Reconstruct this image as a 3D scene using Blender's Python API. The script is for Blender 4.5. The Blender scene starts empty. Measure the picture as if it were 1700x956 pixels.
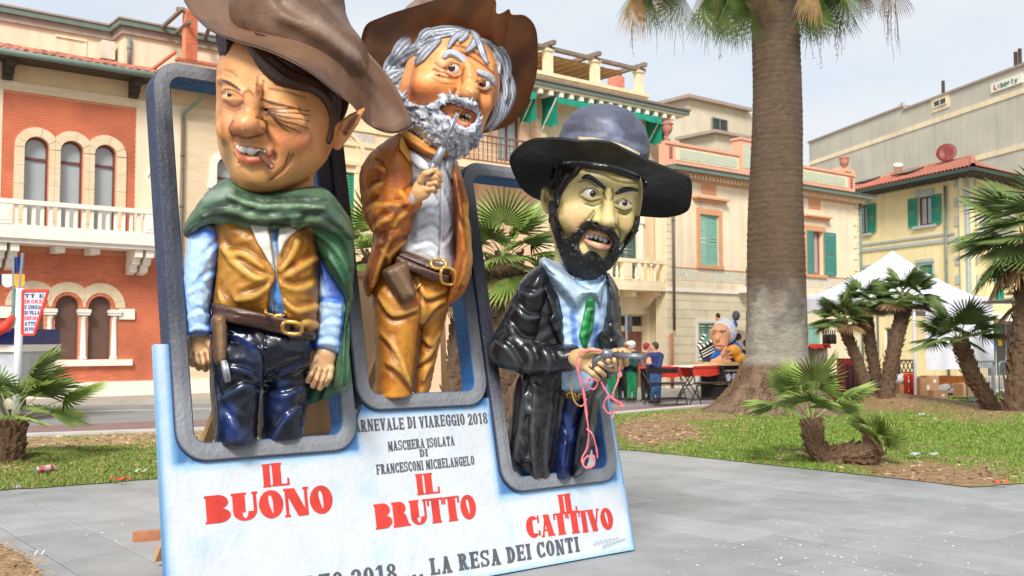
import bpy, bmesh, math, random
import numpy as np
from mathutils import Vector, Matrix, Euler
from mathutils.geometry import tessellate_polygon
random.seed(7); rng = np.random.default_rng(7)
sc = bpy.context.scene
COL = sc.collection
# ------------------------------------------------------------------ camera, sky, sun, exposure
FPX, CAMH = 1680.0, 1.75                       # focal length in photo pixels, eye height in metres
PITCH = math.atan(87/FPX); CP, SP = math.cos(PITCH), math.sin(PITCH)
cam = bpy.data.objects.new("camera", bpy.data.cameras.new("camera")); COL.objects.link(cam)
cam.location = (0, 0, CAMH); cam.rotation_euler = (math.pi/2 + PITCH, 0, 0)
cam.data.sensor_width = 36; cam.data.lens = 36*FPX/1700; cam.data.clip_end = 3000
cam.data.dof.use_dof = True; cam.data.dof.focus_distance = 7.6; cam.data.dof.aperture_fstop = 4.0
sc.camera = cam
SUN_EL, SUN_AZ = 42.0, -9.0                    # the sun is high behind the camera
world = bpy.data.worlds.new("World"); sc.world = world; world.use_nodes = True
def build_sky():
 nt = world.node_tree; N = nt.nodes; L = nt.links; N.clear()
 out = N.new('ShaderNodeOutputWorld'); bg = N.new('ShaderNodeBackground'); bg.inputs[1].default_value = 0.1
 sky = N.new('ShaderNodeTexSky'); sky.sky_type = 'NISHITA'; sky.sun_disc = False
 sky.sun_elevation = math.radians(SUN_EL); sky.sun_rotation = math.radians(180-SUN_AZ)
 tc = N.new('ShaderNodeTexCoord'); mp = N.new('ShaderNodeMapping'); mp.inputs['Scale'].default_value = (1.0, 1.0, 3.2)
 no = N.new('ShaderNodeTexNoise'); no.inputs['Scale'].default_value = 1.7; no.inputs['Detail'].default_value = 6; no.inputs['Roughness'].default_value = 0.5
 L.new(tc.outputs['Generated'], mp.inputs[0]); L.new(mp.outputs[0], no.inputs['Vector'])
 cr = N.new('ShaderNodeValToRGB'); cr.color_ramp.elements[0].position = .36; cr.color_ramp.elements[1].position = .62
 cr.color_ramp.elements[0].color = (.56, .56, .56, 1); cr.color_ramp.elements[1].color = (1, 1, 1, 1)
 L.new(no.outputs[0], cr.inputs[0])
 mx = N.new('ShaderNodeMixRGB'); mx.inputs[2].default_value = (5.2, 5.5, 5.8, 1)      # thin cloud, lit from above
 L.new(cr.outputs[0], mx.inputs[0]); L.new(sky.outputs[0], mx.inputs[1])
 L.new(mx.outputs[0], bg.inputs[0]); L.new(bg.outputs[0], out.inputs[0])
build_sky()
sun = bpy.data.objects.new("sun", bpy.data.lights.new("sun", 'SUN')); COL.objects.link(sun)
sun.data.energy = 2.5; sun.data.angle = math.radians(18); sun.data.color = (1, .965, .91)
_a, _e = math.radians(SUN_AZ), math.radians(SUN_EL)
# the sun stands behind the camera: direction towards the sun
SUNDIR = Vector((math.sin(_a)*math.cos(_e), -math.cos(_a)*math.cos(_e), math.sin(_e)))
sun.rotation_euler = SUNDIR.to_track_quat('Z', 'Y').to_euler()
sc.view_settings.view_transform = 'Standard'; sc.view_settings.look = 'None'
sc.view_settings.exposure = 0.70; sc.view_settings.gamma = 1
sc.cycles.max_bounces = 6; sc.cycles.diffuse_bounces = 3; sc.cycles.transparent_max_bounces = 4
# ------------------------------------------------------------------ measuring: photo pixels to places in the world
C0 = np.array([0, 0, CAMH])
def ray(px, py):
 a = (px-850)/FPX; b = (478-py)/FPX
 return np.array([a, CP-b*SP, SP+b*CP])
def P(px, py, D): return C0 + D*ray(px, py)
def G(px, py, z=0.0):
 r = ray(px, py); return C0 + r*((z-CAMH)/r[2])
_d = np.array([2100, FPX]); _d = _d/np.linalg.norm(_d)
D1 = np.array([_d[0], _d[1], 0]); D2 = np.array([-_d[1], _d[0], 0]); ZUP = np.array([0, 0, 1.0])
# ------------------------------------------------------------------ naming
def tag(o, label=None, cat=None, group=None, kind=None):
 if label: o['label'] = label
 if cat: o['category'] = cat
 if group: o['group'] = group
 if kind: o['kind'] = kind
 return o
def thing(name, loc, label, cat, group=None):
 o = bpy.data.objects.new(name, None); COL.objects.link(o); o.location = tuple(loc); o.empty_display_size = .2
 return tag(o, label, cat, group)
def wloc(o):
 v = Vector(o.location)
 while o.parent: o = o.parent; v = v + Vector(o.location)
 return v
def copy_tree(o, parent=None):
 c = o.copy(); COL.objects.link(c)
 if parent is not None: c.parent = parent
 for ch in list(o.children): copy_tree(ch, c)
 return c
# ------------------------------------------------------------------ materials
_M = {}
def mat(name, col, rough=.6, var=.12, scale=6., bump=.0, bscale=40., metal=0., spec=.5, attr=False, col2=None, dirt=0., coat=0., rnd=0., stretch=None, objspace=False, detail=4., trans=None, streak=0.):
 if name in _M: return _M[name]
 m = bpy.data.materials.new(name); m.use_nodes = True; _M[name] = m
 nt = m.node_tree; N = nt.nodes; L = nt.links; b = N['Principled BSDF']
 b.inputs['Roughness'].default_value = rough; b.inputs['Metallic'].default_value = metal
 b.inputs['Specular IOR Level'].default_value = spec; b.inputs['Coat Weight'].default_value = coat; b.inputs['Coat Roughness'].default_value = .15
 if objspace: vec = N.new('ShaderNodeTexCoord').outputs['Object']
 else: vec = N.new('ShaderNodeNewGeometry').outputs['Position']
 if stretch:
  mp = N.new('ShaderNodeMapping'); mp.inputs['Scale'].default_value = stretch; L.new(vec, mp.inputs[0]); vec = mp.outputs[0]
 no = N.new('ShaderNodeTexNoise'); no.inputs['Scale'].default_value = scale; no.inputs['Detail'].default_value = detail; L.new(vec, no.inputs['Vector'])
 mx = N.new('ShaderNodeMixRGB'); mx.blend_type = 'MIX'
 mr = N.new('ShaderNodeMapRange'); mr.inputs[1].default_value = .32; mr.inputs[2].default_value = .68; L.new(no.outputs[0], mr.inputs[0]); L.new(mr.outputs[0], mx.inputs[0])
 def sc3(c, f): return (min(c[0]*f, 1), min(c[1]*f, 1), min(c[2]*f, 1), 1)
 if attr:
  at = N.new('ShaderNodeAttribute'); at.attribute_name = 'Col'
  lo = N.new('ShaderNodeMixRGB'); lo.blend_type = 'MULTIPLY'; lo.inputs[0].default_value = 1; lo.inputs[2].default_value = sc3((1, 1, 1), 1-var); L.new(at.outputs['Color'], lo.inputs[1])
  hi = N.new('ShaderNodeMixRGB'); hi.blend_type = 'MULTIPLY'; hi.inputs[0].default_value = 1; f = 1+var; hi.inputs[2].default_value = (f, f, f, 1); L.new(at.outputs['Color'], hi.inputs[1])
  L.new(lo.outputs[0], mx.inputs[1]); L.new(hi.outputs[0], mx.inputs[2])
 else:
  mx.inputs[1].default_value = sc3(col, 1-var); mx.inputs[2].default_value = (*col2, 1) if col2 else sc3(col, 1+var)
 cur = mx.outputs[0]
 if rnd:
  oi = N.new('ShaderNodeObjectInfo'); r2 = N.new('ShaderNodeMapRange'); r2.inputs[3].default_value = 1-rnd; r2.inputs[4].default_value = 1+rnd; L.new(oi.outputs['Random'], r2.inputs[0])
  hs = N.new('ShaderNodeMixRGB'); hs.blend_type = 'MULTIPLY'; hs.inputs[0].default_value = 1; L.new(cur, hs.inputs[1]); L.new(r2.outputs[0], hs.inputs[2]); cur = hs.outputs[0]
 if dirt:
  n2 = N.new('ShaderNodeTexNoise'); n2.inputs['Scale'].default_value = scale*.23; n2.inputs['Detail'].default_value = 7; n2.inputs['Roughness'].default_value = .65; L.new(vec, n2.inputs['Vector'])
  r3 = N.new('ShaderNodeMapRange'); r3.inputs[1].default_value = .45; r3.inputs[2].default_value = .75; r3.inputs[4].default_value = dirt; L.new(n2.outputs[0], r3.inputs[0])
  dm = N.new('ShaderNodeMixRGB'); dm.blend_type = 'MULTIPLY'; dm.inputs[2].default_value = (.45, .42, .38, 1); L.new(r3.outputs[0], dm.inputs[0]); L.new(cur, dm.inputs[1]); cur = dm.outputs[0]
 if streak:                                  # rain streaks and damp patches
  m2 = N.new('ShaderNodeMapping'); m2.inputs['Scale'].default_value = (2.2, 2.2, .16); L.new(N.new('ShaderNodeNewGeometry').outputs['Position'], m2.inputs[0])
  n5 = N.new('ShaderNodeTexNoise'); n5.inputs['Scale'].default_value = 1.3; n5.inputs['Detail'].default_value = 6; L.new(m2.outputs[0], n5.inputs['Vector'])
  r5 = N.new('ShaderNodeMapRange'); r5.inputs[1].default_value = .47; r5.inputs[2].default_value = .72; r5.inputs[4].default_value = streak; L.new(n5.outputs[0], r5.inputs[0])
  sm = N.new('ShaderNodeMixRGB'); sm.blend_type = 'MULTIPLY'; sm.inputs[2].default_value = (.62, .58, .52, 1); L.new(r5.outputs[0], sm.inputs[0]); L.new(cur, sm.inputs[1]); cur = sm.outputs[0]
 n6 = N.new('ShaderNodeTexNoise'); n6.inputs['Scale'].default_value = scale*1.7; n6.inputs['Detail'].default_value = 6; n6.inputs['Roughness'].default_value = .7; L.new(vec, n6.inputs['Vector'])
 r6 = N.new('ShaderNodeMapRange'); r6.inputs[1].default_value = .3; r6.inputs[2].default_value = .7; r6.inputs[3].default_value = max(rough-.13, .03); r6.inputs[4].default_value = min(rough+.17, 1); L.new(n6.outputs[0], r6.inputs[0]); L.new(r6.outputs[0], b.inputs['Roughness'])
 L.new(cur, b.inputs['Base Color'])
 if bump:
  n3 = N.new('ShaderNodeTexNoise'); n3.inputs['Scale'].default_value = bscale; n3.inputs['Detail'].default_value = 5; L.new(vec, n3.inputs['Vector'])
  bp = N.new('ShaderNodeBump'); bp.inputs['Strength'].default_value = bump; bp.inputs['Distance'].default_value = .02; L.new(n3.outputs[0], bp.inputs['Height']); L.new(bp.outputs[0], b.inputs['Normal'])
 if trans:
  b.inputs['Subsurface Weight'].default_value = trans; b.inputs['Subsurface Radius'].default_value = (.02, .02, .01)
 return m
def lin(r, g, b):                               # display 0..255 to linear
 f = lambda c: (c/255/12.92) if c/255 <= .04045 else ((c/255+.055)/1.055)**2.4
 return (f(r), f(g), f(b))
# ------------------------------------------------------------------ mesh builder
class MB:
 def __init__(s): s.v = []; s.f = []; s.mi = []; s.cm = 0
 def add(s, vs, fs):
  o = len(s.v); s.v.extend([tuple(map(float, q)) for q in vs]); s.f.extend([tuple(i+o for i in f) for f in fs]); s.mi.extend([s.cm]*len(fs)); return s
 def box6(s, p):                             # eight corners: bottom four ccw, top four ccw
  return s.add(p, [(3,2,1,0),(4,5,6,7),(0,1,5,4),(1,2,6,5),(2,3,7,6),(3,0,4,7)])
 def box(s, c, size, X=(1,0,0), Y=(0,1,0), Z=(0,0,1)):
  c = np.array(c); X = np.array(X)*size[0]/2; Y = np.array(Y)*size[1]/2; Z = np.array(Z)*size[2]/2
  return s.box6([c-X-Y-Z, c+X-Y-Z, c+X+Y-Z, c-X+Y-Z, c-X-Y+Z, c+X-Y+Z, c+X+Y+Z, c-X+Y+Z])
 def bar(s, a, b, w, h=None, up=(0,0,1)):    # square bar from a to b
  a = np.array(a, float); b = np.array(b, float); d = b-a; l = np.linalg.norm(d); d = d/l
  up = np.array(up, float)
  if abs(d@up) > .99: up = np.array([1., 0, 0])
  x = np.cross(d, up); x /= np.linalg.norm(x); y = np.cross(x, d)
  return s.box((a+b)/2, (w, h or w, l), x, y, d)
 def tube(s, pts, r, n=8, caps=True):
  pts = [np.array(p, float) for p in pts]; rs = r if hasattr(r, '__len__') else [r]*len(pts); o = len(s.v); ref = None
  for i, p in enumerate(pts):
   d = pts[min(i+1, len(pts)-1)]-pts[max(i-1, 0)]; d = d/(np.linalg.norm(d)+1e-9)
   if ref is None:
    ref = np.array([0, 0, 1.]) if abs(d[2]) < .9 else np.array([1., 0, 0])
   x = np.cross(d, ref); x /= (np.linalg.norm(x)+1e-9); y = np.cross(d, x); ref = -np.cross(d, x) if False else np.cross(x, d)
   for k in range(n):
    t = 2*math.pi*k/n; s.v.append(tuple(p+rs[i]*(math.cos(t)*x+math.sin(t)*y)))
  for i in range(len(pts)-1):
   for k in range(n):
    a = o+i*n+k; b = o+i*n+(k+1) % n; s.f.append((a, a+n, b+n, b)); s.mi.append(s.cm)
  if caps:
   s.f.append(tuple(o+k for k in range(n))); s.mi.append(s.cm)
   s.f.append(tuple(o+(len(pts)-1)*n+k for k in reversed(range(n)))); s.mi.append(s.cm)
  return s
 def lathe(s, c, prof, n=12, X=(1,0,0), Y=(0,1,0), Z=(0,0,1)):
  c = np.array(c, float); X, Y, Z = map(np.array, (X, Y, Z)); o = len(s.v)
  for r, z in prof:
   for k in range(n):
    t = 2*math.pi*k/n; s.v.append(tuple(c+Z*z+r*(math.cos(t)*X+math.sin(t)*Y)))
  for i in range(len(prof)-1):
   for k in range(n):
    a = o+i*n+k; b = o+i*n+(k+1) % n; s.f.append((a, b, b+n, a+n)); s.mi.append(s.cm)
  s.f.append(tuple(o+k for k in reversed(range(n)))); s.mi.append(s.cm)
  s.f.append(tuple(o+(len(prof)-1)*n+k for k in range(n))); s.mi.append(s.cm)
  return s
 def sphere(s, c, r, n=10, m=7):
  r = r if hasattr(r, '__len__') else (r, r, r)
  return s.loft([[np.array(c)+np.array([r[0]*math.sin(math.pi*(i+.02)/(m-.96))*math.cos(2*math.pi*k/n), r[1]*math.sin(math.pi*(i+.02)/(m-.96))*math.sin(2*math.pi*k/n), -r[2]*math.cos(math.pi*(i+.02)/(m-.96))]) for k in range(n)] for i in range(m)], True)
 def loft(s, rings, caps=False, closed=True):
  o = len(s.v); n = len(rings[0])
  for r in rings: s.v.extend([tuple(map(float, q)) for q in r])
  for i in range(len(rings)-1):
   for k in range(n if closed else n-1):
    a = o+i*n+k; b = o+i*n+(k+1) % n; s.f.append((a, b, b+n, a+n)); s.mi.append(s.cm)
  if caps:
   s.f.append(tuple(o+k for k in reversed(range(n)))); s.mi.append(s.cm)
   s.f.append(tuple(o+(len(rings)-1)*n+k for k in range(n))); s.mi.append(s.cm)
  return s
 def poly(s, outline, fn, d0, d1, holes=()):  # prism of a 2D outline (with holes): fn(u, v, d) -> point
  loops = [list(outline)]+[list(h) for h in holes]
  def area(l): return sum(l[i][0]*l[(i+1) % len(l)][1]-l[(i+1) % len(l)][0]*l[i][1] for i in range(len(l)))
  if area(loops[0]) < 0: loops[0].reverse()
  for h in loops[1:]:
   if area(h) > 0: h.reverse()
  flat = [q for l in loops for q in l]
  tris = tessellate_polygon([[Vector((q[0], q[1], 0)) for q in l] for l in loops])
  o = len(s.v); n = len(flat)
  s.v.extend([tuple(map(float, fn(q[0], q[1], d1))) for q in flat])
  for t in tris:
   a, b, c = [flat[i] for i in t]
   cw = (b[0]-a[0])*(c[1]-a[1])-(c[0]-a[0])*(b[1]-a[1]) < 0
   s.f.append(tuple(o+i for i in (t[::-1] if cw else t))); s.mi.append(s.cm)
  if d0 is not None:
   s.v.extend([tuple(map(float, fn(q[0], q[1], d0))) for q in flat])
   for t in tris:
    a, b, c = [flat[i] for i in t]
    cw = (b[0]-a[0])*(c[1]-a[1])-(c[0]-a[0])*(b[1]-a[1]) < 0
    s.f.append(tuple(o+n+i for i in (t if cw else t[::-1]))); s.mi.append(s.cm)
   k = 0
   for l in loops:
    for i in range(len(l)):
     a = o+k+i; b = o+k+(i+1) % len(l); s.f.append((a+n, b+n, b, a)); s.mi.append(s.cm)
    k += len(l)
  return s
 def build(s, name, mats, parent=None, smooth=False, label=None, cat=None, group=None, kind=None, base=None):
  me = bpy.data.meshes.new(name)
  off = np.array(wloc(parent)) if parent is not None else (np.array(base, float) if base is not None else np.zeros(3))
  V = np.array(s.v, float)-off
  me.from_pydata(V.tolist(), [], s.f)
  for m in (mats if isinstance(mats, (list, tuple)) else [mats]): me.materials.append(m)
  if len(me.materials) > 1: me.polygons.foreach_set('material_index', s.mi)
  if smooth: me.polygons.foreach_set('use_smooth', [True]*len(me.polygons))
  me.update()
  o = bpy.data.objects.new(name, me); COL.objects.link(o)
  if parent is not None: o.parent = parent
  elif base is not None: o.location = tuple(base)
  return tag(o, label, cat, group, kind)
def inst(src_mesh, name, loc, parent=None, rot=None, scale=None):   # a piece that shares its mesh
 o = bpy.data.objects.new(name, src_mesh); COL.objects.link(o)
 if parent is not None: o.parent = parent; o.location = Vector(tuple(loc))-wloc(parent)
 else: o.location = tuple(loc)
 if rot is not None: o.rotation_euler = rot
 if scale is not None: o.scale = scale
 return o
def mesh_only(mb, mats, smooth=False):
 o = mb.build("piece", mats, smooth=smooth); me = o.data; bpy.data.objects.remove(o); return me
def rrect(u0, u1, v0, v1, r, n=7):
 pts = []
 for cx, cy, a0 in ((u1-r, v1-r, 0), (u0+r, v1-r, 90), (u0+r, v0+r, 180), (u1-r, v0+r, 270)):
  for k in range(n+1):
   a = math.radians(a0+90*k/n); pts.append((cx+r*math.cos(a), cy+r*math.sin(a)))
 return pts
class Facade:                                   # an upright plane with its own coordinates: u along, z up, o outwards
 def __init__(s, A, d):
  s.A = np.array([A[0], A[1], 0.]); s.d = np.array([d[0], d[1], 0.]); s.d /= np.linalg.norm(s.d); s.n = np.array([s.d[1], -s.d[0], 0.])
  s.rz = math.atan2(s.d[1], s.d[0])
 def uz(s, px, py, o=0.):
  r = ray(px, py); t = ((s.A+s.n*o-C0)@s.n)/(r@s.n); q = C0+r*t-s.A; return float(q@s.d), float(q[2])
 def pt(s, u, z, o=0.): return s.A+s.d*u+s.n*o+np.array([0, 0, z])
 def box(s, mb, u0, u1, z0, z1, o0, o1):
  return mb.box6([s.pt(u0,z0,o1), s.pt(u1,z0,o1), s.pt(u1,z0,o0), s.pt(u0,z0,o0), s.pt(u0,z1,o1), s.pt(u1,z1,o1), s.pt(u1,z1,o0), s.pt(u0,z1,o0)])
 def poly(s, mb, outline, o0, o1, holes=()):
  return mb.poly(outline, lambda u, z, o: s.pt(u, z, o), o0, o1, holes)
def arch(u0, u1, z0, z1, n=12):                 # opening with a round head, ccw
 r = (u1-u0)/2; c = (u0+u1)/2; zs = z1-r
 return [(u0, z0), (u1, z0)]+[(c+r*math.cos(math.pi*k/n), zs+r*math.sin(math.pi*k/n)) for k in range(n+1)]
def rect(u0, u1, z0, z1): return [(u0, z0), (u1, z0), (u1, z1), (u0, z1)]
# ------------------------------------------------------------------ ground, street, plaza, lawn
def vnoise(x, y, sc_=1.0, seed=0, oct_=4):      # value noise, 0..1
 x = np.asarray(x, float)*sc_; y = np.asarray(y, float)*sc_; tot = 0; amp = 1; s = 0
 for o in range(oct_):
  xi = np.floor(x).astype(int); yi = np.floor(y).astype(int); fx = x-xi; fy = y-yi
  fx = fx*fx*(3-2*fx); fy = fy*fy*(3-2*fy)
  def h(a, b):
   n = (a*374761393+b*668265263+seed*1442695+o*97531) & 0x7fffffff
   n = ((n ^ (n >> 13))*1274126177) & 0x7fffffff
   return ((n ^ (n >> 16)) & 0xffff)/65535.
  v = (h(xi, yi)*(1-fx)+h(xi+1, yi)*fx)*(1-fy)+(h(xi, yi+1)*(1-fx)+h(xi+1, yi+1)*fx)*fy
  tot = tot+v*amp; s += amp; amp *= .5; x = x*2.03+11; y = y*2.03+7
 return tot/s
m_asph = mat('asphalt', (.27, .265, .255), .9, .1, 3, .3, 120, dirt=.35)
m_cycle = mat('cycle_path_red', (.27, .17, .15), .9, .12, 3, .3, 120, dirt=.3)
m_curb = mat('kerb_stone', (.55, .52, .47), .8, .1, 4, .2, 60)
m_side = mat('sidewalk', (.42, .37, .31), .85, .12, 2, .2, 60, dirt=.3)
m_soil = mat('soil', (.23, .17, .115), .95, .3, 9, .8, 30, attr=True)
m_joint = mat('slab_joint', (.17, .16, .145), .95, .2, 8)
m_slab = mat('slab', (.36, .365, .365), .42, .1, 2.2, .12, 60, dirt=.35, rnd=.1)
m_ground = mat('ground_earth', (.3, .27, .23), .95, .2, .3)
MB().add([(-900,-300,-.06),(900,-300,-.06),(900,1500,-.06),(-900,1500,-.06)], [(0,1,2,3)]).build('ground', m_ground, kind='structure')
def strip(name, top, bot, m, z, kind='structure', thick=None):   # band of ground between two measured edges
 mb = MB(); T = [G(*p)[:2] for p in top]; B = [G(*p)[:2] for p in bot]; n = len(T)
 vs = [(x, y, z) for x, y in T]+[(x, y, z) for x, y in B]; fs = [(i, i+n, i+n+1, i+1) for i in range(n-1)]
 if thick:
  vs += [(x, y, z-thick) for x, y, z in vs]; k = 2*n
  fs += [(i+k, i, i+1, i+1+k) for i in range(n-1)]+[(i+n, i+n+k, i+n+1+k, i+n+1) for i in range(n-1)]+[(0, k, n+k, n), (n-1, 2*n-1, 2*n-1+k, n-1+k)]
 return mb.add(vs, fs).build(name, m, kind=kind)
xs = [-420, 0, 262, 640, 1018, 1181, 1330, 1500, 1900]
e_build = [(x, y) for x, y in zip(xs, [652, 646, 642, 640, 638, 636, 634, 632, 628])]
e_side = [(x, y) for x, y in zip(xs, [678, 673, 670, 664, 657, 652, 648, 642, 630])]
e_side2 = [(x, y+1.2) for x, y in e_side]
e_cyc = [(x, y) for x, y in zip(xs, [720, 708, 698, 687, 676, 667, 659, 650, 636])]
e_curb = [(x, y) for x, y in zip(xs, [738, 724.5, 715.5, 702, 687, 672.5, 663, 654, 640])]
e_curb2 = [(x, y+2.6) for x, y in e_curb]
strip('sidewalk', e_build, e_side, m_side, .10, thick=.16)
strip('road', e_side, e_cyc, m_asph, -.02)
strip('cycle_path', e_cyc, e_curb, m_cycle, -.012)
strip('kerb', e_curb, e_curb2, m_curb, .05, thick=.12)
# centre line and lane edge on the road
strip('road_marking', [(x, y+.30*(y2-y)) for (x, y), (_, y2) in zip(e_side, e_cyc)], [(x, y+.34*(y2-y)) for (x, y), (_, y2) in zip(e_side, e_cyc)], mat('road_paint', (.6, .58, .54), .8, .2, 10), -.016)
# lawn: a sheet between the kerb and the plaza's edge
pave_edge = [(-420, 868), (0, 815), (262, 795), (640, 771), (1000, 745), (1060, 749), (1358, 781), (1540, 801), (1612, 810), (1700, 802), (1900, 788)]
def edge_y(px): return np.interp(px, [p[0] for p in pave_edge], [p[1] for p in pave_edge])
def curb_y(px): return np.interp(px, [p[0] for p in e_curb2], [p[1] for p in e_curb2])
def green(px, py, X, Y):                        # how much grass grows here (0 soil .. 1 turf)
 n = vnoise(X, Y, .9, 3); n2 = vnoise(X, Y, 3.5, 5)
 ey = edge_y(px); cy = curb_y(px); t = (py-cy)/(ey-cy)
 left = np.clip(.35+1.25*(t-.42)+1.1*(n-.5)+.5*(n2-.5), 0, 1)
 right = np.clip(.92+1.9*(n-.5)+.8*(n2-.5), 0, 1)
 bare = np.exp(-((px-1075)/95)**2)*np.exp(-((t-.55)/.5)**2)*1.2+np.exp(-((px-1560)/130)**2)*np.exp(-((t-.93)/.14)**2)*1.5
 bare = bare+np.exp(-((px-1270)/130)**2)*np.exp(-((t-.05)/.22)**2)*1.3
 bare = bare+np.exp(-((px-1490)/90)**2-((py-672)/20)**2)+np.exp(-((px-1690)/110)**2-((py-688)/16)**2)*1.2
 w = np.clip((px-700)/300, 0, 1)
 return np.clip(left*(1-w)+right*w-bare, 0, 1)
def build_lawn():
 cols = np.arange(-400, 1890, 7.); R = 40; vs = []; pxy = []
 for px in cols:
  a = G(px, curb_y(px)+.3); b = G(px, edge_y(px)); b = b+D2*.10*(float(vnoise(b[0], b[1], 2.6, 44))-.62)*2
  for r in range(R+1):
   t = (r/R); q = a+(b-a)*t; vs.append(q)
 V = np.array(vs); n = len(cols)
 # pixel coordinates of each vertex for the grass mask
 def pix(V):
  dx = V[:, 0]; dy = V[:, 1]; dz = -CAMH+0*dx; w = dy*CP+dz*SP; h = -dy*SP+dz*CP
  return 850+FPX*dx/w, 478-FPX*h/w
 px, py = pix(V); g = green(px, py, V[:, 0], V[:, 1])
 edge = np.minimum(np.tile(np.linspace(0, 1, R+1), n), 1-np.tile(np.linspace(0, 1, R+1), n))
 V[:, 2] = .012+np.minimum(edge*3, 1)*(.045*vnoise(V[:, 0], V[:, 1], 1.4, 9)+.03)
 # soil heaped round the palms
 for mx, my, rad, hh in MOUNDS:
  d2 = (V[:, 0]-mx)**2+(V[:, 1]-my)**2; V[:, 2] += hh*np.exp(-d2/rad**2)*np.minimum(edge*6, 1)
 fs = [(i*(R+1)+r, i*(R+1)+r+1, (i+1)*(R+1)+r+1, (i+1)*(R+1)+r) for i in range(n-1) for r in range(R)]
 o = MB().add(V, fs).build('lawn', m_soil, smooth=True, kind='structure')
 c1 = np.array(lin(150, 118, 84)); c2 = np.array(lin(112, 132, 56)); dry = np.array(lin(186, 158, 112))
 k = vnoise(V[:, 0], V[:, 1], 5, 21)[:, None]; w = np.clip((700-px)/300, 0, 1)[:, None]
 soil = c1*(1-w*k)+dry*w*k
 c = soil*(1-g[:, None]*.92)+c2*g[:, None]*.92
 at = o.data.color_attributes.new('Col', 'FLOAT_COLOR', 'POINT')
 at.data.foreach_set('color', np.c_[c, np.ones(len(c))].astype(np.float32).ravel())
 # blades
 m = 330000; u = rng.random(m)*(len(cols)-2); t = rng.random(m)**.8
 i = u.astype(int); f = u-i; r = t*(R-.001); ri = r.astype(int); rf = r-ri
 idx = i*(R+1)+ri
 q = V[idx]*((1-f)*(1-rf))[:, None]+V[idx+R+1]*(f*(1-rf))[:, None]+V[idx+1]*((1-f)*rf)[:, None]+V[idx+R+2]*(f*rf)[:, None]
 px, py = pix(q); gg = green(px, py, q[:, 0], q[:, 1]); tuft = vnoise(q[:, 0], q[:, 1], 7, 33, 2)
 keep = (rng.random(m) < np.clip(gg*1.3-.05, 0, 1)*np.clip(tuft*2.4-.1, .4, 1)) & (q[:, 1] < 34) & (px > -60) & (px < 1760)
 q = q[keep]; gg = gg[keep]; tuft = tuft[keep]; nb = len(q)
 h = (.014+.026*rng.random(nb))*(.7+.6*tuft)*(.6+.7*gg); w = .004+.004*rng.random(nb)+.0009*(q[:, 1]-10).clip(0)
 a = rng.random(nb)*6.283; la = rng.random(nb)*6.283; lean = h*(.2+.7*rng.random(nb))
 side = np.c_[np.cos(a), np.sin(a), 0*a]*w[:, None]; ld = np.c_[np.cos(la), np.sin(la), 0*a]*lean[:, None]; up = np.c_[0*a, 0*a, h]
 VV = np.stack([q-side-up*.15, q+side-up*.15, q+side*.7+up*.6+ld*.4, q-side*.7+up*.6+ld*.4, q+up+ld], 1).reshape(-1, 3)
 b = np.arange(nb)*5
 me = bpy.data.meshes.new('grass'); loops = np.stack([b, b+1, b+2, b+3, b+3, b+2, b+4], 1).ravel()
 me.vertices.add(len(VV)); me.vertices.foreach_set('co', VV.ravel().astype(np.float32)); me.loops.add(len(loops)); me.loops.foreach_set('vertex_index', loops.astype(np.int32))
 me.polygons.add(nb*2); st = np.stack([np.arange(nb)*7, np.arange(nb)*7+4], 1).ravel(); me.polygons.foreach_set('loop_start', st.astype(np.int32)); me.polygons.foreach_set('loop_total', np.tile([4, 3], nb).astype(np.int32))
 me.update(calc_edges=True)
 ca = np.array(lin(98, 134, 40)); cb = np.array(lin(128, 152, 56)); cd = np.array(lin(160, 148, 92))
 rr = rng.random(nb)[:, None]; dryk = (rng.random(nb) < np.where(px[keep] < 700, .38, .12))[:, None]
 c = np.where(dryk, cd, ca*(1-rr)+cb*rr)
 at = me.color_attributes.new('Col', 'FLOAT_COLOR', 'POINT'); at.data.foreach_set('color', np.repeat(np.c_[c, np.ones(nb)], 5, 0).astype(np.float32).ravel())
 mg = mat('grass_blade', (1, 1, 1), .55, .12, 4, attr=True); me.materials.append(mg)
 o = bpy.data.objects.new('grass', me); COL.objects.link(o); tag(o, 'patchy short green grass growing on the bare brown lawn', 'grass', kind='stuff')
def chips():
 m = 9000; px = rng.uniform(-30, 1740, m); t = rng.random(m); ca, cb = curb_y(px)+2, edge_y(px)-1; py = ca+(cb-ca)*t; mb = MB(); r = random.Random(2); dg = bpy.data.objects['lawn']
 for x, y in zip(px, py):
  q = G(x, y); g_ = float(green(np.array([x]), np.array([y]), q[:1], q[1:2])[0])
  if r.random() < g_*.96: continue
  hit, co, _, _ = dg.ray_cast((q[0], q[1], 3), (0, 0, -1))
  if not hit: continue
  c = np.array(co); a = r.random()*6.28; l = r.uniform(.012, .045); w = l*r.uniform(.15, .5); X = np.array([math.cos(a), math.sin(a), r.uniform(-.3, .3)])*l; Y = np.array([-math.sin(a), math.cos(a), r.uniform(0, .5)])*w
  mb.cm = r.randint(0, 2); mb.add([c-X-Y*.5+ZUP*.006, c+X-Y*.5+ZUP*.008, c+X+Y+ZUP*.01, c-X+Y+ZUP*.012], [(0, 1, 2, 3)])
 o = mb.build('wood_chips', [mat('chip_%d' % i, lin(*k), .9) for i, k in enumerate(((176, 140, 104), (122, 90, 64), (206, 184, 150)))]); tag(o, 'brown bark chips and dry leaf scraps on the bare lawn soil', 'wood chips', kind='stuff')
MOUNDS = [(*G(1280, 690)[:2], 1.35, .24), (*G(1490, 676)[:2], 1.5, .30), (*G(1680, 700)[:2], 1.3, .16), (*G(1395, 768)[:2], .6, .06), (*G(0, 770)[:2], .6, .08)]
build_lawn(); chips()
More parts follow.
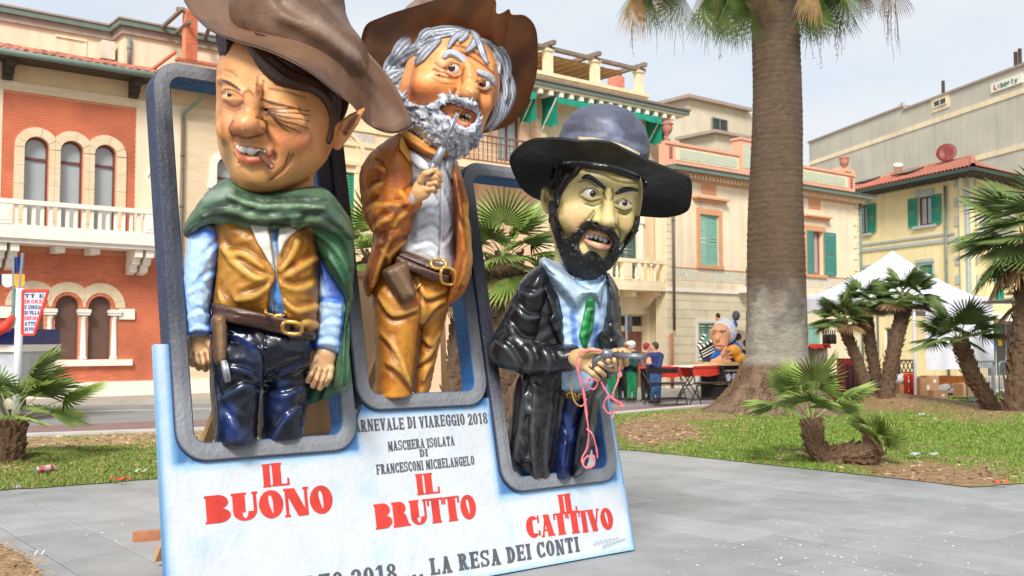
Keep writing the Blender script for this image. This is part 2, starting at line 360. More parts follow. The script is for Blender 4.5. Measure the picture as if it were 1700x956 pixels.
# plaza: one slab at a time, in running courses
def in_frame(q, pad=60):
 v = np.array(q)-C0; w = v[1]*CP+v[2]*SP; h = -v[1]*SP+v[2]*CP
 if w < .5: return False
 return -pad < 850+FPX*v[0]/w < 1700+pad and 0 < 478-FPX*h/w < 956+pad
def D12(u, v, z=0): return D1*u+D2*v+np.array([0, 0, z])
MB().add([D12(-25, -12, -.03), D12(40, -12, -.03), D12(40, 14.2, -.03), D12(-25, 14.2, -.03)], [(0,1,2,3)]).build('plaza_bed', m_joint, kind='structure')
plaza = bpy.data.objects.new('pavement', None); COL.objects.link(plaza); tag(plaza, kind='structure')
def slab_mesh(l):
 bm = bmesh.new(); bmesh.ops.create_cube(bm, size=1)
 for v in bm.verts: v.co = Vector((v.co.x*(.6-.012), v.co.y*(l-.012), v.co.z*.05))
 bmesh.ops.bevel(bm, geom=[e for e in bm.edges if all(v.co.z > 0 for v in e.verts)], offset=.004, segments=1, affect='EDGES')
 me = bpy.data.meshes.new('paving_slab'); bm.to_mesh(me); bm.free(); me.materials.append(m_slab); return me
SL = {l: slab_mesh(l) for l in (1.0, 1.2, 1.5)}
def lay_slabs():
 rz = math.atan2(D1[1], D1[0]); k = 0
 for ci in range(-26, 50):
  u = 2.85+.6*(ci+.5); v = -3-1.5*random.random()
  while v < 13.6:
   l = random.choice((1.0, 1.2, 1.2, 1.5)); c = D12(u, v+l/2, -.023)
   cn = [D12(u+a*.3, v+l*b) for a in (-1, 1) for b in (0, 1)]
   if any(in_frame(q, 30) for q in cn+[c]):
    vx = c-C0; w = vx[1]*CP+vx[2]*SP; px = 850+FPX*vx[0]/w; py = 478-FPX*(-vx[1]*SP+vx[2]*CP)/w
    if py > edge_y(px)-12:
     inst(SL[l], 'paving_slab', c+np.array([0, 0, random.uniform(-.0015, .0015)]), plaza, (random.uniform(-.0015, .0015), random.uniform(-.0015, .0015), rz)); k += 1
   v += l
 print('slabs', k)
lay_slabs()
# dry twiggy soil at the near left corner
def near_soil():
 pts = [(-60, 890), (0, 905), (30, 918), (55, 936), (66, 956), (90, 990), (120, 1040), (-60, 1040)]
 c = np.mean([G(*p) for p in pts], 0); n = 26; rings = []
 for k in range(7):
  t = k/6; rings.append([G(*p)*(1-t)+c*t+np.array([0, 0, .004+.05*min(1, t*2)+.02*random.random()*min(1, t*4)]) for p in pts])
 MB().loft(rings).build('soil_bed', m_soil, smooth=True, kind='structure')
 o = bpy.data.objects['soil_bed']; at = o.data.color_attributes.new('Col', 'FLOAT_COLOR', 'POINT'); at.data.foreach_set('color', list((*lin(152, 122, 88), 1))*len(o.data.vertices))
 mb = MB()
 for i in range(520):
  u = random.random(); q = G(random.uniform(-50, 85), random.uniform(905, 990)); px = 850+FPX*q[0]/(q[1]*CP-CAMH*SP)
  a = random.random()*6.28; l = random.uniform(.03, .16); e = np.array([math.cos(a)*l, math.sin(a)*l, random.uniform(-.01, .03)])
  yy = np.interp(px, [-60, 0, 30, 55, 66, 90], [890, 905, 918, 936, 956, 990])
  if 478-FPX*(-q[1]*SP-CAMH*CP)/(q[1]*CP-CAMH*SP) < yy+4: continue
  mb.tube([q+np.array([0, 0, .05]), q+e*.5+np.array([0, 0, .065]), q+e+np.array([0, 0, .05])], [.003, .003, .001], 4)
 mb.build('twigs', mat('dry_twig', lin(176, 148, 112), .9, .3, 20, rnd=.2), label='dry brown twigs and fibres littering the soil corner', cat='twigs', kind='stuff')
near_soil()
# ------------------------------------------------------------------ the painted display board with its three frames
BO = G(1055, 915); _L = math.radians(12.7)
BU = D1.copy(); BV = D2*math.sin(_L)+ZUP*math.cos(_L); BN = np.cross(BU, BV)      # along, up the slope, out of the face
if BN[1] > 0: BN = -BN
def bp(s, t, n=0.): return BO+BU*s+BV*t+BN*n
def board_st(px, py):
 r = ray(px, py); k = ((BO-C0)@BN)/(r@BN); q = C0+r*k-BO; return float(q@BU), float(q@BV)
def board_depth(px, py):
 r = ray(px, py); return ((BO-C0)@BN)/(r@BN)
m_panel = mat('board_paint', lin(243, 247, 250), .55, .05, 5, .25, 25, attr=True)
m_frame = mat('frame_paint', lin(128, 134, 146), .55, .1, 7, .5, 35, attr=True)
m_red = mat('red_letter', lin(214, 62, 50), .5, .14, 9)
m_blk = mat('grey_letter', lin(92, 92, 98), .55, .22, 12)
m_wood = mat('raw_wood', lin(196, 152, 104), .7, .15, 3, .2, 60, stretch=(1, 1, .2))
m_redwood = mat('stained_wood', lin(186, 122, 88), .7, .2, 8, .2, 60)
m_ply = mat('plywood', lin(206, 168, 120), .7, .12, 2, .15, 60, stretch=(4, 4, .5))
board = thing('display_board', bp(-1.95, 0), 'tall white painted carnival board with three stepped grey frames and red lettering', 'display board')
FR = [(-3.80, -2.515, 1.01, 3.745), (-2.50, -1.335, 1.275, 4.02), (-1.315, -.075, .59, 3.30)]
PLINE = [(-3.91, .015), (0, .015), (-.012, 1.82), (-.13, 1.82), (-.13, .65), (-1.255, .65), (-1.255, 1.335), (-2.44, 1.335), (-2.50, 1.2), (-2.575, 1.07), (-3.74, 1.07), (-3.74, 1.77), (-3.89, 1.77)]
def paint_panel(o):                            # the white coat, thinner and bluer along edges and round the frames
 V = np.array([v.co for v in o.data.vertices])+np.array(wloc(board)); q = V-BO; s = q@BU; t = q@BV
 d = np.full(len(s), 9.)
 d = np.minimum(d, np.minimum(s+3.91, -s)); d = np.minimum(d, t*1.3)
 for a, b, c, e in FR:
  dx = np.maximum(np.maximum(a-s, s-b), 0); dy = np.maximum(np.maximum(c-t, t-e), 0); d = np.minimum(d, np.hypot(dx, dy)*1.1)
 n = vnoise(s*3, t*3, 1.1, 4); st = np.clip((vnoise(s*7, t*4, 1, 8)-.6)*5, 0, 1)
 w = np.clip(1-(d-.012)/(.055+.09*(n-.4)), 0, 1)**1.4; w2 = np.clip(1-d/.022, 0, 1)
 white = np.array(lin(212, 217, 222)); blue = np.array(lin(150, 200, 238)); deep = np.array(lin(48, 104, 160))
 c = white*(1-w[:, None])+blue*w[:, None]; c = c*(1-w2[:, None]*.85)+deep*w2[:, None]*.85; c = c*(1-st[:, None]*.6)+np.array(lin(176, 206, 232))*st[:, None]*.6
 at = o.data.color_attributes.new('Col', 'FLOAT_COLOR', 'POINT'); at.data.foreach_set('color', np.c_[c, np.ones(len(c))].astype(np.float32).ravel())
def build_board():
 # panel: front skin on a fine grid for the brushwork, then back and edges
 bm = bmesh.new(); vs = [bm.verts.new(bp(s, t, 0)-np.array(wloc(board))) for s, t in PLINE]; f = bm.faces.new(vs)
 ext = bmesh.ops.extrude_face_region(bm, geom=[f]); 
 for v in [g for g in ext['geom'] if isinstance(g, bmesh.types.BMVert)]: v.co -= Vector(BN*.05)
 bmesh.ops.recalc_face_normals(bm, faces=bm.faces)
 for k in range(1, 132):
  for axis, w in ((BU, 3.91), (BV, 1.82)):
   if k*.03 < w:
    p0 = (bp(-k*.03, 0) if axis is BU else bp(0, k*.03))-np.array(wloc(board))
    bmesh.ops.bisect_plane(bm, geom=bm.verts[:]+bm.edges[:]+bm.faces[:], plane_co=Vector(p0), plane_no=Vector(axis))
 me = bpy.data.meshes.new('panel'); bm.to_mesh(me); bm.free(); me.materials.append(m_panel)
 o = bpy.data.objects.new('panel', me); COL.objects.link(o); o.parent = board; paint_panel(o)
 # frames: rounded bars with depth, outer wall dark, inner wall blue
 for i, (a, b, c, e) in enumerate(FR):
  w = .118; mb = MB(); rs = []
  prof = [(0, -.135, 0), (0, .022, 0), (.012, .036, 1), (.055, .042, 1), (w-.012, .036, 1), (w, .022, 2), (w, -.135, 2), (0, -.135, 0)]
  for off, dn, _ in prof: rs.append([bp(s, t, dn+.004*i) for s, t in rrect(a+off, b-off, c+off, e-off, max(.20-off, .08), 10)])
  n = len(rs[0]); K = 6
  # add points along the straights so the paint can vary
  def dens(r):
   out = []
   for k in range(n):
    p, q = r[k], r[(k+1) % n]; L_ = np.linalg.norm(q-p); m_ = max(1, int(L_/.05)) if L_ > .2 else 1
    out.append((p, q, m_))
   return out
  ref = dens(rs[2]); rs2 = []
  for r in rs:
   pts = []
   for k in range(n):
    p, q = r[k], r[(k+1) % n]
    for m_ in range(ref[k][2]): pts.append(p+(q-p)*m_/ref[k][2])
   rs2.append(pts)
  mb.loft(rs2); o = mb.build('frame', m_frame, board); cnt = len(rs2[0])
  V = np.array([v.co for v in o.data.vertices])+np.array(wloc(board)); q = V-BO; s = q@BU; t = q@BV; k = np.repeat([p_[2] for p_ in prof], cnt)
  nn = vnoise(s*2.5, t*2.5, 1, 3+i)
  hgt = (t-c)/(e-c)
  front = np.array(lin(136, 138, 143)); dark = np.array(lin(44, 48, 62)); navy = np.array(lin(52, 58, 84)); blue = np.array(lin(28, 92, 150))
  dk = np.clip((hgt-.16)/.2, 0, 1)*np.clip((.985-hgt)/.16, 0, 1)*.9+.25*(nn-.5)      # the bars are painted darker half way up
  cc = front*(1-dk[:, None])+dark*dk[:, None]
  cc = np.where(k[:, None] == 0, navy, np.where(k[:, None] == 2, blue, cc))
  at = o.data.color_attributes.new('Col', 'FLOAT_COLOR', 'POINT'); at.data.foreach_set('color', np.c_[np.clip(cc, 0, 1), np.ones(len(cc))].astype(np.float32).ravel())
 # timber behind: props, rails, the foot sticking out on the left
 def beam(a, b, w, h, m=m_wood, name='prop'): MB().bar(a, b, w, h).build(name, m, board)
 beam(bp(-3.3, 1.62, -.17), np.array([*(bp(-3.3, 0)+D2*1.9)[:2], .06]), .07, .05)
 beam(bp(-1.9, 2.2, -.18), np.array([*(bp(-1.9, 0)+D2*2.0)[:2], .06]), .07, .05)
 beam(bp(-.5, 1.5, -.18), np.array([*(bp(-.5, 0)+D2*2.0)[:2], .06]), .07, .05)
 beam(bp(-3.85, .95, -.10), bp(-.1, .95, -.10), .05, .09, name='rail')
 beam(bp(-3.8, .08, -.10), bp(-.1, .08, -.10), .05, .09, name='rail')
 q = G(221, 900); q2 = G(300, 893); beam(q+np.array([0, 0, .045]), q+(q2-q)*3+np.array([0, 0, .045]), .07, .085, m_redwood, 'foot')
 # plywood box that carries the figures from behind, seen through the first two frames
 def ply(px0, px1, py0, py1, D, dep=.5):
  a = P(px0, py1, D); b = P(px1, py1, D+.35); z = P(px0, py0, D)[2]; d = b-a; d[2] = 0
  mb = MB(); f = Facade(a, d[:2]); L_ = np.linalg.norm(d)
  f.box(mb, 0, L_, a[2], z, -.018, 0); mb.build('plywood_sheet', m_ply, board)
  for u_ in (.03, L_-.03): m2 = MB(); f.box(m2, u_-.025, u_+.025, a[2], z+.02, -.07, -.0185); m2.build('batten', m_wood, board)
  m2 = MB(); f.box(m2, 0, L_, z-.05, z-.003, .001, .02); m2.build('batten', m_wood, board)
  m2 = MB(); zz = a[2]+.42*(z-a[2])*.55; f.box(m2, 0, L_, zz, zz+.05, .001, .02); m2.build('batten', m_wood, board)
 ply(572, 648, 447, 668, 9.0); ply(498, 560, 655, 760, 7.6)
 b0 = P(738, 655, 9.6); b1 = P(733, 470, 9.8); beam(b0, b1, .05, .05)
build_board()
# ---- lettering: heavy slab letters made of flat strokes
def stroke_letter(ch, st, th, se):              # strokes on a 0..1 x 0..1 grid: list of polygons; st stem width, th thin width, se serif reach
 R = lambda x0, y0, x1, y1: [(x0, y0), (x1, y0), (x1, y1), (x0, y1)]
 def ser(x0, x1, y0, y1): return R(x0-se, y0, x1+se, y1)
 def stem(x, t=st): return [R(x, th*.5, x+t, 1-th*.5), ser(x, x+t, 0, th), ser(x, x+t, 1-th, 1)]
 def diag(x0, y0, x1, y1, w): return [(x0, y0), (x0+w, y0), (x1+w, y1), (x1, y1)]
 def ring(cx, cy, rx, ry, ix, iy, a0=0, a1=360, n=20):
  o = [(cx+rx*math.cos(math.radians(a0+(a1-a0)*k/n)), cy+ry*math.sin(math.radians(a0+(a1-a0)*k/n))) for k in range(n+1)]
  i = [(cx+ix*math.cos(math.radians(a0+(a1-a0)*k/n)), cy+iy*math.sin(math.radians(a0+(a1-a0)*k/n))) for k in range(n+1)]
  return [[o[k], o[k+1], i[k+1], i[k]] for k in range(n)]
 W = .62; r = W/2
 if ch == 'I': return stem(se), st+2*se
 if ch == 'L': return stem(se)+[R(se+st*.9, 0, W, th), R(W-th*.9, 0, W, .3)], W+.02
 if ch == 'T': return [R(r-st/2, th*.5, r+st/2, 1), ser(r-st/2, r+st/2, 0, th), R(0, 1-th, W, 1), R(0, .72, th*.9, 1), R(W-th*.9, .72, W, 1)], W
 if ch == 'E': return stem(se)+[R(se+st*.9, 0, W, th), R(se+st*.9, 1-th, W, 1), R(se+st*.9, .5-th/2, W*.85, .5+th/2), R(W-th*.8, 0, W, .26), R(W-th*.8, .74, W, 1), R(W*.85-th*.7, .36, W*.85, .64)], W
 if ch == 'F': return stem(se)+[R(se+st*.9, 1-th, W, 1), R(se+st*.9, .5-th/2, W*.85, .5+th/2), R(W-th*.8, .74, W, 1)], W
 if ch == 'H': return stem(se)+stem(W-st)+[R(se+st, .5-th/2, W-st, .5+th/2)], W+se
 if ch == 'N': return [R(se, th*.5, se+th, 1), ser(se, se+th, 0, th), R(W-th, 0, W, 1-th*.5), ser(W-th, W, 1-th, 1), diag(W-st, 0, se-.02, 1, st), R(0, 1-th, se+th, 1)], W+se
 if ch == 'M': return [R(se, 0, se+th, 1), ser(se, se+th, 0, th), diag(r-.02, .15, se, 1, st*.9), diag(r-.02, .15, W-st*.8+.1, 1, th), R(W-st+.1, 0, W+.1, 1), ser(W-st+.1, W+.1, 0, th), R(W-.02, 1-th, W+.1+se, 1)], W+.1+se
 if ch == 'A': return [diag(0+se, 0, r-th*.5, 1, th), diag(W-st, 0, r-st*.5, 1, st), R(.14, .26, W-.12, .26+th), ser(se, se+th, 0, th), ser(W-st, W, 0, th)], W+se
 if ch == 'V': return [diag(r-st*.4, 0, 0+se, 1, st), diag(r-th*.3, 0, W-th, 1, th), ser(se, se+st, 1-th, 1), ser(W-th, W, 1-th, 1)], W+se
 if ch == 'Z': return [R(0, 0, W, th), R(0, 1-th, W, 1), diag(0, 0, W-st, 1, st), R(W-th*.8, 0, W, .28), R(0, .72, th*.8, 1)], W
 if ch == 'O' or ch == '0': return ring(r, .5, r, .5, r-st, .5-th*.7, n=28), W
 if ch == 'D': return stem(se)+[q for q in ring(W*.42, .5, W*.58, .5, W*.58-st, .5-th, -90, 90)], W
 if ch == 'B': return stem(se)+ring(W*.5, .74, W*.42, .26, W*.42-st*.9, .26-th*.8, -90, 90, 12)+ring(W*.5, .26, W*.5, .26, W*.5-st, .26-th*.8, -90, 90, 12)+[R(se+st, 1-th*.8, W*.5, 1), R(se+st, 0, W*.5, th*.8), R(se+st, .5-th*.6, W*.5, .5+th*.6)], W
 if ch == 'P': return stem(se)+ring(W*.5, .72, W*.45, .28, W*.45-st*.9, .28-th*.8, -90, 90, 12)+[R(se+st, 1-th*.8, W*.5, 1), R(se+st, .44, W*.5, .44+th*.8)], W
 if ch == 'R': return stem(se)+ring(W*.48, .74, W*.42, .26, W*.42-st*.9, .26-th*.8, -90, 90, 12)+[R(se+st, 1-th*.8, W*.48, 1), R(se+st, .48, W*.48, .48+th*.8), diag(W-st*.8, 0, W*.38, .5, st*.95), R(W-st*.6, 0, W+.08, th)], W+.06
 if ch == 'C': return ring(r, .5, r, .5, r-st, .5-th*.7, 42, 318)+[R(W-th*1.1, .64, W-.01, 1.0), R(W-th*1.1, .06, W-.01, .3)], W
 if ch == 'G': return ring(r, .5, r, .5, r-st, .5-th*.7, 42, 318)+[R(W-th*1.1, .64, W-.01, 1.0), R(W-st, 0.04, W, .42), R(W-st-se, .4, W+se, .4+th)], W+.02
 if ch == 'S': return ring(r, .735, r*.95, .265, r*.95-st*.75, .265-th*.9, 35, 270, 14)+ring(r, .265, r*.95, .265, r*.95-st*.75, .265-th*.9, -145, 90, 14)+[R(W-th, .68, W-.01, 1), R(.01, 0, th, .32)], W
 if ch == 'U': return [R(se, .3, se+st, 1-th*.5), ser(se, se+st, 1-th, 1), R(W-th, .3, W, 1-th*.5), ser(W-th, W, 1-th, 1)]+ring(se+(W-se)/2, .32, (W-se)/2, .32, (W-se)/2-st*.72, .32-th*1.1, 180, 360, 14), W+se
 if ch == '1': return [R(r-st/2, 0, r+st/2, 1), ser(r-st/2, r+st/2, 0, th), diag(r-st*1.4, .78, r-st*.5, 1, th)], W*.85
 if ch == '2': return ring(r, .7, r*.95, .3, r*.95-st*.9, .3-th*.8, -25, 180, 14)+[diag(.02, th*.5, W-st*1.25, .6, st), R(0, 0, W, th), R(W-th, 0, W, .26)], W
 if ch == '8': return ring(r, .75, r*.86, .25, r*.86-st*.8, .25-th*.7, n=20)+ring(r, .26, r*.98, .26, r*.98-st*.9, .26-th*.7, n=20), W
 if ch == '.': return [R(.05, 0, .05+st, th*1.4)], st+.1
 return [], .35
def write(text, s0, s1, t0, t1, H_, m, label, st=.2, th=.11, se=.05, gap=.09, slant=0., space=.34, wob=0.):
 # letters fitted between s0..s1 on a baseline that runs from t0 to t1
 items = []; x = 0
 for ch in text:
  if ch == ' ': x += space; continue
  polys, w = stroke_letter(ch, st, th, se); items.append((x, polys)); x += w+gap
 tot = x-gap; k = (s1-s0)/tot; mb = MB(); lay = 0; words = text.split(' '); wi = 0; left = len(words[0])
 for x0, polys in items:
  dy = random.uniform(-wob, wob)
  if left == 0:
   mb.build('lettering', m, board, label=label+', word '+words[wi]); wi += 1; left = len(words[wi]); mb = MB()
  left -= 1
  for j, pl in enumerate(polys):
   h = .0035+.00022*(lay % 9); lay += 1
   pts = [(s0+(x0+u+slant*(v-.5))*k, t0+(t1-t0)*((x0+u)/tot)+(v+dy)*H_) for u, v in pl]
   mb.poly(pts, lambda s, t, n: bp(s, t, n), .0005, h)
 return mb.build('lettering', m, board, label=label+', word '+words[wi])
write('CARNEVALE DI VIAREGGIO 2018', -2.575, -1.355, 1.135, 1.138, .085, m_blk, 'grey line CARNEVALE DI VIAREGGIO 2018', .21, .11, .05, .12, wob=.03)
write('MASCHERA ISOLATA', -2.27, -1.69, .985, .99, .07, m_blk, 'grey line MASCHERA ISOLATA', .21, .11, .05, .12, wob=.03)
write('DI', -2.01, -1.94, .925, .926, .055, m_blk, 'grey word DI', .2, .12, .05, .12)
write('FRANCESCONI MICHELANGELO', -2.385, -1.53, .83, .832, .07, m_blk, 'grey line FRANCESCONI MICHELANGELO', .21, .11, .05, .12, wob=.03)
write('MARZO 2018 ... LA RESA DEI CONTI', -3.23, -.61, .105, .075, .118, m_blk, 'large dark line MARZO 2018 ... LA RESA DEI CONTI', .23, .13, .06, .12, wob=.02)
def fat_O(mb, s, t, w, h, lay):
 o = [(s+w/2+w/2*math.cos(a), t+h/2+h/2*math.sin(a)) for a in np.linspace(0, 2*math.pi, 40, endpoint=False)]
 i = []
 for a in np.linspace(0, 2*math.pi, 24, endpoint=False):
  y = math.sin(a); i.append((s+w*.5+w*.085*math.cos(a)*(1+.5*y)-w*.05*y, t+h/2+h*.33*y))
 mb.poly(o, lambda a, b, n: bp(a, b, n), .0005, .004, [i])
def fat_word(text, s0, s1, t0, t1, H0, H1, label):
 tot = sum({'I': .42, 'U': .98, 'N': .98}.get(c, .92)+.04 for c in text)-.04; k = (s1-s0)/tot; x = 0; mb = MB(); lay = 0
 for ch in text:
  w = {'I': .42, 'U': .98, 'N': .98}.get(ch, .92); f = x/tot; t = t0+(t1-t0)*f; H_ = H0+(H1-H0)*f
  if ch == 'O': fat_O(mb, s0+x*k, t, w*k, H_, 0)
  else:
   polys, w0 = stroke_letter(ch, .30 if ch not in 'AVN' else .27, .075, .035)
   for pl in polys:
    h = .0035+.00022*(lay % 9); lay += 1
    mb.poly([(s0+(x+u*w/w0)*k, t+v*H_) for u, v in pl], lambda s, t_, n: bp(s, t_, n), .0005, h)
  x += w+.04
 return mb.build('lettering', m_red, board, label=label)
fat_word('IL', -3.24, -3.05, .815, .822, .15, .15, 'first red word IL'); fat_word('BUONO', -3.64, -2.75, .625, .60, .172, .192, 'red word BUONO')
fat_word('IL', -2.07, -1.87, .655, .655, .15, .15, 'second red word IL'); fat_word('BRUTTO', -2.44, -1.57, .455, .435, .172, .182, 'red word BRUTTO')
fat_word('IL', -.76, -.57, .385, .385, .15, .15, 'third red word IL'); fat_word('CATTIVO', -1.12, -.20, .235, .20, .165, .18, 'red word CATTIVO')
def scribble():
 mb = MB()
 for q0, n, w in (((985, 903), 9, 5), ((1000, 908), 12, 3.4)):
  pts = []
  for i in range(n*4):
   s, t = board_st(q0[0]+i*w/4.2, q0[1]-i*.28+4.5*math.sin(i*1.7)*(1-.5*i/(n*4))); pts.append(bp(s, t, .003))
  mb.tube(pts, .0022, 4)
 mb.build('signature', mat('pale_ink', lin(150, 160, 178), .6), board)
scribble()
# ------------------------------------------------------------------ buildings across the street
m_cream = mat('cream_plaster', lin(246, 226, 194), .85, .05, 1.2, .1, 30, dirt=.28, streak=.4)
m_cream2 = mat('pale_cream_plaster', lin(250, 230, 192), .85, .05, 1.2, .1, 30, dirt=.28, streak=.4)
m_peach = mat('peach_plaster', lin(246, 204, 168), .85, .05, 1.2, .1, 30, dirt=.28, streak=.4)
m_yellow = mat('yellow_plaster', lin(250, 230, 176), .85, .05, 1.2, .1, 30, dirt=.28, streak=.4)
m_travert = mat('travertine', lin(240, 222, 190), .8, .08, 2.5, .15, 30, stretch=(.6, .6, 5), col2=lin(226, 200, 160))
m_white = mat('white_stone', lin(246, 238, 224), .75, .04, 3, .1, 30, dirt=.12)
m_stone = mat('dressed_stone', lin(236, 220, 186), .8, .06, 2, .15, 30, dirt=.15, rnd=.06)
m_brick = mat('brick', lin(216, 122, 88), .85, .2, 1.1, .2, 60, rnd=.13, dirt=.25, objspace=False)
m_mortar = mat('mortar', lin(226, 150, 112), .9, .08, 6)
m_gutter = mat('green_grey_gutter', lin(112, 128, 116), .5, .08, 4)
m_gutter2 = mat('gutter_red_grey', lin(170, 152, 138), .6, .1, 4)
m_soffit = mat('dark_eaves_wood', lin(72, 58, 50), .8, .15, 6)
m_fr_brown = mat('brown_window_frame', lin(112, 66, 60), .5, .1, 8)
m_glass = mat('window_glass', lin(168, 176, 178), .08, .06, .6, spec=.6)
m_glassd = mat('dark_window_glass', lin(58, 62, 66), .06, .1, .8, spec=.6)
m_shut_brown = mat('brown_roller_shutter', lin(116, 88, 76), .6, .08, 5)
m_green = mat('green_shutter', lin(30, 142, 116), .5, .08, 6)
m_teal = mat('pale_teal_shutter', lin(128, 178, 160), .6, .06, 6)
m_teal2 = mat('teal_shutter', lin(66, 142, 132), .6, .06, 6)
m_dgreen = mat('dark_teal_shutter', lin(62, 96, 94), .6, .06, 6)
m_tile = mat('terracotta_tile', lin(186, 116, 92), .85, .3, 5, .2, 40, rnd=.35, dirt=.4)
m_orange = mat('ochre_moulding', lin(218, 158, 116), .8, .06, 4)
m_salmon = mat('salmon_parapet', lin(238, 178, 146), .8, .05, 3, dirt=.12)
m_grey_st = mat('grey_quoin', lin(184, 190, 184), .8, .06, 3)
m_iron = mat('wrought_iron', lin(120, 96, 84), .5, .1, 9)
m_pipe = mat('downpipe', lin(104, 92, 84), .5, .1, 5)
m_pipe_r = mat('rusty_downpipe', lin(176, 108, 76), .6, .15, 5)
m_door = mat('brown_door', lin(142, 96, 78), .6, .1, 4)
m_awn = mat('green_awning_cloth', lin(14, 138, 112), .7, .1, 4)
def mosaic(name, cols, scale):                  # glazed majolica panels: flat print of small leaf shapes
 m = bpy.data.materials.new(name); m.use_nodes = True; nt = m.node_tree; N = nt.nodes; L = nt.links; b = N['Principled BSDF']; b.inputs['Roughness'].default_value = .35
 g = N.new('ShaderNodeNewGeometry'); no = N.new('ShaderNodeTexNoise'); no.inputs['Scale'].default_value = scale; no.inputs['Detail'].default_value = 2; no.inputs['Distortion'].default_value = 2.5; L.new(g.outputs['Position'], no.inputs['Vector'])
 cr = N.new('ShaderNodeValToRGB'); cr.color_ramp.interpolation = 'CONSTANT'; e = cr.color_ramp.elements
 ps = [0, .4, .45, .5, .56, .62][:len(cols)]
 e[0].color = (*lin(*cols[0]), 1); e[1].position = ps[1]; e[1].color = (*lin(*cols[1]), 1)
 for p, c in zip(ps[2:], cols[2:]): x = e.new(p); x.color = (*lin(*c), 1)
 L.new(no.outputs[0], cr.inputs[0]); L.new(cr.outputs[0], b.inputs['Base Color']); return m
m_mos = mosaic('majolica_frieze', [(236, 226, 206), (150, 190, 206), (236, 226, 206), (236, 200, 110), (240, 232, 214), (140, 172, 196)], 5.5)
m_mos2 = mosaic('majolica_parapet', [(206, 216, 198), (158, 200, 192), (214, 220, 200), (226, 190, 120), (168, 206, 196), (216, 214, 190)], 5)
m_mos3 = mosaic('majolica_panel', [(216, 220, 222), (176, 204, 222), (220, 216, 214), (236, 196, 110), (206, 190, 206), (176, 206, 214)], 4)
def fpart(F, name, m, parent, boxes, label=None, smooth=False, kind=None):
 mb = MB()
 for b in boxes: F.box(mb, *b)
 return mb.build(name, m, parent, label=label, kind=kind)
def fpoly(F, name, m, parent, outline, o0, o1, holes=(), label=None):
 mb = MB(); F.poly(mb, outline, o0, o1, holes); return mb.build(name, m, parent, label=label)
def pipe(F, u, z0, z1, o, r, m, parent, name='downpipe'):
 mb = MB(); mb.tube([F.pt(u, z0, o), F.pt(u, z1, o)], r, 8); ob = mb.build(name, m, parent, True)
 for z in np.arange(z0+.6, z1, 1.6): b2 = MB(); b2.tube([F.pt(u, z, o), F.pt(u, z+.05, o)], r*1.35, 8); b2.build('bracket', m, ob)
 return ob
def shutter(F, u0, u1, z0, z1, o, m, parent, slats=16, name='shutter', th=.04):
 mb = MB(); w = .06
 F.box(mb, u0, u0+w, z0, z1, o, o+th); F.box(mb, u1-w, u1, z0, z1, o, o+th)
 F.box(mb, u0+w, u1-w, z0, z0+.1, o, o+th-.003); F.box(mb, u0+w, u1-w, z1-.08, z1, o, o+th-.003)
 mid = z0+(z1-z0)*.5; F.box(mb, u0+w, u1-w, mid-.04, mid+.04, o, o+th-.003)
 ob = mb.build(name, m, parent); ms = MB()
 n = slats
 for k in range(n):
  z = z0+.1+(z1-z0-.2)*(k+.5)/n
  if abs(z-mid) < .06: continue
  h = (z1-z0-.2)/n*.9
  a = F.pt(u0+w, z-h/2, o+th*.75); b = F.pt(u1-w, z-h/2, o+th*.75); c = F.pt(u1-w, z+h/2, o+.006); d = F.pt(u0+w, z+h/2, o+.006)
  ms.add([a, b, c, d], [(0, 1, 2, 3)])
 ms.build('louvre', m, ob, kind='stuff'); return ob
def balustrade(F, u0, u1, z0, z1, o, m, parent, n, posts=(), r=.055, square=False):
 fpart(F, 'handrail', m, parent, [(u0-.03, u1+.03, z1-.13, z1, o-.11, o+.09)])
 fpart(F, 'plinth_rail', m, parent, [(u0, u1, z0, z0+.14, o-.1, o+.06)])
 for pu in posts: fpart(F, 'post', m, parent, [(pu-.2, pu+.2, z0+.141, z1-.131, o-.11, o+.075), (pu-.13, pu+.13, z0+.24, z1-.22, o+.076, o+.085)])
 h = z1-z0-.27; mb = MB(); a = F.d; b = F.n
 if square: mb.box((0, 0, h/2), (r*1.7, r*1.7, h), a, b)
 else: mb.lathe((0, 0, 0), [(r*.9, 0), (r*.9, h*.06), (r*.55, h*.1), (r*1.1, h*.3), (r*.95, h*.42), (r*.45, h*.75), (r*.5, h*.86), (r*.85, h*.9), (r*.85, h)], 10)
 me = mesh_only(mb, m, not square)
 for k in range(n):
  u = u0+(u1-u0)*(k+.5)/n
  if any(abs(u-pu) < .26 for pu in posts): continue
  inst(me, 'baluster', F.pt(u, z0+.14, o-.02), parent)
def arched_window(F, u0, u1, z0, z1, parent, mg, mf, transom=None, rec=.22, w=.055, name='window', bars=()):
 fr = fpoly(F, name, mf, parent, arch(u0, u1, z0, z1), -rec, -rec+.07, [arch(u0+w, u1-w, z0+w, z1-w)])
 fpoly(F, 'pane', mg, fr, arch(u0+w*.6, u1-w*.6, z0+w*.6, z1-w*.6), -rec+.005, -rec+.02)
 if transom: fpart(F, 'transom', mf, fr, [(u0+w, u1-w, transom, transom+.07, -rec+.021, -rec+.075)])
 for b in bars: fpart(F, 'mullion', mf, fr, [(b-.025, b+.025, z0+w, (transom or z1)-.001, -rec+.021, -rec+.068)])
 return fr
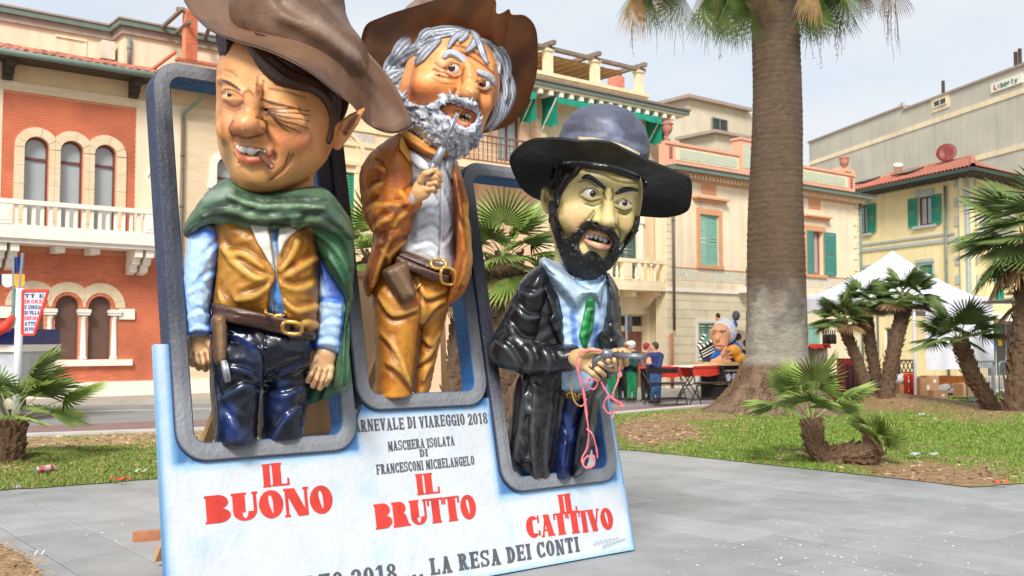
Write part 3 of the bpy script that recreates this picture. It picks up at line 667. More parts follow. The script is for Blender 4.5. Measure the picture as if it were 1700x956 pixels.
def rect_window(F, u0, u1, z0, z1, parent, mg, mf, rec=.15, w=.06, mull=1, name='window', o=0):
 mb = MB()
 for b in ((u0, u0+w, z0, z1), (u1-w, u1, z0, z1), (u0+w, u1-w, z0, z0+w), (u0+w, u1-w, z1-w, z1)): F.box(mb, *b, o-rec, o-rec+.06)
 fr = mb.build(name, mf, parent); fpart(F, 'pane', mg, fr, [(u0+w*.5, u1-w*.5, z0+w*.5, z1-w*.5, o-rec+.004, o-rec+.02)])
 for k in range(mull): u = u0+(u1-u0)*(k+1)/(mull+1); fpart(F, 'mullion', mf, fr, [(u-.03, u+.03, z0+w, z1-w, o-rec+.021, o-rec+.055)])
 return fr
# ================= brick villa on the left
FA = Facade(G(150, 664), D1)
villa = thing('villa', FA.pt(0, 0), 'orange brick villa with cream stone arches and white balcony, at the left', 'villa')
W1 = [(-1.96, -1.29), (-.99, -.34), (-.03, .61)]; W0 = [(-1.97, -1.31), (-1.03, -.36), (-.11, .56)]
UL = -6.0
WX = [(UL+.5, UL+1.2), (UL+1.5, UL+2.2)]
fpoly(FA, 'brick_backing', m_mortar, villa, rect(-2.55, 1.17, 4.30, 8.84), -.45, 0, [arch(a, b, 4.46, 7.6) for a, b in W1])
fpoly(FA, 'brick_backing', m_mortar, villa, rect(UL, 2.52, .53, 4.299), -.45, 0, [arch(a, b, 1.19, 3.06) for a, b in W0])
fpart(FA, 'corner_pilaster', m_cream, villa, [(UL, -2.551, 4.30, 9.1, -.45, .02)])
fpart(FA, 'corner_pilaster', m_cream, villa, [(1.171, 2.52, 4.30, 9.1, -.45, .02)])
fpart(FA, 'stone_band', m_travert, villa, [(-2.55, 1.17, 8.841, 9.1, -.4, .05), ])
fpart(FA, 'frieze', mat('tan_frieze', lin(222, 192, 150), .85, .06, 2), villa, [(UL, 6.6, 9.101, 9.62, -.45, .0)])
fpart(FA, 'plinth', m_white, villa, [(UL, 6.6, -.1, .529, -.45, .07)])
pw = arch(3.72, 4.34, 4.6, 7.62)
fpoly(FA, 'side_wall', m_travert, villa, rect(2.521, 6.6, .53, 9.1), -.45, .03, [pw])
arched_window(FA, 3.72, 4.34, 4.6, 7.62, villa, m_glass, m_fr_brown, transom=6.95)
mb = MB(); FA.poly(mb, [(3.45, 6.6), (3.45, 6.82), (3.5, 6.82)]+[(4.03+.53*math.cos(math.pi*(1-k/12)), 7.31+.53*math.sin(math.pi*(1-k/12))) for k in range(13)]+[(4.56, 6.82), (4.61, 6.82), (4.61, 6.6), (4.34, 6.6), (4.34, 7.31)]+[(4.03+.31*math.cos(math.pi*k/12), 7.31+.31*math.sin(math.pi*k/12)) for k in range(1, 12)]+[(3.72, 7.31), (3.72, 6.6)], .031, .09); mb.build('arch_surround', m_white, villa)
# stone surrounds of the three upper windows
def triple_surround(W, z0, zt, rin, rout, o, name, vous=7):
 for i, (a, b) in enumerate(W):
  c = (a+b)/2; zs = zt-(b-a)/2; r0 = (b-a)/2; n = vous
  for k in range(n):
   t0 = math.pi*k/n; t1 = math.pi*(k+1)/n; pts = []
   lo = W[i-1][1] if i else -99; hi = W[i+1][0] if i < len(W)-1 else 99
   def cl(u, z):
    if i and u < (lo+a)/2+.003: u = (lo+a)/2+.003
    if i < len(W)-1 and u > (hi+b)/2-.003: u = (hi+b)/2-.003
    return (u, z)
   for q in range(4): t = t0+(t1-t0)*q/3-.0; pts.append(cl(c+rout*math.cos(t), zs+rout*math.sin(t)))
   for q in range(4): t = t1+(t0-t1)*q/3; pts.append((c+r0*math.cos(t), zs+r0*math.sin(t)))
   fpoly(FA, name, m_travert, villa, pts, .001, o+.012*(k % 2))
  for (x0, x1) in ((a-(rout-r0) if i == 0 else (W[i-1][1]+a)/2+.003, a), (b, b+(rout-r0) if i == len(W)-1 else (b+W[i+1][0])/2-.003)):
   zz = z0; k = 0
   while zz < zs-.05:
    h = min(.52, zs-zz); fpart(FA, 'jamb_stone', m_travert, villa, [(x0, x1, zz, zz+h-.008, .001, o+.006*(k % 2))]); zz += h; k += 1
triple_surround(W1, 4.66, 7.6, .33, .60, .05, 'voussoir')
for a, b in W1: arched_window(FA, a, b, 4.46, 7.6, villa, m_glass, m_fr_brown, transom=6.93)
# balcony
bo = 1.0
balc = []
uz = lambda px, py, o=bo: FA.uz(px, py, o)
bz1 = uz(130, 339)[1]; bz0 = uz(130, 400)[1]; bu1 = uz(262, 360)[0]; bu0 = UL
fpart(FA, 'balcony_slab', m_white, villa, [(UL, bu1+.05, bz0-.02, bz0+.22, .06, bo+.08), (UL, bu1-.02, bz0-.14, bz0-.021, .06, bo)])
balustrade(FA, bu0, bu1, bz0+.221, bz1, bo, m_white, villa, 34, posts=(bu1-.2, uz(6, 360)[0]), square=True, r=.05)
fpart(FA, 'side_balustrade', m_white, villa, [(bu1-.16, bu1, bz1-.13, bz1-.002, .06, bo-.112), (bu1-.14, bu1-.02, bz0+.221, bz0+.36, .06, bo-.112)]+[(bu1-.12, bu1-.04, bz0+.361, bz1-.131, k, k+.08) for k in (.15, .33, .51, .69)])
for px in (8, 232):
 u = FA.uz(px, 430, .5)[0]
 mb = MB(); FA.poly(mb, [(.06, bz0-.145), (bo*.92, bz0-.145), (bo*.92, bz0-.36), (bo*.7, bz0-.4), (bo*.66, bz0-.56), (bo*.45, bz0-.6), (bo*.4, bz0-.78), (.06, bz0-.85)], 0, .22)
 # corbel profile runs outwards: turn it so
 V = np.array(mb.v)-FA.A; uu = V@FA.d; zz = V[:, 2]; dd = V@FA.n
 for k_, off in enumerate((-.27, .05)):
  m2 = MB(); m2.add([FA.pt(u+off+d_, z_, u_) for u_, z_, d_ in zip(uu, zz, dd)], [f[::-1] for f in mb.f]); m2.build('corbel', m_white, villa)
for px in (85, 143): u = FA.uz(px+12, 410, .5)[0]; fpart(FA, 'joist_end', m_white, villa, [(u-.14, u+.12, bz0-.33, bz0-.141, .06, bo*.75)])
# lower triple arch
for a, b in W0:
 arched_window(FA, a, b, 1.19, 3.06, villa, m_shut_brown, m_shut_brown, rec=.2, w=.03, name='roller_shutter')
 m2 = MB()
 for k in range(34):
  z = 1.24+k*.052; h = max(0, z-2.73); r = math.sqrt(max(.33**2-h*h, 0))-.045
  if r > .05: FA.box(m2, (a+b)/2-r, (a+b)/2+r, z, z+.04, -.178, -.168)
 m2.build('shutter_slats', m_shut_brown, villa, kind='stuff')
 c = (a+b)/2
 for k in range(15):
  t0 = math.pi*k/15; t1 = math.pi*(k+1)/15-.012
  fpoly(FA, 'arch_brick', m_brick, villa, [(c+r_*math.cos(t_), 2.727+r_*math.sin(t_)) for r_, t_ in ((.335, t0), (.425, t0), (.425, t1), (.335, t1))], .001, .03)
triple_surround([(a-.095, b+.095) for a, b in W0], 2.72, 3.155, .43, .72, .045, 'voussoir', 9)
for i, u in enumerate((-2.05, -1.17, -.235, .64)):
 mb = MB(); mb.lathe(FA.pt(u, 1.19, .0), [(.12, 0), (.12, .07), (.085, .1), (.075, 1.2), (.1, 1.24), (.085, 1.28), (.085, 1.3)], 12); mb.build('column', m_white, villa, True)
 fpart(FA, 'capital', m_white, villa, [(u-.15, u+.15, 2.49, 2.56, -.13, .13), (u-.17, u+.17, 2.561, 2.66, -.14, .15)])
for u in (-2.42, 1.02): fpart(FA, 'impost', m_white, villa, [(u-.26, u+.2, 2.38, 2.70, .013, .075)])
fpart(FA, 'sill', m_white, villa, [(-2.5, 1.16, 1.0, 1.185, -.1, .13)])
for a in (.64,): pass
# bricks, laid in courses: nearest ones single, the rest joined
def lay_bricks():
 L_, H_ = .255, .078; cand = []
 def hits(u0, u1, z0, z1):
  for W, zb, zt, ro in ((W1, 4.3, 7.6, .36), (W0, 1.19, 3.06, .36)):
   for a, b in W:
    c = (a+b)/2; zs = zt-(b-a)/2
    for u in (u0, u1):
     for z in (z0, z1):
      if (z <= zs and z >= zb and abs(u-c) < ro-.02) or (z > zs and math.hypot(u-c, z-zs) < ro): return True
  return False
 for z0_, z1_, a, b in ((.53, 4.298, UL, 2.52), (4.5, 8.84, -2.55, 1.17)):
  k = 0; z = z0_
  while z+H_ < z1_+.001:
   u = a-(L_/2 if k % 2 else 0)
   while u < b:
    x0, x1 = max(u, a), min(u+L_-.012, b)
    if x1-x0 > .05 and not hits(x0, x1, z, z+H_): cand.append((x0, x1, z, z+H_-.012))
    u += L_
   z += H_; k += 1
 vis = []; rest = MB()
 for c in cand:
  q = FA.pt(c[0], c[2]); ok = in_frame(q, -4) and c[0] > -2.7
  vis.append((c[1]-c[0] < .2, c[2] > 4.3, not ok, q[1], c))
 vis.sort(key=lambda t: t[:4]); me = None
 mb = MB(); mb.box((0, 0, 0), (L_-.012, .03, H_-.012), FA.d, FA.n); me = mesh_only(mb, m_brick)
 singles = 0
 for v in vis:
  c = v[4]
  if singles < 300 and not v[0] and not v[1] and not v[2]:
   inst(me, 'brick', FA.pt((c[0]+c[1])/2, (c[2]+c[3])/2, -.004+.003*random.random()), villa); singles += 1
  elif in_frame(FA.pt(c[0], c[2]), 40): FA.box(rest, *c, -.01, .008+.004*random.random())
 rest.build('brickwork', m_brick, villa, kind='stuff')
lay_bricks()
# round the eaves
eo = .75
gz = FA.uz(120, 109, eo)[1]
fpart(FA, 'eaves', m_soffit, villa, [(UL, 6.8, 9.621, 9.70, -.4, eo-.02)])
for px in (12, 222, 372):
 u = FA.uz(px, 150, .1)[0]; mb = MB(); FA.box(mb, u-.13, u+.13, 9.12, 9.25, .005, .2); FA.box(mb, u-.13, u+.13, 9.251, 9.43, .005, .32); FA.box(mb, u-.13, u+.13, 9.431, 9.619, .005, .6); mb.build('eaves_bracket', m_soffit, villa)
mb = MB(); mb.tube([FA.pt(UL, 9.72, eo+.05), FA.pt(6.8, 9.72, eo+.05)], .095, 10); mb.build('gutter', m_gutter, villa, True)
def roof_tiles(F, u0, u1, z0, o0, rows, dz, do, parent, m, pitch=.24, kindlast=True):
 mb = MB(); n = 6; L_ = .46
 ring = lambda s: [np.array([.105*math.cos(math.pi*k/n)*(1-.12*s), 0, .075*math.sin(math.pi*k/n)*(1-.1*s)]) for k in range(n+1)]
 slope = np.array([0, do, dz]); slope = slope/np.linalg.norm(slope)*L_
 A = [F.d*p[0]+np.array([0, 0, p[2]]) for p in ring(0)]; B = [F.d*p[0]+np.array([0, 0, p[2]])-F.n*(-slope[1])*0+(-F.n*slope[1]*-1 if False else -F.n*slope[1])+np.array([0, 0, slope[2]]) for p in ring(1)]
 C = [p*.82 if False else p-np.array([0, 0, .015]) for p in A]
 mb.loft([C, A, B], closed=False); me = mesh_only(mb, m); cnt = 0; rest = MB()
 for r in range(rows):
  k = 0; u = u0
  while u < u1:
   loc = F.pt(u+random.uniform(-.012, .012), z0+slope[2]*.8*r+random.uniform(-.008, .008), o0-slope[1]*.8*r)
   if in_frame(loc, 20):
    if cnt < 290: inst(me, 'roof_tile', loc, parent, (0, 0, random.uniform(-.05, .05))); cnt += 1
    else:
     V = [np.array(v.co)+loc for v in me.vertices]; rest.add(V, [tuple(p.vertices) for p in me.polygons])
   u += pitch
 if rest.v: rest.build('roof_tiles', m, parent, kind='stuff')
mb = MB(); mb.add([FA.pt(UL, 9.76, eo), FA.pt(6.8, 9.76, eo), FA.pt(6.8, 10.7, -2.2), FA.pt(UL, 10.7, -2.2)], [(0, 1, 2, 3)]); mb.build('roof_deck', m_tile, villa)
roof_tiles(FA, UL, 6.8, 9.78, eo+.06, 6, .32, 1.0, villa, m_tile)
pipe(FA, 2.58, .5, 8.7, .12, .055, m_pipe, villa)
mb = MB(); mb.tube([FA.pt(2.58, 8.68, .12), FA.pt(2.58, 8.85, .13), FA.pt(2.98, 9.3, .5), FA.pt(2.98, 9.66, .7)], .055, 8); mb.build('swan_neck', m_gutter, villa, True)
# diamond ornament
mb = MB(); FA.poly(mb, [(1.45, 6.75), (1.80, 6.15), (2.15, 6.75), (1.80, 7.35)], .021, .06, [[(1.53, 6.75), (1.80, 6.29), (2.07, 6.75), (1.80, 7.21)]]); mb.build('diamond_frame', m_white, villa)
for a, b in (((1.62, 6.75), (1.98, 6.75)), ((1.8, 6.45), (1.8, 7.05)), ((1.68, 6.55), (1.92, 6.95)), ((1.68, 6.95), (1.92, 6.55))):
 mb = MB(); mb.bar(FA.pt(*a, .045), FA.pt(*b, .045), .05); mb.build('diamond_grille', m_stone, villa)
# attic storey set back behind the roof
AO = -2.3
def atz(px, py, o): return FA.uz(px, py, o)
u_in = atz(190, 60, AO)[0]; u_out = atz(214, 30, AO+1.0)[0]; zat = atz(60, 32, AO)[1]
atl = zat
fpart(FA, 'attic_wall', m_cream, villa, [(UL-2, u_in, 9.9, atl, AO-4, AO)])
fpart(FA, 'attic_wall', m_cream, villa, [(u_in+.001, 9, 9.9, atl-.004, AO-4, AO+1.0)])
for z0, z1, ex, m_ in ((atl-.25, atl-.02, .10, m_gutter2), (atl-.019, atl+.16, .22, m_gutter), (atl+.161, atl+.22, .26, m_gutter2)):
 fpart(FA, 'attic_cornice', m_, villa, [(UL-2, u_in-.001-ex, z0, z1, AO-.1, AO+ex), (u_in-ex, 9.2, z0, z1-.003, AO-.1, AO+1.0+ex)])
a0 = atz(92, 58, AO); a1 = atz(143, 95, AO)
fpart(FA, 'blind_panel', m_cream, villa, [(a0[0], a1[0], a0[1]-.05, a0[1]+.02, AO+.001, AO+.05), (a1[0]-.06, a1[0], a1[1]-.6, a0[1]-.051, AO+.001, AO+.03)])
q = (u_in-.32, atz(196, 88, AO+.4)[1]); ac = thing('air_conditioner', FA.pt(q[0], q[1]-.4, AO+.3), 'rusty white air conditioning unit hanging on the attic wall of the brick villa', 'air conditioner')
fpart(FA, 'case', mat('rusted_white', lin(226, 216, 198), .6, .1, 5, dirt=.5), ac, [(q[0]-.2, q[0]+.2, q[1]-.28, q[1]+.32, AO+.1, AO+.5)])
fpart(FA, 'rusty_tray', mat('rust', lin(120, 62, 42), .8, .3, 9), ac, [(q[0]-.24, q[0]+.24, q[1]-.36, q[1]-.281, AO+.001, AO+.55), (q[0]-.05, q[0]+.05, q[1]-.5, q[1]-.361, AO+.2, AO+.3)])
q0 = atz(216, 62, AO+1.06); q1 = atz(214, 112, AO+1.06); pipe(FA, q1[0], q1[1], q0[1], AO+1.07, .06, mat('grey_pipe', lin(128, 134, 132), .5), villa)
# roof terrace with brick pillar and timber pergola
TO = .1
t0 = atz(300, 96, TO); t1 = atz(372, 112, TO)
fpart(FA, 'terrace_parapet', m_cream2, villa, [(t0[0]-.05, 7.4, 9.9, t0[1]-.08, TO-.2, TO)])
fpart(FA, 'parapet_coping', mat('red_coping', lin(206, 112, 84), .7, .1, 5), villa, [(t0[0]-.1, 7.45, t0[1]-.079, t0[1]+.0, TO-.25, TO+.06)])
mb = MB(); c0 = FA.pt(t0[0]-.05, t0[1]-.06, TO-.3); q = atz(292, 86, TO-.6); q2 = atz(252, 116, TO-.8); mb.bar(FA.pt(q[0], q[1], TO-.6), FA.pt(q2[0], q2[1], TO-.8), .3, .06); mb.build('parapet_coping', _M['red_coping'], villa)
pl = atz(315, 60, TO-.1); pb = atz(315, 95, TO-.1); ptop = atz(315, 17, TO-.1)
def brick_pillar():
 w = .19; mb = MB(); FA.box(mb, pl[0]-w+.012, pl[0]+w-.012, t0[1]-.02, ptop[1], TO-.1-w+.012, TO-.1+w-.012); mb.build('pillar_core', m_mortar, villa)
 z = t0[1]; k = 0; b1 = MB(); b1.box((0, 0, .032), (.178, .06, .064), FA.d, FA.n); me = mesh_only(b1, m_brick)
 while z+.07 < ptop[1]:
  for off in (-w/2+.001, w/2-.001):
   inst(me, 'brick', FA.pt(pl[0]+off*.98, z, TO-.1+w-.03), villa)
  z += .077; k += 1
brick_pillar()
m_perg = mat('weathered_timber', lin(138, 122, 108), .85, .2, 6, .3, 50)
for (xa, ya, xb, yb) in ((262, 52, 304, 14), (288, 58, 316, 36), (338, 68, 352, 36), (362, 72, 380, 50)):
 A_ = atz(xa, ya, TO-1.6); B_ = atz(xb, yb, TO+.5); mb = MB(); mb.bar(FA.pt(A_[0], A_[1], TO-1.6), FA.pt(B_[0], B_[1], TO+.5), .11, .09); mb.build('pergola_beam', m_perg, villa)
A_ = atz(297, 10, TO+.1); B_ = atz(420, 34, TO+.1); mb = MB(); mb.bar(FA.pt(A_[0], A_[1]-.05, TO-.08), FA.pt(B_[0], B_[1]-.05, TO-.08), .14, .12); mb.build('pergola_beam', m_perg, villa)
# ================= cream house with tiled frieze between the villa and the three-storey house
def fz(F, px, py, o=0): return F.uz(px, py, o)
FB = FA
cbu0 = 6.601; cbu1 = FB.uz(742, 400)[0]
lib = thing('town_house', FB.pt(cbu0, 0), 'cream house with flower tile frieze and round arch over green shutters, behind the figures', 'house')
s0 = fz(FB, 565, 284); s1 = fz(FB, 589, 340); ztop = fz(FB, 600, 205)[1]+1.6
sw = (fz(FB, 545, 300)[0], fz(FB, 589, 300)[0])
fpoly(FB, 'wall', m_cream2, lib, rect(cbu0, cbu1, -.1, ztop), -.5, 0, [rect(sw[0], sw[1], s0[1]-2.4, s0[1])])
f0 = fz(FB, 580, 235)[1]; f1 = fz(FB, 580, 216)[1]
fpart(FB, 'tile_frieze', m_mos3, lib, [(cbu0, fz(FB, 622, 220)[0], f0, f1, .001, .02)]); fpart(FB, 'frieze_moulding', m_cream2, lib, [(cbu0, cbu1, f0-.14, f0-.001, .001, .06), (cbu0, cbu1, f1+.001, f1+.1, .001, .06), (fz(FB, 623, 220)[0], fz(FB, 632, 220)[0], 3, f0-.141, .001, .08)])
sh = shutter(FB, sw[0], sw[0]+(sw[1]-sw[0])*.48, s0[1]-2.38, s0[1]-.01, -.1, m_green, lib, 20); shutter(FB, sw[0]+(sw[1]-sw[0])*.5, sw[1], s0[1]-2.38, s0[1]-.01, -.1, m_green, lib, 20)
ac_ = (sw[0]+sw[1])/2-.2; ra = fz(FB, 607, 270)[0]-ac_; za = s0[1]+.42
for rr, oo, wdt in ((ra, .09, .14), (ra-.2, .05, .06)):
 n = 14; out = [(ac_+rr*math.cos(math.pi*k/n), za+rr*math.sin(math.pi*k/n)) for k in range(n+1)]; inn = [(ac_+(rr-wdt)*math.cos(math.pi*k/n), za+(rr-wdt)*math.sin(math.pi*k/n)) for k in range(n, -1, -1)]
 fpoly(FB, 'arch_moulding', m_cream2, lib, out+inn, .001, oo)
fpart(FB, 'lintel', m_cream2, lib, [(ac_-ra, ac_+ra, s0[1]+.25, s0[1]+.40, .001, .1)])
fpart(FB, 'window_column', m_cream2, lib, [(sw[1]+.06, sw[1]+.26, s0[1]-2.4, s0[1]+.0, .001, .07), (sw[1]+.02, sw[1]+.3, s0[1]+.001, s0[1]+.249, .001, .085)])
fpart(FB, 'ground_floor_band', m_orange, lib, [(cbu0, cbu1, 3.6, 3.8, .001, .08)])
for u in np.arange(cbu0+.6, cbu1-1, 2.4): rect_window(FB, u, u+1.1, .9, 3.1, lib, m_glassd, m_fr_brown, rec=-.03)
# ================= three-storey house with roof terrace and green awnings
FC = Facade(G(1090, 647), D1)
c3 = thing('corner_house', FC.pt(0, 0), 'cream and peach three-storey house with green awnings, balconies and a roof terrace', 'house')
UE = .30; z_wall = 9.62
pd0 = fz(FC, 1025, 514); pdr = fz(FC, 1083, 514)
wC = (fz(FC, 1015, 400)[0], fz(FC, 1058, 400)[0]); wz1 = fz(FC, 1058, 372)[1]
gd = (fz(FC, 826, 230)[0], fz(FC, 862, 230)[0]); gdz = fz(FC, 845, 190)[1]
fpoly(FC, 'wall', m_cream2, c3, rect(-5.4, UE, -.1, z_wall), -.5, 0, [rect(-2.35, -.35, .02, 2.66), rect(wC[0], wC[1], 3.9, wz1), rect(-4.3, -3.1, 6.8, 8.8), rect(-1.6, -.5, 6.8, 8.8)])
fpoly(FC, 'wall', m_peach, c3, rect(-10.6, -5.401, -.1, z_wall), -.5, .02, [rect(gd[0], gd[1], 7.42, gdz)])
for u0, u1 in ((-4.3, -3.1), (-1.6, -.5)): rect_window(FC, u0, u1, 6.8, 8.8, c3, m_glass, m_white)
rect_window(FC, gd[0], gd[1], 7.42, gdz, c3, m_glass, m_fr_brown, mull=1)
k = 0
for z in np.arange(7.3, 9.7, .34): fpart(FC, 'quoin', m_peach, c3, [(-5.66-(.16 if k % 2 else 0), -5.402, z, z+.32, .021, .05)]); k += 1
co = .85
fpart(FC, 'cornice', m_cream2, c3, [(-10.7, UE+.1, z_wall+.001, z_wall+.12, -.5, .25)])
fpart(FC, 'soffit', m_cream2, c3, [(-10.7, UE+.45, z_wall+.121, z_wall+.2, -.5, co-.06)])
mod = MB(); mod.box((0, 0, 0), (.16, .5, .16), FC.d, FC.n); me_mod = mesh_only(mod, m_white)
for u in np.arange(-10.4, UE+.3, .44): inst(me_mod, 'modillion', FC.pt(u, z_wall+.035, .52), c3)
cg = fz(FC, 1000, 151, co)[1]
fpart(FC, 'gutter', m_gutter, c3, [(-10.7, UE+.62, z_wall+.201, z_wall+.34, co-.25, co)]); fpart(FC, 'eaves_tile_edge', mat('grey_brown_edge', lin(142, 122, 106), .8, .15, 6), c3, [(-10.7, UE+.66, z_wall+.341, z_wall+.42, -.5, co+.05)])
def awning(u0, u1, z1, z0, o, front=.2):
 aw = thing('awning', FC.pt((u0+u1)/2, z1, 0), 'long green scalloped awning over the top floor windows of the cream house' if u1-u0 > 2 else 'end of a green awning by the peach balcony, half hidden by the brown hat', 'awning')
 n = max(4, int((u1-u0)/.09)); mb = MB(); top = [FC.pt(u0+(u1-u0)*k/n, z1, .02) for k in range(n+1)]; edge = [FC.pt(u0+(u1-u0)*k/n, z1-.12, o+.02*math.sin(k*.8)) for k in range(n+1)]
 low = [FC.pt(u0+(u1-u0)*k/n, z1-.12-front-.035*abs(math.sin(k*.5))+.02*math.sin(k*.21), o+.03+.025*math.sin(k*1.1)) for k in range(n+1)]
 mb.loft([top, edge, low], closed=False); mb.build('cloth', m_awn, aw, True)
 for u in (u0, u1):
  mb = MB(); r = []
  for i in range(6):
   oo = .02+o*i/5; r.append([FC.pt(u+.03*math.sin(i*2+j*.6), z1-.02-.1*i/5-(z1-z0)*j/6*(.93+.07*math.cos(i*2.2)), oo) for j in range(7)])
  mb.loft(r, closed=False); mb.build('side_curtain', m_awn, aw, True)
  mb = MB(); mb.tube([FC.pt(u, z0-.05, .05), FC.pt(u, z1-.15, o-.03)], .03, 6); mb.build('arm', m_white, aw)
aL = fz(FC, 925, 165, .8); aR = fz(FC, 1098, 190, .8)
awning(aL[0], aR[0], aL[1]+.2, aL[1]-.8, .8)
aL2 = fz(FC, 858, 150, .8); aR2 = fz(FC, 889, 160, .8)
awning(aL2[0]-1, aR2[0], aL[1]+.2, aL[1]-.8, .8)
# roof terrace
tb = fz(FC, 905, 117, .1)[1]
fpart(FC, 'terrace_wall', m_cream2, c3, [(-10.6, -.25, z_wall+.421, tb-.1, -.6, -.1)]); fpart(FC, 'terrace_coping', m_cream2, c3, [(-10.6, -.2, tb-.099, tb+.02, -.65, -.02)])
tz = fz(FC, 905, 80, -.3)[1]
for px in (910, 988, 1061):
 u = fz(FC, px, 100, -.3)[0]; col = fpart(FC, 'terrace_column', m_cream2, c3, [(u-.13, u+.13, tb+.021, tz-.1, -.45, -.19)]); fpart(FC, 'capital', m_cream2, col, [(u-.17, u+.17, tz-.099, tz-.02, -.49, -.15)])
u9 = fz(FC, 1068, 100, -.3)[0]
fpart(FC, 'pergola_beam', m_perg, c3, [(-10.6, u9+.05, tz-.019, tz+.09, -.42, -.22)])
for px in (915, 990, 1066): u = fz(FC, px-4, 80, -.3)[0]; fpart(FC, 'pergola_rafter', m_perg, c3, [(u-.09, u+.06, tz+.091, tz+.23, -3.4, .02)])
mb = MB(); up_ = fz(FC, 1040, 100, -.3)[0]
n = 44
for k in range(n):
 u = -10.2+(up_+10.2)*k/n; w = (up_+10.2)/n*.86
 FC.box(mb, u, u+w, tz-.14+.01*(k % 2), tz-.11+.01*(k % 2), -3.3, -.5)
mb.build('reed_matting', mat('reed_mat', lin(172, 136, 92), .9, .2, 12), c3, kind='stuff')
fpart(FC, 'terrace_back_screen', mat('reed_screen', lin(150, 118, 82), .9, .25, 14, stretch=(8, 8, .5)), c3, [(-10.6, fz(FC, 980, 100, -3.2)[0], tb-.4, tz-.16, -3.3, -3.2)])
qc = fz(FC, 1024, 135, -4); ch = fpart(FC, 'chimney', mat('chimney_brick', lin(224, 140, 116), .85, .15, 5), c3, [(qc[0]-.24, qc[0]+.24, 9.9, qc[1]+.18, -4.3, -3.8)])
fpart(FC, 'chimney_pots', _M['chimney_brick'], ch, [(qc[0]-.22+.15*k, qc[0]-.14+.15*k, qc[1]+.181, qc[1]+.36, -4.25, -3.85) for k in range(3)]+[(qc[0]-.27, qc[0]+.27, qc[1]+.361, qc[1]+.42, -4.33, -3.77)])
# iron balcony on the second floor
r0 = fz(FC, 760, 220, .8); zb_ = fz(FC, 800, 270, .8)[1]; zr = fz(FC, 800, 222, .8)[1]; ue_ = fz(FC, 900, 230, .8)[0]
fpart(FC, 'balcony_slab', m_cream2, c3, [(-10.6, ue_, zb_-.2, zb_, .021, .85), (-10.6, ue_-.05, zb_-.34, zb_-.201, .021, .7)])
mb = MB(); FC.box(mb, -10.6, ue_-.05, zr-.05, zr, .72, .78); FC.box(mb, -10.6, ue_-.05, zb_+.06, zb_+.1, .73, .77); FC.box(mb, -10.6, ue_-.05, zr-.24, zr-.21, .73, .77); mb.build('iron_rail', m_iron, c3)
b1 = MB(); b1.box((0, 0, 0), (.022, .022, zr-zb_-.12), FC.d, FC.n)
for q in (-.25, -.05, .15): b1.tube([np.array([0.055, 0, q])+.05*np.array([math.cos(t)*FC.d[0], math.cos(t)*FC.d[1], math.sin(t)*1.3]) for t in np.linspace(0, 6.28, 7)], .008, 4)
me_b = mesh_only(b1, m_iron)
for u in np.arange(-10.5, ue_-.1, .17): inst(me_b, 'iron_bar', FC.pt(u, (zb_+zr)/2, .75), c3)
# first floor balcony with turned balusters
bo = .9; zt_ = fz(FC, 1060, 430, bo)[1]; zb2 = fz(FC, 1060, 474, bo)[1]; bl = fz(FC, 930, 430, bo)[0]; br_ = fz(FC, 1112, 450, bo)[0]
fpart(FC, 'balcony_slab', m_cream2, c3, [(bl, br_+.06, zb2-.16, zb2+.04, .001, bo+.08)])
pm = fz(FC, 1040, 450, bo)[0]
balustrade(FC, bl, br_, zb2+.041, zt_, bo, m_cream2, c3, 17, posts=(br_-.2, pm), r=.06)
fpart(FC, 'side_balustrade', m_cream2, c3, [(br_-.18, br_-.02, zt_-.13, zt_-.002, .001, bo-.112)]+[(br_-.15, br_-.05, zb2+.042, zt_-.131, k, k+.1) for k in (.1, .34, .58)])
for px in (1015, 1042): u = fz(FC, px, 480, .5)[0]; fpart(FC, 'joist_end', m_cream2, c3, [(u-.1, u+.1, zb2-.36, zb2-.161, .001, bo*.9)])
u = fz(FC, 1080, 490, .4)[0]; mb = MB(); mb.loft([[FC.pt(u+a_, z_, o_) for a_ in (-.12, .12)]+[FC.pt(u+a_, zb2-.161, o_) for a_ in (.12, -.12)] for z_, o_ in ((zb2-.75, .001), (zb2-.62, .25), (zb2-.38, .5), (zb2-.3, .8))], True); mb.build('corbel', m_cream2, c3)
shutter(FC, wC[0], (wC[0]+wC[1])/2-.005, 3.95, wz1-.02, -.12, m_dgreen, c3, 24); shutter(FC, (wC[0]+wC[1])/2+.005, wC[1], 3.95, wz1-.02, -.12, m_dgreen, c3, 24)
fpart(FC, 'window_surround', m_white, c3, [(wC[1], wC[1]+.24, 3.9, wz1+.02, .001, .06), (wC[0]-.24, wC[1]+.3, wz1+.021, wz1+.26, .001, .1), (wC[0]-.24, wC[0], 3.9, wz1+.02, .001, .06)])
# entrance
fpart(FC, 'door_reveal', m_cream2, c3, [(-2.35, -.35, 2.2, 2.659, -.49, -.3), (-2.35, -2.05, .02, 2.199, -.49, -.3), (-.60, -.35, .02, 2.199, -.49, -.3)]) if False else None
dr = (fz(FC, 1027, 600, -.3)[0], fz(FC, 1075, 600, -.3)[0]); dz = fz(FC, 1050, 550, -.3)[1]; tz0 = fz(FC, 1050, 541, -.3)[1]; tz1 = fz(FC, 1050, 525, -.3)[1]
fpart(FC, 'entrance_wall', m_cream2, c3, [(-2.35, -.35, tz1, 2.66, -.49, -.35), (dr[1], -.35, .02, tz1-.001, -.49, -.35), (-2.35, dr[0]-.4, .02, tz1-.001, -.49, -.35), (dr[0]-.4, dr[1]-.001, dz, tz0, -.49, -.35)])
d_ = fpart(FC, 'door', m_door, c3, [(dr[0]-.4, dr[1]-.002, .02, dz-.001, -.47, -.4)])
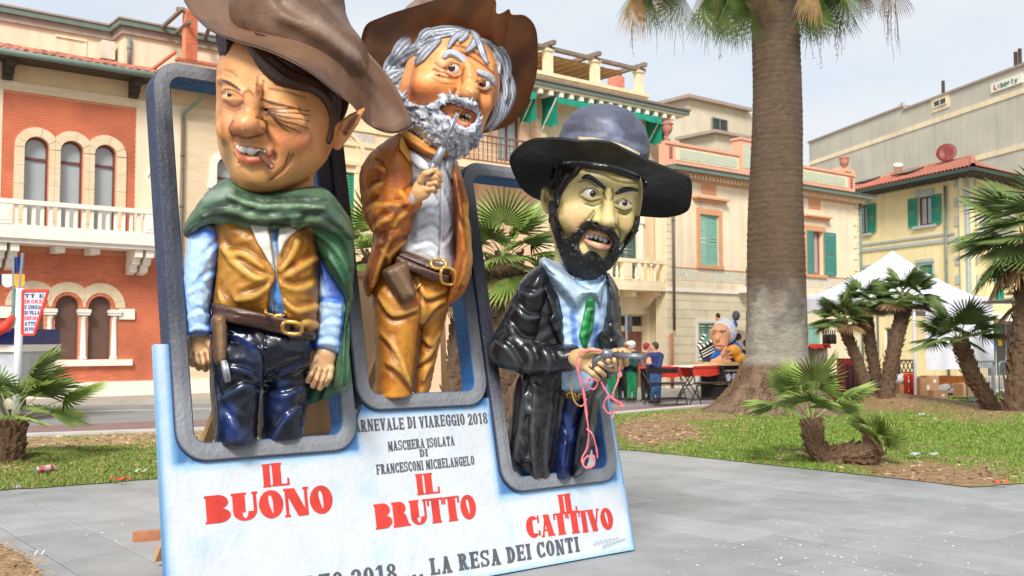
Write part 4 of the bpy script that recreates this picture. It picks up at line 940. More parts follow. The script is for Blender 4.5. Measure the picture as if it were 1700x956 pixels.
for i in range(5):
 for j in range(5): w = (dr[1]-dr[0]+.4)/5; h = dz/5; fpart(FC, 'door_panel', m_door, d_, [(dr[0]-.4+i*w+.03, dr[0]-.4+(i+1)*w-.03, .02+j*h+.03, .02+(j+1)*h-.03, -.399, -.385)])
fpart(FC, 'transom_glass', m_glassd, c3, [(dr[0]-.4, dr[1]-.001, tz0+.001, tz1-.002, -.47, -.43)])
mb = MB(); a_ = dr[0]-.4; b_ = dr[1]; h_ = tz1-tz0
for k in range(-3, 14): 
 for s_ in (1, -1):
  x0 = a_+k*.13; x1 = x0+s_*h_
  if a_ <= min(x0, x1) and max(x0, x1) <= b_: mb.bar(FC.pt(x0, tz0, -.41), FC.pt(x1, tz1, -.41), .014)
mb.build('transom_grille', m_iron, c3, kind='stuff')
for px, m_, z0_, z1_ in ((1103, m_pipe, 2.0, fz(FC, 1104, 372, .1)[1]),): u = fz(FC, px, 500, .1)[0]; pipe(FC, u, z0_, 9.9, .1, .05, m_pipe, c3); pipe(FC, u, 0, 2.0, .1, .06, m_pipe_r, c3)
# ================= yellow two-storey house with tiled parapet
FD = Facade(G(1140, 648), D1)
dh = thing('parapet_house', FD.pt(2, 0), 'pale yellow two-storey house with flowered tile parapet and stone ground floor, behind the tall palm', 'house')
U0, U1 = -1.0, 10.95
w1 = (.75, 1.80, 4.44, 6.28); w2 = (7.2, 8.24, 4.38, 6.13); wl = (.6, 2.0, -.05, 2.38); wl2 = (7.0, 8.2, .6, 2.4)
fpoly(FD, 'upper_wall', m_cream, dh, rect(U0, U1, 3.75, 7.62), -.5, 0, [rect(*w1), rect(*w2)])
fpoly(FD, 'lower_wall', m_stone, dh, rect(U0, U1, -.1, 3.749), -.5, -.03, [rect(*wl), rect(*wl2)])
def stone_blocks():
 row = 0; z = .35; W = .62; H_ = .31
 while z < 3.3:
  u = U0-(W/2 if row % 2 else 0)
  while u < 6.6:
   a, b = max(u, U0), min(u+W, 6.6)
   parts = [(a, b)]
   for hole in (wl, wl2):
    new = []
    for x0, x1 in parts:
     if z+H_ <= hole[2] or z >= hole[3]+.06 or x1 <= hole[0]-.12 or x0 >= hole[1]+.12: new.append((x0, x1))
     else:
      if x0 < hole[0]-.12: new.append((x0, hole[0]-.12))
      if x1 > hole[1]+.12: new.append((hole[1]+.12, x1))
    parts = new
   for x0, x1 in parts:
    if x1-x0 > .08: fpart(FD, 'stone_block', m_stone, dh, [(x0+.006, x1-.006, z+.006, z+H_-.006, -.029, random.uniform(-.002, .006))])
   u += W
  z += H_; row += 1
stone_blocks()
fpart(FD, 'plinth', m_white, dh, [(U0, wl[0]-.13, -.1, .34, -.029, .05), (wl[1]+.13, 6.9, -.1, .34, -.029, .05)])
fpart(FD, 'string_course', m_white, dh, [(U0, U1, 3.45, 3.56, -.03, .07)]); fpart(FD, 'string_course', m_cream, dh, [(U0, U1, 3.561, 3.80, -.02, .04)])
fpart(FD, 'tile_band', m_mos, dh, [(-.5, 6.6, 3.85, 4.29, .001, .012)]); fpart(FD, 'tile_band', m_mos, dh, [(6.9, 10.3, 3.85, 4.29, .001, .012)])
fpart(FD, 'band_moulding', m_orange, dh, [(-.5, 10.3, 4.291, 4.33, .001, .03)])
for w, pz in ((w1, 6.62), (w2, 6.5)):
 fpart(FD, 'window_surround', m_orange, dh, [(w[0]-.17, w[0], w[2], w[3]+.2, .001, .05), (w[1], w[1]+.17, w[2], w[3]+.2, .001, .05), (w[0], w[1], w[3], w[3]+.2, .001, .045), (w[0]-.2, w[1]+.2, w[2]-.12, w[2]-.001, .001, .09)])
 fpart(FD, 'window_frieze', m_cream, dh, [(w[0]-.2, w[1]+.2, w[3]+.201, w[3]+.44, .001, .03)]+[(w[0]-.15+.22*k, w[0]-.02+.22*k, w[3]+.24, w[3]+.40, .031, .045) for k in range(6)])
 fpart(FD, 'pediment', m_orange, dh, [(w[0]-.3, w[1]+.3, w[3]+.441, w[3]+.53, .001, .16), (w[0]-.38, w[1]+.38, w[3]+.531, w[3]+.60, .001, .24)])
 pc = (w[0]+w[1])/2; fpart(FD, 'relief_panel', m_orange, dh, [(pc-.4, pc+.4, 7.02, 7.42, .001, .02)])
shutter(FD, w1[0]+.02, (w1[0]+w1[1])/2-.005, w1[2]+.01, w1[3]-.01, -.08, m_teal, dh, 20); shutter(FD, (w1[0]+w1[1])/2+.005, w1[1]-.02, w1[2]+.01, w1[3]-.01, -.08, m_teal, dh, 20)
rect_window(FD, w2[0]+.26, w2[1]-.02, w2[2]+.01, w2[3]-.01, dh, m_glass, mat('red_brown_frame', lin(168, 92, 66), .5, .1, 6), mull=1, rec=.2, w=.09)
shutter(FD, w2[0]-.08, w2[0]+.24, w2[2]+.01, w2[3]-.01, .06, m_teal2, dh, 20); shutter(FD, w2[1]+.02, w2[1]+.80, w2[2]+.01, w2[3]-.01, .06, m_teal2, dh, 20)
shutter(FD, wl[0]+.02, (wl[0]+wl[1])/2, wl[2], wl[3]-.02, -.2, m_teal, dh, 22); shutter(FD, (wl[0]+wl[1])/2+.01, wl[1]-.02, wl[2], wl[3]-.02, -.2, m_teal, dh, 22)
fpart(FD, 'window_surround', m_white, dh, [(wl[0]-.11, wl[0], -.1, wl[3]+.001, -.028, .06), (wl[1], wl[1]+.11, -.1, wl[3]+.001, -.028, .06), (wl[0]-.11, wl[1]+.11, wl[3]+.002, wl[3]+.14, -.028, .07)])
shutter(FD, wl2[0]+.02, wl2[1]-.02, wl2[2], wl2[3]-.02, -.2, m_teal, dh, 20)
# cornice, gutter, parapet
fpart(FD, 'cornice', m_orange, dh, [(U0, U1+.06, 7.621, 7.66, -.5, .30), (U0, U1, 7.40, 7.46, .001, .04)])
b1 = MB(); b1.box((0, 0, 0), (.09, .22, .12), FD.d, FD.n); me_d = mesh_only(b1, m_cream)
for u in np.arange(U0+.1, U1+.04, .2): inst(me_d, 'dentil', FD.pt(u, 7.555, .115), dh)
fpart(FD, 'gutter', m_gutter, dh, [(U0, U1+.5, 7.661, 7.80, -.5, .48)]); fpart(FD, 'gutter_lip', m_pipe, dh, [(U0, U1+.52, 7.801, 7.84, -.5, .51)])
fpart(FD, 'parapet', m_salmon, dh, [(U0, U1-.3, 7.841, 8.62, -.3, -.02), (U0, U1-.28, 8.621, 8.72, -.34, .03)])
fpart(FD, 'parapet_border', m_cream2, dh, [(U0+.55, 3.0, 8.10, 8.55, -.019, -.005), (3.9, 10.1, 8.10, 8.55, -.019, -.005)])
fpart(FD, 'parapet_tiles', m_mos2, dh, [(U0+.75, 2.9, 8.16, 8.5, -.004, .006)]); fpart(FD, 'parapet_tiles', m_mos2, dh, [(4.0, 9.9, 8.16, 8.5, -.004, .006)])
for u in (U0+.3, 10.38):
 for k in range(3): fpart(FD, 'tile_square', mat('wine_tile', lin(176, 96, 92), .5), dh, [(u-.08, u+.08, 8.12+.15*k, 8.24+.15*k, -.019, -.003)])
fpart(FD, 'parapet_block', m_salmon, dh, [(3.05, 3.8, 7.842, 9.25, -.36, .04), (3.0, 3.85, 9.251, 9.33, -.4, .08)]); fpart(FD, 'parapet_tiles', m_mos2, dh, [(3.2, 3.65, 8.2, 9.1, .041, .05)])
fpart(FD, 'parapet_pier', m_salmon, dh, [(9.5, U1-.34, 8.721, 8.9, -.33, .0)])
def urn(u, z, o, hgt, name='urn'):
 k = hgt/.9; MB().lathe(FD.pt(u, z, o), [(.16*k, 0), (.16*k, .08*k), (.07*k, .14*k), (.07*k, .24*k), (.2*k, .4*k), (.26*k, .6*k), (.2*k, .66*k), (.28*k, .72*k), (.28*k, .76*k), (.18*k, .8*k), (.1*k, .9*k)], 14).build(name, mat('terracotta_urn', lin(176, 120, 100), .8, .2, 8), dh, True)
q = FD.uz(1402, 290, -.15); fpart(FD, 'urn_pedestal', m_salmon, dh, [(q[0]-.22, q[0]+.22, 8.901, q[1]+.1, -.35, .05)]) ; urn(q[0], q[1]+.1, -.15, .72)
q = FD.uz(1109, 230, -.15); urn(U0+.25, 8.73, -.15, .75)
k = 0
for z in np.arange(4.4, 7.3, .24): fpart(FD, 'quoin', m_stone, dh, [(U1-.34-(.16 if k % 2 else 0), U1, z, z+.225, .001, .04)]); k += 1
k = 0
for z in np.arange(3.85, 7.3, .24): fpart(FD, 'quoin', m_stone, dh, [(U0, U0+.3+(.12 if k % 2 else 0), z, z+.225, .001, .04)]); k += 1
pipe(FD, FD.uz(1119, 500, .1)[0], 2.1, 7.3, .1, .05, m_pipe, dh); pipe(FD, FD.uz(1119, 500, .1)[0]-.12, 0, 2.0, .1, .055, m_pipe_r, dh); pipe(FD, U1-.12, 0, 7.5, .1, .05, m_gutter, dh)
mb = MB()
for k in range(7): FD.box(mb, 2.9+.07*k, 2.92+.07*k, 3.72, 4.42, .35, .37)
for k in range(8): FD.box(mb, 2.88, 3.36, 3.72+.1*k, 3.74+.1*k, .371, .385)
mb.build('iron_basket', m_iron, dh); fpart(FD, 'basket_ledge', m_white, dh, [(2.8, 3.45, 3.5, 3.7, .071, .42)])
# ================= low grey-cream house on the roofs behind
bh = P(1165, 250, 56); FR_ = Facade(bh[:2], D1*np.array([1, 1, 0]))
rh = thing('rooftop_house', bh, 'grey cream flat-roofed house rising behind the tiled parapet', 'house')
fr = lambda px, py: FR_.uz(px, py)
q0 = fr(1140, 212); q1 = fr(1255, 250); q2 = fr(1232, 180)
mb = MB(); zt2 = fr(1232, 184)[1]; m_rh = mat('weathered_cream', lin(214, 202, 176), .9, .08, 1.5, dirt=.25)
fpart(FR_, 'wall', m_rh, rh, [(fr(1143, 215)[0], fr(1232, 185)[0], 0, zt2, -6, 0), (fr(1232, 185)[0]+.001, fr(1330, 185)[0], 0, zt2-.01, -9, -.02), (fr(1128, 240)[0], fr(1200, 240)[0], 0, fr(1160, 240)[1], .001, 2.5)])
fpart(FR_, 'roof_edge', m_gutter2, rh, [(fr(1136, 215)[0], fr(1242, 185)[0], zt2+.001, zt2+.18, -6.3, .35), (fr(1120, 240)[0], fr(1205, 240)[0], fr(1160, 240)[1]+.001, fr(1160, 240)[1]+.16, .01, 2.8)])
wq = (fr(1180, 216), fr(1205, 200)); rect_window(FR_, wq[0][0], wq[1][0], wq[0][1], wq[1][1], rh, m_glassd, m_gutter, rec=-.08)
wq = (fr(1210, 252), fr(1222, 243)); rect_window(FR_, wq[0][0], wq[1][0], wq[0][1], wq[1][1], rh, m_glassd, m_white, rec=-2.6)
# ================= yellow green-shuttered house on the right
E0 = P(1611, 560, 46)
FE = Facade(E0[:2], (641, -1680)); FE2 = Facade(E0[:2], D1[:2])
eh = thing('yellow_house', (*E0[:2], 0), 'yellow house with red hipped roof, green shutters and grey quoins, behind the white gazebo', 'house')
EZ = 9.42; LL = -9.0
we = [(-7.40, -6.62, 7.30, 8.80), (-3.05, -2.15, 7.28, 8.68), (-3.1, -2.2, 3.6, 5.38), (-7.3, -6.5, 3.6, 5.38), (-2.6, -1.7, .7, 2.5), (-5.6, -4.5, .0, 2.4)]
fpoly(FE, 'side_wall', m_yellow, eh, rect(LL, 0, -.1, EZ), -.4, 0, [rect(*w) for w in we])
lg = (FE2.uz(1630, 350)[0], FE2.uz(1630, 350)[0]+4.2, FE2.uz(1640, 395)[1], FE2.uz(1640, 322)[1])
wg = (FE2.uz(1650, 470)[0], FE2.uz(1650, 470)[0]+1.0, 3.6, 5.5)
fpoly(FE2, 'front_wall', m_yellow, eh, rect(.001, 9, -.1, EZ), -.4, 0, [rect(*lg), rect(*wg), rect(1.6, 4.6, .05, 2.6)])
fpart(FE2, 'loggia_back', mat('loggia_ochre', lin(196, 152, 100), .9, .08, 2), eh, [(lg[0]-.3, lg[1]+.3, lg[2]-.3, lg[3]+.3, -3.0, -2.8)]); fpart(FE2, 'loggia_floor', m_yellow, eh, [(lg[0]-.3, lg[1]+.3, lg[2]-.5, lg[2]-.301, -2.799, -.41), (lg[0]-.3, lg[1]+.3, lg[3]+.301, lg[3]+.5, -2.799, -.41)])
fpart(FE2, 'loggia_surround', m_grey_st, eh, [(lg[0]-.28, lg[0]-.001, lg[2]-.2, lg[3]+.22, .001, .06), (lg[0], lg[1]+.3, lg[3]+.001, lg[3]+.22, .001, .06)])
k = 0
for z in np.arange(.3, EZ-.3, .45):
 l_ = .75 if k % 2 else .5
 fpart(FE, 'quoin', m_grey_st, eh, [(-l_, -.001, z, z+.42, .001, .05)]); fpart(FE2, 'quoin', m_grey_st, eh, [(.002, l_, z, z+.42, .001, .05)]); k += 1
for w in we[:4]:
 rect_window(FE, *w[:2], w[2], w[3], eh, m_glass if w[2] > 5 else m_glassd, mat('dark_red_frame', lin(104, 58, 54), .5), rec=.15, w=.09)
 fpart(FE, 'sill', m_grey_st, eh, [(w[0]-.3, w[1]+.3, w[2]-.13, w[2]-.001, .001, .14)]); fpart(FE, 'lintel', m_grey_st, eh, [(w[0]-.15, w[1]+.15, w[3]+.12, w[3]+.28, .001, .09), (w[0]-.12, w[0]-.001, w[2], w[3]+.119, .001, .04), (w[1]+.001, w[1]+.12, w[2], w[3]+.119, .001, .04), (w[0], w[1], w[3]+.001, w[3]+.119, .001, .04)])
for w in we[:2]: shutter(FE, w[0]-.62, w[0]-.02, w[2], w[3], .06, m_green, eh, 16); shutter(FE, w[1]+.02, w[1]+.62, w[2], w[3], .06, m_green, eh, 16)
for w in we[2:4]: shutter(FE, w[0], w[1], w[2], w[3], -.06, m_green, eh, 18)
rect_window(FE, *we[4][:2], we[4][2], we[4][3], eh, m_glassd, m_white); rect_window(FE, *we[5][:2], we[5][2], we[5][3], eh, m_glassd, m_white)
shutter(FE2, wg[0], wg[1]*.5+wg[0]*.5, wg[2], wg[3], -.05, m_green, eh, 18); shutter(FE2, wg[1]*.5+wg[0]*.5+.01, wg[1], wg[2], wg[3], -.05, m_green, eh, 18)
for z0, z1 in ((6.35, 6.5), (6.68, 6.78), (3.1, 3.2)): fpart(FE, 'string_course', m_grey_st, eh, [(LL, -.76, z0, z1, .001, .07)]); fpart(FE2, 'string_course', m_grey_st, eh, [(.76, 9, z0-.003 if z0 != 3.1 else 2.9, z1-.003 if z0 != 3.1 else 3.0, .001, .07)])
fpart(FE, 'cornice_band', m_grey_st, eh, [(LL, -.002, EZ-.25, EZ-.02, .001, .05)])
# hipped roof
RO = 1.0
c_in = E0+0; A_ = FE.pt(LL, EZ+.02, RO); dg = FE.n+FE2.n; dg = dg/np.linalg.norm(dg)
cosn = FE.n@FE2.n; cor = np.array([*E0[:2], 0])+(FE.n+FE2.n)*(RO/(1+cosn))+ZUP*(EZ+.02)
Bb = FE2.pt(9.5, EZ+.02, RO); ridge_z = FE.uz(1572, 270, -3.4)[1]
r0_ = FE.pt(LL, ridge_z, -3.6); r1_ = FE.pt(-3.2, ridge_z, -3.6); r2_ = FE2.pt(9.5, ridge_z, -4.2)
mb = MB(); mb.add([A_, cor, r1_, r0_], [(0, 1, 2, 3)]); mb.add([cor, Bb, r2_, r1_], [(0, 1, 2, 3)]); mb.build('roof', m_tile, eh)
for p, q, F_ in ((A_, cor, FE), (cor, Bb, FE2)):
 mb = MB(); mb.bar(p-ZUP*.1, q-ZUP*.1, .2, .16); mb.build('gutter', mat('dark_green_gutter', lin(58, 78, 70), .5), eh)
mb = MB(); mb.add([A_-ZUP*.2, cor-ZUP*.2, np.array([*E0[:2], EZ-.18]), FE.pt(LL, EZ-.18, 0)], [(3, 2, 1, 0)]); mb.add([cor-ZUP*.2, Bb-ZUP*.2, FE2.pt(9.5, EZ-.18, 0), np.array([*E0[:2], EZ-.18])], [(3, 2, 1, 0)]); mb.build('eaves', m_soffit, eh)
mb = MB()
for k in range(26):
 t = (k+.5)/26; a = A_+(cor-A_)*t; b = FE.pt(LL+(-LL)*t*.999, EZ-.12, .05); mb.bar(a-ZUP*.17, b-ZUP*.05, .09, .09)
for k in range(18):
 t = (k+.5)/18; a = cor+(Bb-cor)*t; b = FE2.pt(9.5*t, EZ-.12, .05); mb.bar(a-ZUP*.17, b-ZUP*.05, .09, .09)
mb.build('rafter_tails', m_soffit, eh, kind='stuff')
mb = MB()
for (p, q, r, s_) in ((A_, cor, r1_, r0_), (cor, Bb, r2_, r1_)):
 n = 44
 for k in range(n):
  t = (k+.5)/n; a = p+(q-p)*t+ZUP*.02; b = s_+(r-s_)*t+ZUP*.02; mb.tube([a, b], .085, 5, False)
mb.tube([cor+ZUP*.04, r1_+ZUP*.04], .13, 6, False); mb.tube([r0_+ZUP*.04, r1_+ZUP*.04, r2_+ZUP*.04], .13, 6, False)
mb.build('roof_tiles', m_tile, eh, kind='stuff')
for px, w in ((1432, .9), (1442, .9), (1510, 1.2)):
 q = FE.uz(px, 293, -1.6); t = .5; nrm = np.cross(cor-A_, r0_-A_); nrm /= np.linalg.norm(nrm); up = np.cross(nrm, FE.d); up /= np.linalg.norm(up); up = up if up[2] > 0 else -up
 base = FE.pt(q[0], EZ+.02+(ridge_z-EZ)*.55, RO-(RO+3.6)*.55); mb = MB(); mb.box(base+nrm*(.17 if nrm[2] > 0 else -.17), (w, 1.1, .08), FE.d, up, nrm); mb.build('roof_window', m_glassd, eh)
q = FE.uz(1491, 278, -2.6); mb = MB(); mb.lathe(FE.pt(q[0], ridge_z-1.2, -2.6), [(.2, 0), (.2, 1.3), (.26, 1.31), (.26, 1.5), (.15, 1.55)], 10); mb.build('chimney', m_white, eh, True)
qd = FE.uz(1572, 258, -3.2); dish = thing('satellite_dish', FE.pt(qd[0], ridge_z-.1, -3.2), 'dark red satellite dish on the ridge of the yellow house', 'satellite dish')
MB().tube([FE.pt(qd[0], ridge_z-.2, -3.2), FE.pt(qd[0], qd[1], -3.2)], .04, 6).build('pole', m_pipe, dish)
nd = np.array([-.55, -.8, .25]); nd /= np.linalg.norm(nd); xd = np.cross(nd, ZUP); xd /= np.linalg.norm(xd); yd = np.cross(xd, nd)
MB().lathe(FE.pt(qd[0], qd[1]+.1, -3.2), [(.02, 0), (.3, .04), (.5, .12), (.5, .14), (.3, .07), (.02, .03)], 14, xd, yd, nd).build('dish', mat('dish_red', lin(128, 52, 44), .5), dish, True)
MB().tube([FE.pt(qd[0], qd[1]-.3, -3.2)+nd*.1, FE.pt(qd[0], qd[1]+.1, -3.2)+nd*.6], .02, 5).build('feed_arm', m_pipe, dish)
pipe(FE, -1.24, 0, 9.0, .1, .06, m_gutter, eh)
# shop front in the ground floor, small metal awning
so = FE2; aw = thing('shop_awning', so.pt(3, 3), 'small white corrugated canopy over the shop beside the gazebo', 'canopy')
mb = MB(); n = 24
mb.loft([[so.pt(1.2+4*k/n, 3.0+.04*(k % 2), .02) for k in range(n+1)], [so.pt(1.2+4*k/n, 2.62+.04*(k % 2), 1.1) for k in range(n+1)]], closed=False); mb.build('sheet', m_white, aw)
mb = MB(); mb.bar(so.pt(1.2, 2.6, 1.05), so.pt(5.2, 2.6, 1.05), .05); mb.build('edge_bar', m_pipe, aw)
rect_window(so, 1.6, 4.6, .05, 2.6, eh, m_glassd, m_grey_st, mull=2, name='shop_window')
for i, (c, u, z) in enumerate((((226, 196, 40), 1.9, 2.0), ((40, 150, 70), 2.5, 2.1), ((60, 110, 190), 2.1, 1.3), ((230, 200, 60), 2.7, 1.5), ((200, 60, 50), 3.2, 1.7), ((60, 160, 90), 1.9, .8))):
 fpart(so, 'shop_poster', mat('poster_%d' % i, lin(*c), .5), eh, [(u, u+.4, z, z+.35, -.07, -.05)])
# ================= big plain grey building far behind
F0 = P(1500, 300, 78); FF = Facade(F0[:2], (363, -1680))
gb = thing('grey_building', (*F0[:2], 0), 'large blank grey building with cream bands and a roof sign, behind the yellow house', 'building')
m_gb = mat('grey_render', lin(204, 196, 178), .9, .08, .5, dirt=.3, streak=.3)
ff = lambda px, py: FF.uz(px, py)
zA = ff(1420, 208)[1]; zB = ff(1600, 146)[1]; us = ff(1501, 190)[0]; ul = ff(1343, 230)[0]
fpart(FF, 'wall', m_gb, gb, [(ul, us, 0, zA, -14, 0), (us+.001, us+55, 0, zB, -14, .0)])
mb = MB(); FF.box(mb, ul-.1, us, zA+.001, zA+.15, -14, .12); FF.box(mb, us-.1, us+55, zB+.001, zB+.16, -14, .12); mb.build('roof_edge', m_gutter2, gb)
FG_ = Facade(FF.pt(ul, 0)[:2], (-FF.n[0], -FF.n[1])) 
for y_, px in ((239, 1450), (257, 1660)): z = ff(px, y_)[1]; fpart(FF, 'cream_band', m_cream2, gb, [(ul, us+55, z, z+.34, .001, .06)])
a = ff(1551, 180); b = ff(1573, 160)
fpart(FF, 'window_surround', m_cream2, gb, [(a[0]-.25, b[0]+.25, a[1]-.3, b[1]+.3, .001, .05)]); rect_window(FF, a[0], b[0], a[1], b[1], gb, m_glassd, m_cream2, rec=-.06, w=.08)
sgn = thing('roof_sign', FF.pt(*ff(1646, 158), .1), 'white rectangular sign reading Liberty high on the grey building', 'sign')
a = ff(1647, 155); zt = ff(1647, 140)[1]; b_ = ff(1699, 131)[0]
fpart(FF, 'sign_board', m_white, sgn, [(a[0], b_, a[1], zt, .001, .1)])
def sign_letters():
 W_ = b_-a[0]; H_ = zt-a[1]; u = a[0]+W_*.12; lw = W_*.105; m_l = mat('sign_green', lin(120, 150, 130), .5); m_r = mat('sign_red', lin(200, 110, 90), .5)
 S = {'L': [(0, 0, 0, 1), (0, 0, .7, 0)], 'i': [(.3, 0, .3, .6), (.3, .8, .3, .9)], 'b': [(0, 0, 0, 1), (0, 0, .6, 0), (.6, 0, .6, .55), (.6, .55, 0, .55)], 'e': [(.6, 0, 0, 0), (0, 0, 0, .6), (0, .6, .6, .6), (.6, .6, .6, .3), (.6, .3, 0, .3)], 'r': [(0, 0, 0, .6), (0, .5, .5, .6)], 't': [(.2, 0, .2, .95), (0, .65, .5, .65), (.2, 0, .5, 0)], 'y': [(0, .6, .3, 0), (.6, .6, .1, -.35)]}
 for i, ch in enumerate('Liberty'):
  mb = MB()
  for x0, y0, x1, y1 in S[ch]: mb.bar(FF.pt(u+lw*x0, a[1]+H_*(.28+.5*y0), .105), FF.pt(u+lw*x1+.001, a[1]+H_*(.28+.5*y1), .105), .13, .02, up=FF.n)
  mb.build('letter', m_r if i == 0 else m_l, sgn); u += lw*1.05
sign_letters()
for px, py, h in ((1546, 150, .9), (1665, 122, .9), (1672, 122, 1.0)):
 q = ff(px, py); MB().tube([FF.pt(q[0], zB, -1), FF.pt(q[0], zB+h+.6, -1)], .12, 6).build('vent_pipe', m_soffit, gb)
for px, py0, py1 in ((1460, 180, 200),):
 q = ff(px, py0); an = thing('aerial', FF.pt(q[0], zA, -2), 'thin television aerial on the roof of the grey building', 'aerial'); MB().tube([FF.pt(q[0], zA-.1, -2), FF.pt(q[0], q[1]+.6, -2)], .035, 5).build('mast', m_pipe, an)
 mb = MB()
 for k in range(5): mb.tube([FF.pt(q[0]-.5+.06*k, q[1]+.5-.2*k, -2), FF.pt(q[0]+.5-.06*k, q[1]+.5-.2*k, -2)], .018, 4)
 mb.build('rods', m_pipe, an, kind='stuff')
# ------------------------------------------------------------------ sculpting in papier mache: distance fields meshed with surface nets
# Local frame of a figure: X right, Y away, Z up, in units of one photo pixel at the figure's distance D0 (so D0 metres = 1680 units).
RV = np.array([1., 0, 0]); FV = np.array([0, CP, SP]); UV = np.array([0, -SP, CP])
def L3(p): px, py, dz = p; k = 1+dz/FPX; return np.array([(px-850)*k, dz, (478-py)*k])
def poly_sdf(poly, gx, gy):                     # signed distance to a polygon on a pixel table
 P_ = np.array(poly, float); n = len(P_); X, Y = np.meshgrid(gx, gy, indexing='ij'); d = np.full(X.shape, 1e9); ins = np.zeros(X.shape, bool)
 for i in range(n):
  ax, ay = P_[i]; bx, by = P_[(i+1) % n]; ex, ey = bx-ax, by-ay; wx, wy = X-ax, Y-ay
  t = np.clip((wx*ex+wy*ey)/(ex*ex+ey*ey+1e-9), 0, 1); d = np.minimum(d, (wx-ex*t)**2+(wy-ey*t)**2)
  c = ((ay <= Y) & (by > Y)) | ((by <= Y) & (ay > Y)); ins ^= c & (X < ax+(Y-ay)/(by-ay+1e-12)*(bx-ax))
 d = np.sqrt(d); return np.where(ins, -d, d).astype(np.float32)
def spline(pts, n=6, closed=True):              # Catmull-Rom through points of any dimension
 p = np.array(pts, float); m = len(p); out = []
 for i in range(m if closed else m-1):
  a, b, c, d = (p[(i-1) % m], p[i], p[(i+1) % m], p[(i+2) % m]) if closed else (p[max(i-1, 0)], p[i], p[i+1], p[min(i+2, m-1)])
  for k in range(n):
   t = k/n; out.append(.5*((2*b)+(c-a)*t+(2*a-5*b+4*c-d)*t*t+(3*b-a-3*c+d)*t**3))
 if not closed: out.append(p[-1])
 return np.array(out)
def smin(a, b, k):
 if k <= 0: return np.minimum(a, b)
 h = np.clip(.5+.5*(b-a)/k, 0, 1); return b+(a-b)*h-k*h*(1-h)
def smax(a, b, k): return -smin(-a, -b, k)
class Clay:
 def __init__(s, x0, y0, x1, y1, z0, z1, h):  # pixel box and depth range
  c = np.array([L3((x, y, z)) for x in (x0, x1) for y in (y0, y1) for z in (z0, z1)]); lo = c.min(0)-3*h; hi = c.max(0)+3*h
  s.h = h; s.lo = lo; s.n = np.ceil((hi-lo)/h).astype(int)+1; s.ax = [(lo[i]+h*np.arange(s.n[i])).astype(np.float32) for i in range(3)]
  s.F = np.full(s.n, 1e3, np.float32); s.base = None
  s._pp = None; s.box = (x0, y0, x1, y1)
 def new(s):
  o = Clay.__new__(Clay); o.h, o.lo, o.n, o.ax, o.box = s.h, s.lo, s.n, s.ax, s.box; o.F = np.full(s.n, 1e3, np.float32); o.base = None; o._pp = s._pp; return o
 def sub(s, lo, hi):
  i0 = np.clip(np.floor((np.array(lo)-s.lo)/s.h).astype(int), 0, s.n-1); i1 = np.clip(np.ceil((np.array(hi)-s.lo)/s.h).astype(int)+1, 0, s.n)
  sl = tuple(slice(a, b) for a, b in zip(i0, i1))
  return sl, s.ax[0][sl[0]][:, None, None], s.ax[1][sl[1]][None, :, None], s.ax[2][sl[2]][None, None, :]
 def put(s, sl, d, k, op):
  if d.size == 0: return s
  f = s.F[sl]; s.F[sl] = smin(f, d, k) if op == 'add' else (smax(f, -d, k) if op == 'cut' else smax(f, d, k)); return s
 def ell(s, c, r, rot=0., yaw=0., k=8., op='add'):   # c pixel point, r (right, away, up); rot turns clockwise as seen
  c = L3(c); r = np.array(r, float); m = r.max()+k+4*s.h; sl, X, Y, Z = s.sub(c-m, c+m); x, y, z = X-c[0], Y-c[1], Z-c[2]
  if rot: a = math.radians(rot); x, z = x*math.cos(a)-z*math.sin(a), x*math.sin(a)+z*math.cos(a)
  if yaw: a = math.radians(yaw); x, y = x*math.cos(a)+y*math.sin(a), -x*math.sin(a)+y*math.cos(a)
  k0 = np.sqrt((x/r[0])**2+(y/r[1])**2+(z/r[2])**2); k1 = np.sqrt((x/r[0]**2)**2+(y/r[1]**2)**2+(z/r[2]**2)**2)+1e-9
  return s.put(sl, (k0*(k0-1)/k1).astype(np.float32), k, op)
 def path(s, pts, r, k=4., op='add', sy=1.):  # tube along pixel points; sy stretches it in depth
  q = [L3(p) for p in pts]; rs = list(r) if hasattr(r, '__len__') else [r]*len(q)
  if len(rs) != len(q): rs = list(np.interp(np.linspace(0, 1, len(q)), np.linspace(0, 1, len(rs)), rs))
  q = np.array(q); m = max(rs)*max(sy, 1)+k+4*s.h; sl, X, Y, Z = s.sub(q.min(0)-m, q.max(0)+m); D = None
  for i in range(len(q)-1):
   a, b = q[i], q[i+1]; e = (b-a)*np.array([1, 1/sy, 1]); ee = float(e@e)+1e-9
   x, y, z = X-a[0], (Y-a[1])/sy, Z-a[2]; t = np.clip((x*e[0]+y*e[1]+z*e[2])/ee, 0, 1)
   d = np.sqrt((x-e[0]*t)**2+(y-e[1]*t)**2+(z-e[2]*t)**2)-(rs[i]+(rs[i+1]-rs[i])*t); D = d if D is None else np.minimum(D, d)
  return s.put(sl, D.astype(np.float32), k, op)
 def pix(s):
  if s._pp is None:
   kk = 1/(1+s.ax[1]/FPX); s._pp = ((850+s.ax[0][:, None]*kk[None, :]), (478-s.ax[2][:, None]*kk[None, :]))   # (X,Y) -> px, (Z,Y) -> py
  return s._pp
 def table(s, poly):
  gx = np.arange(s.box[0]-30, s.box[2]+31, 1.); gy = np.arange(s.box[1]-30, s.box[3]+31, 1.); T = poly_sdf(poly, gx, gy)
  px, py = s.pix(); ix = np.clip(np.rint(px-gx[0]).astype(int), 0, len(gx)-1); iy = np.clip(np.rint(py-gy[0]).astype(int), 0, len(gy)-1)
  return T[ix[:, :, None], np.transpose(iy)[None, :, :]]
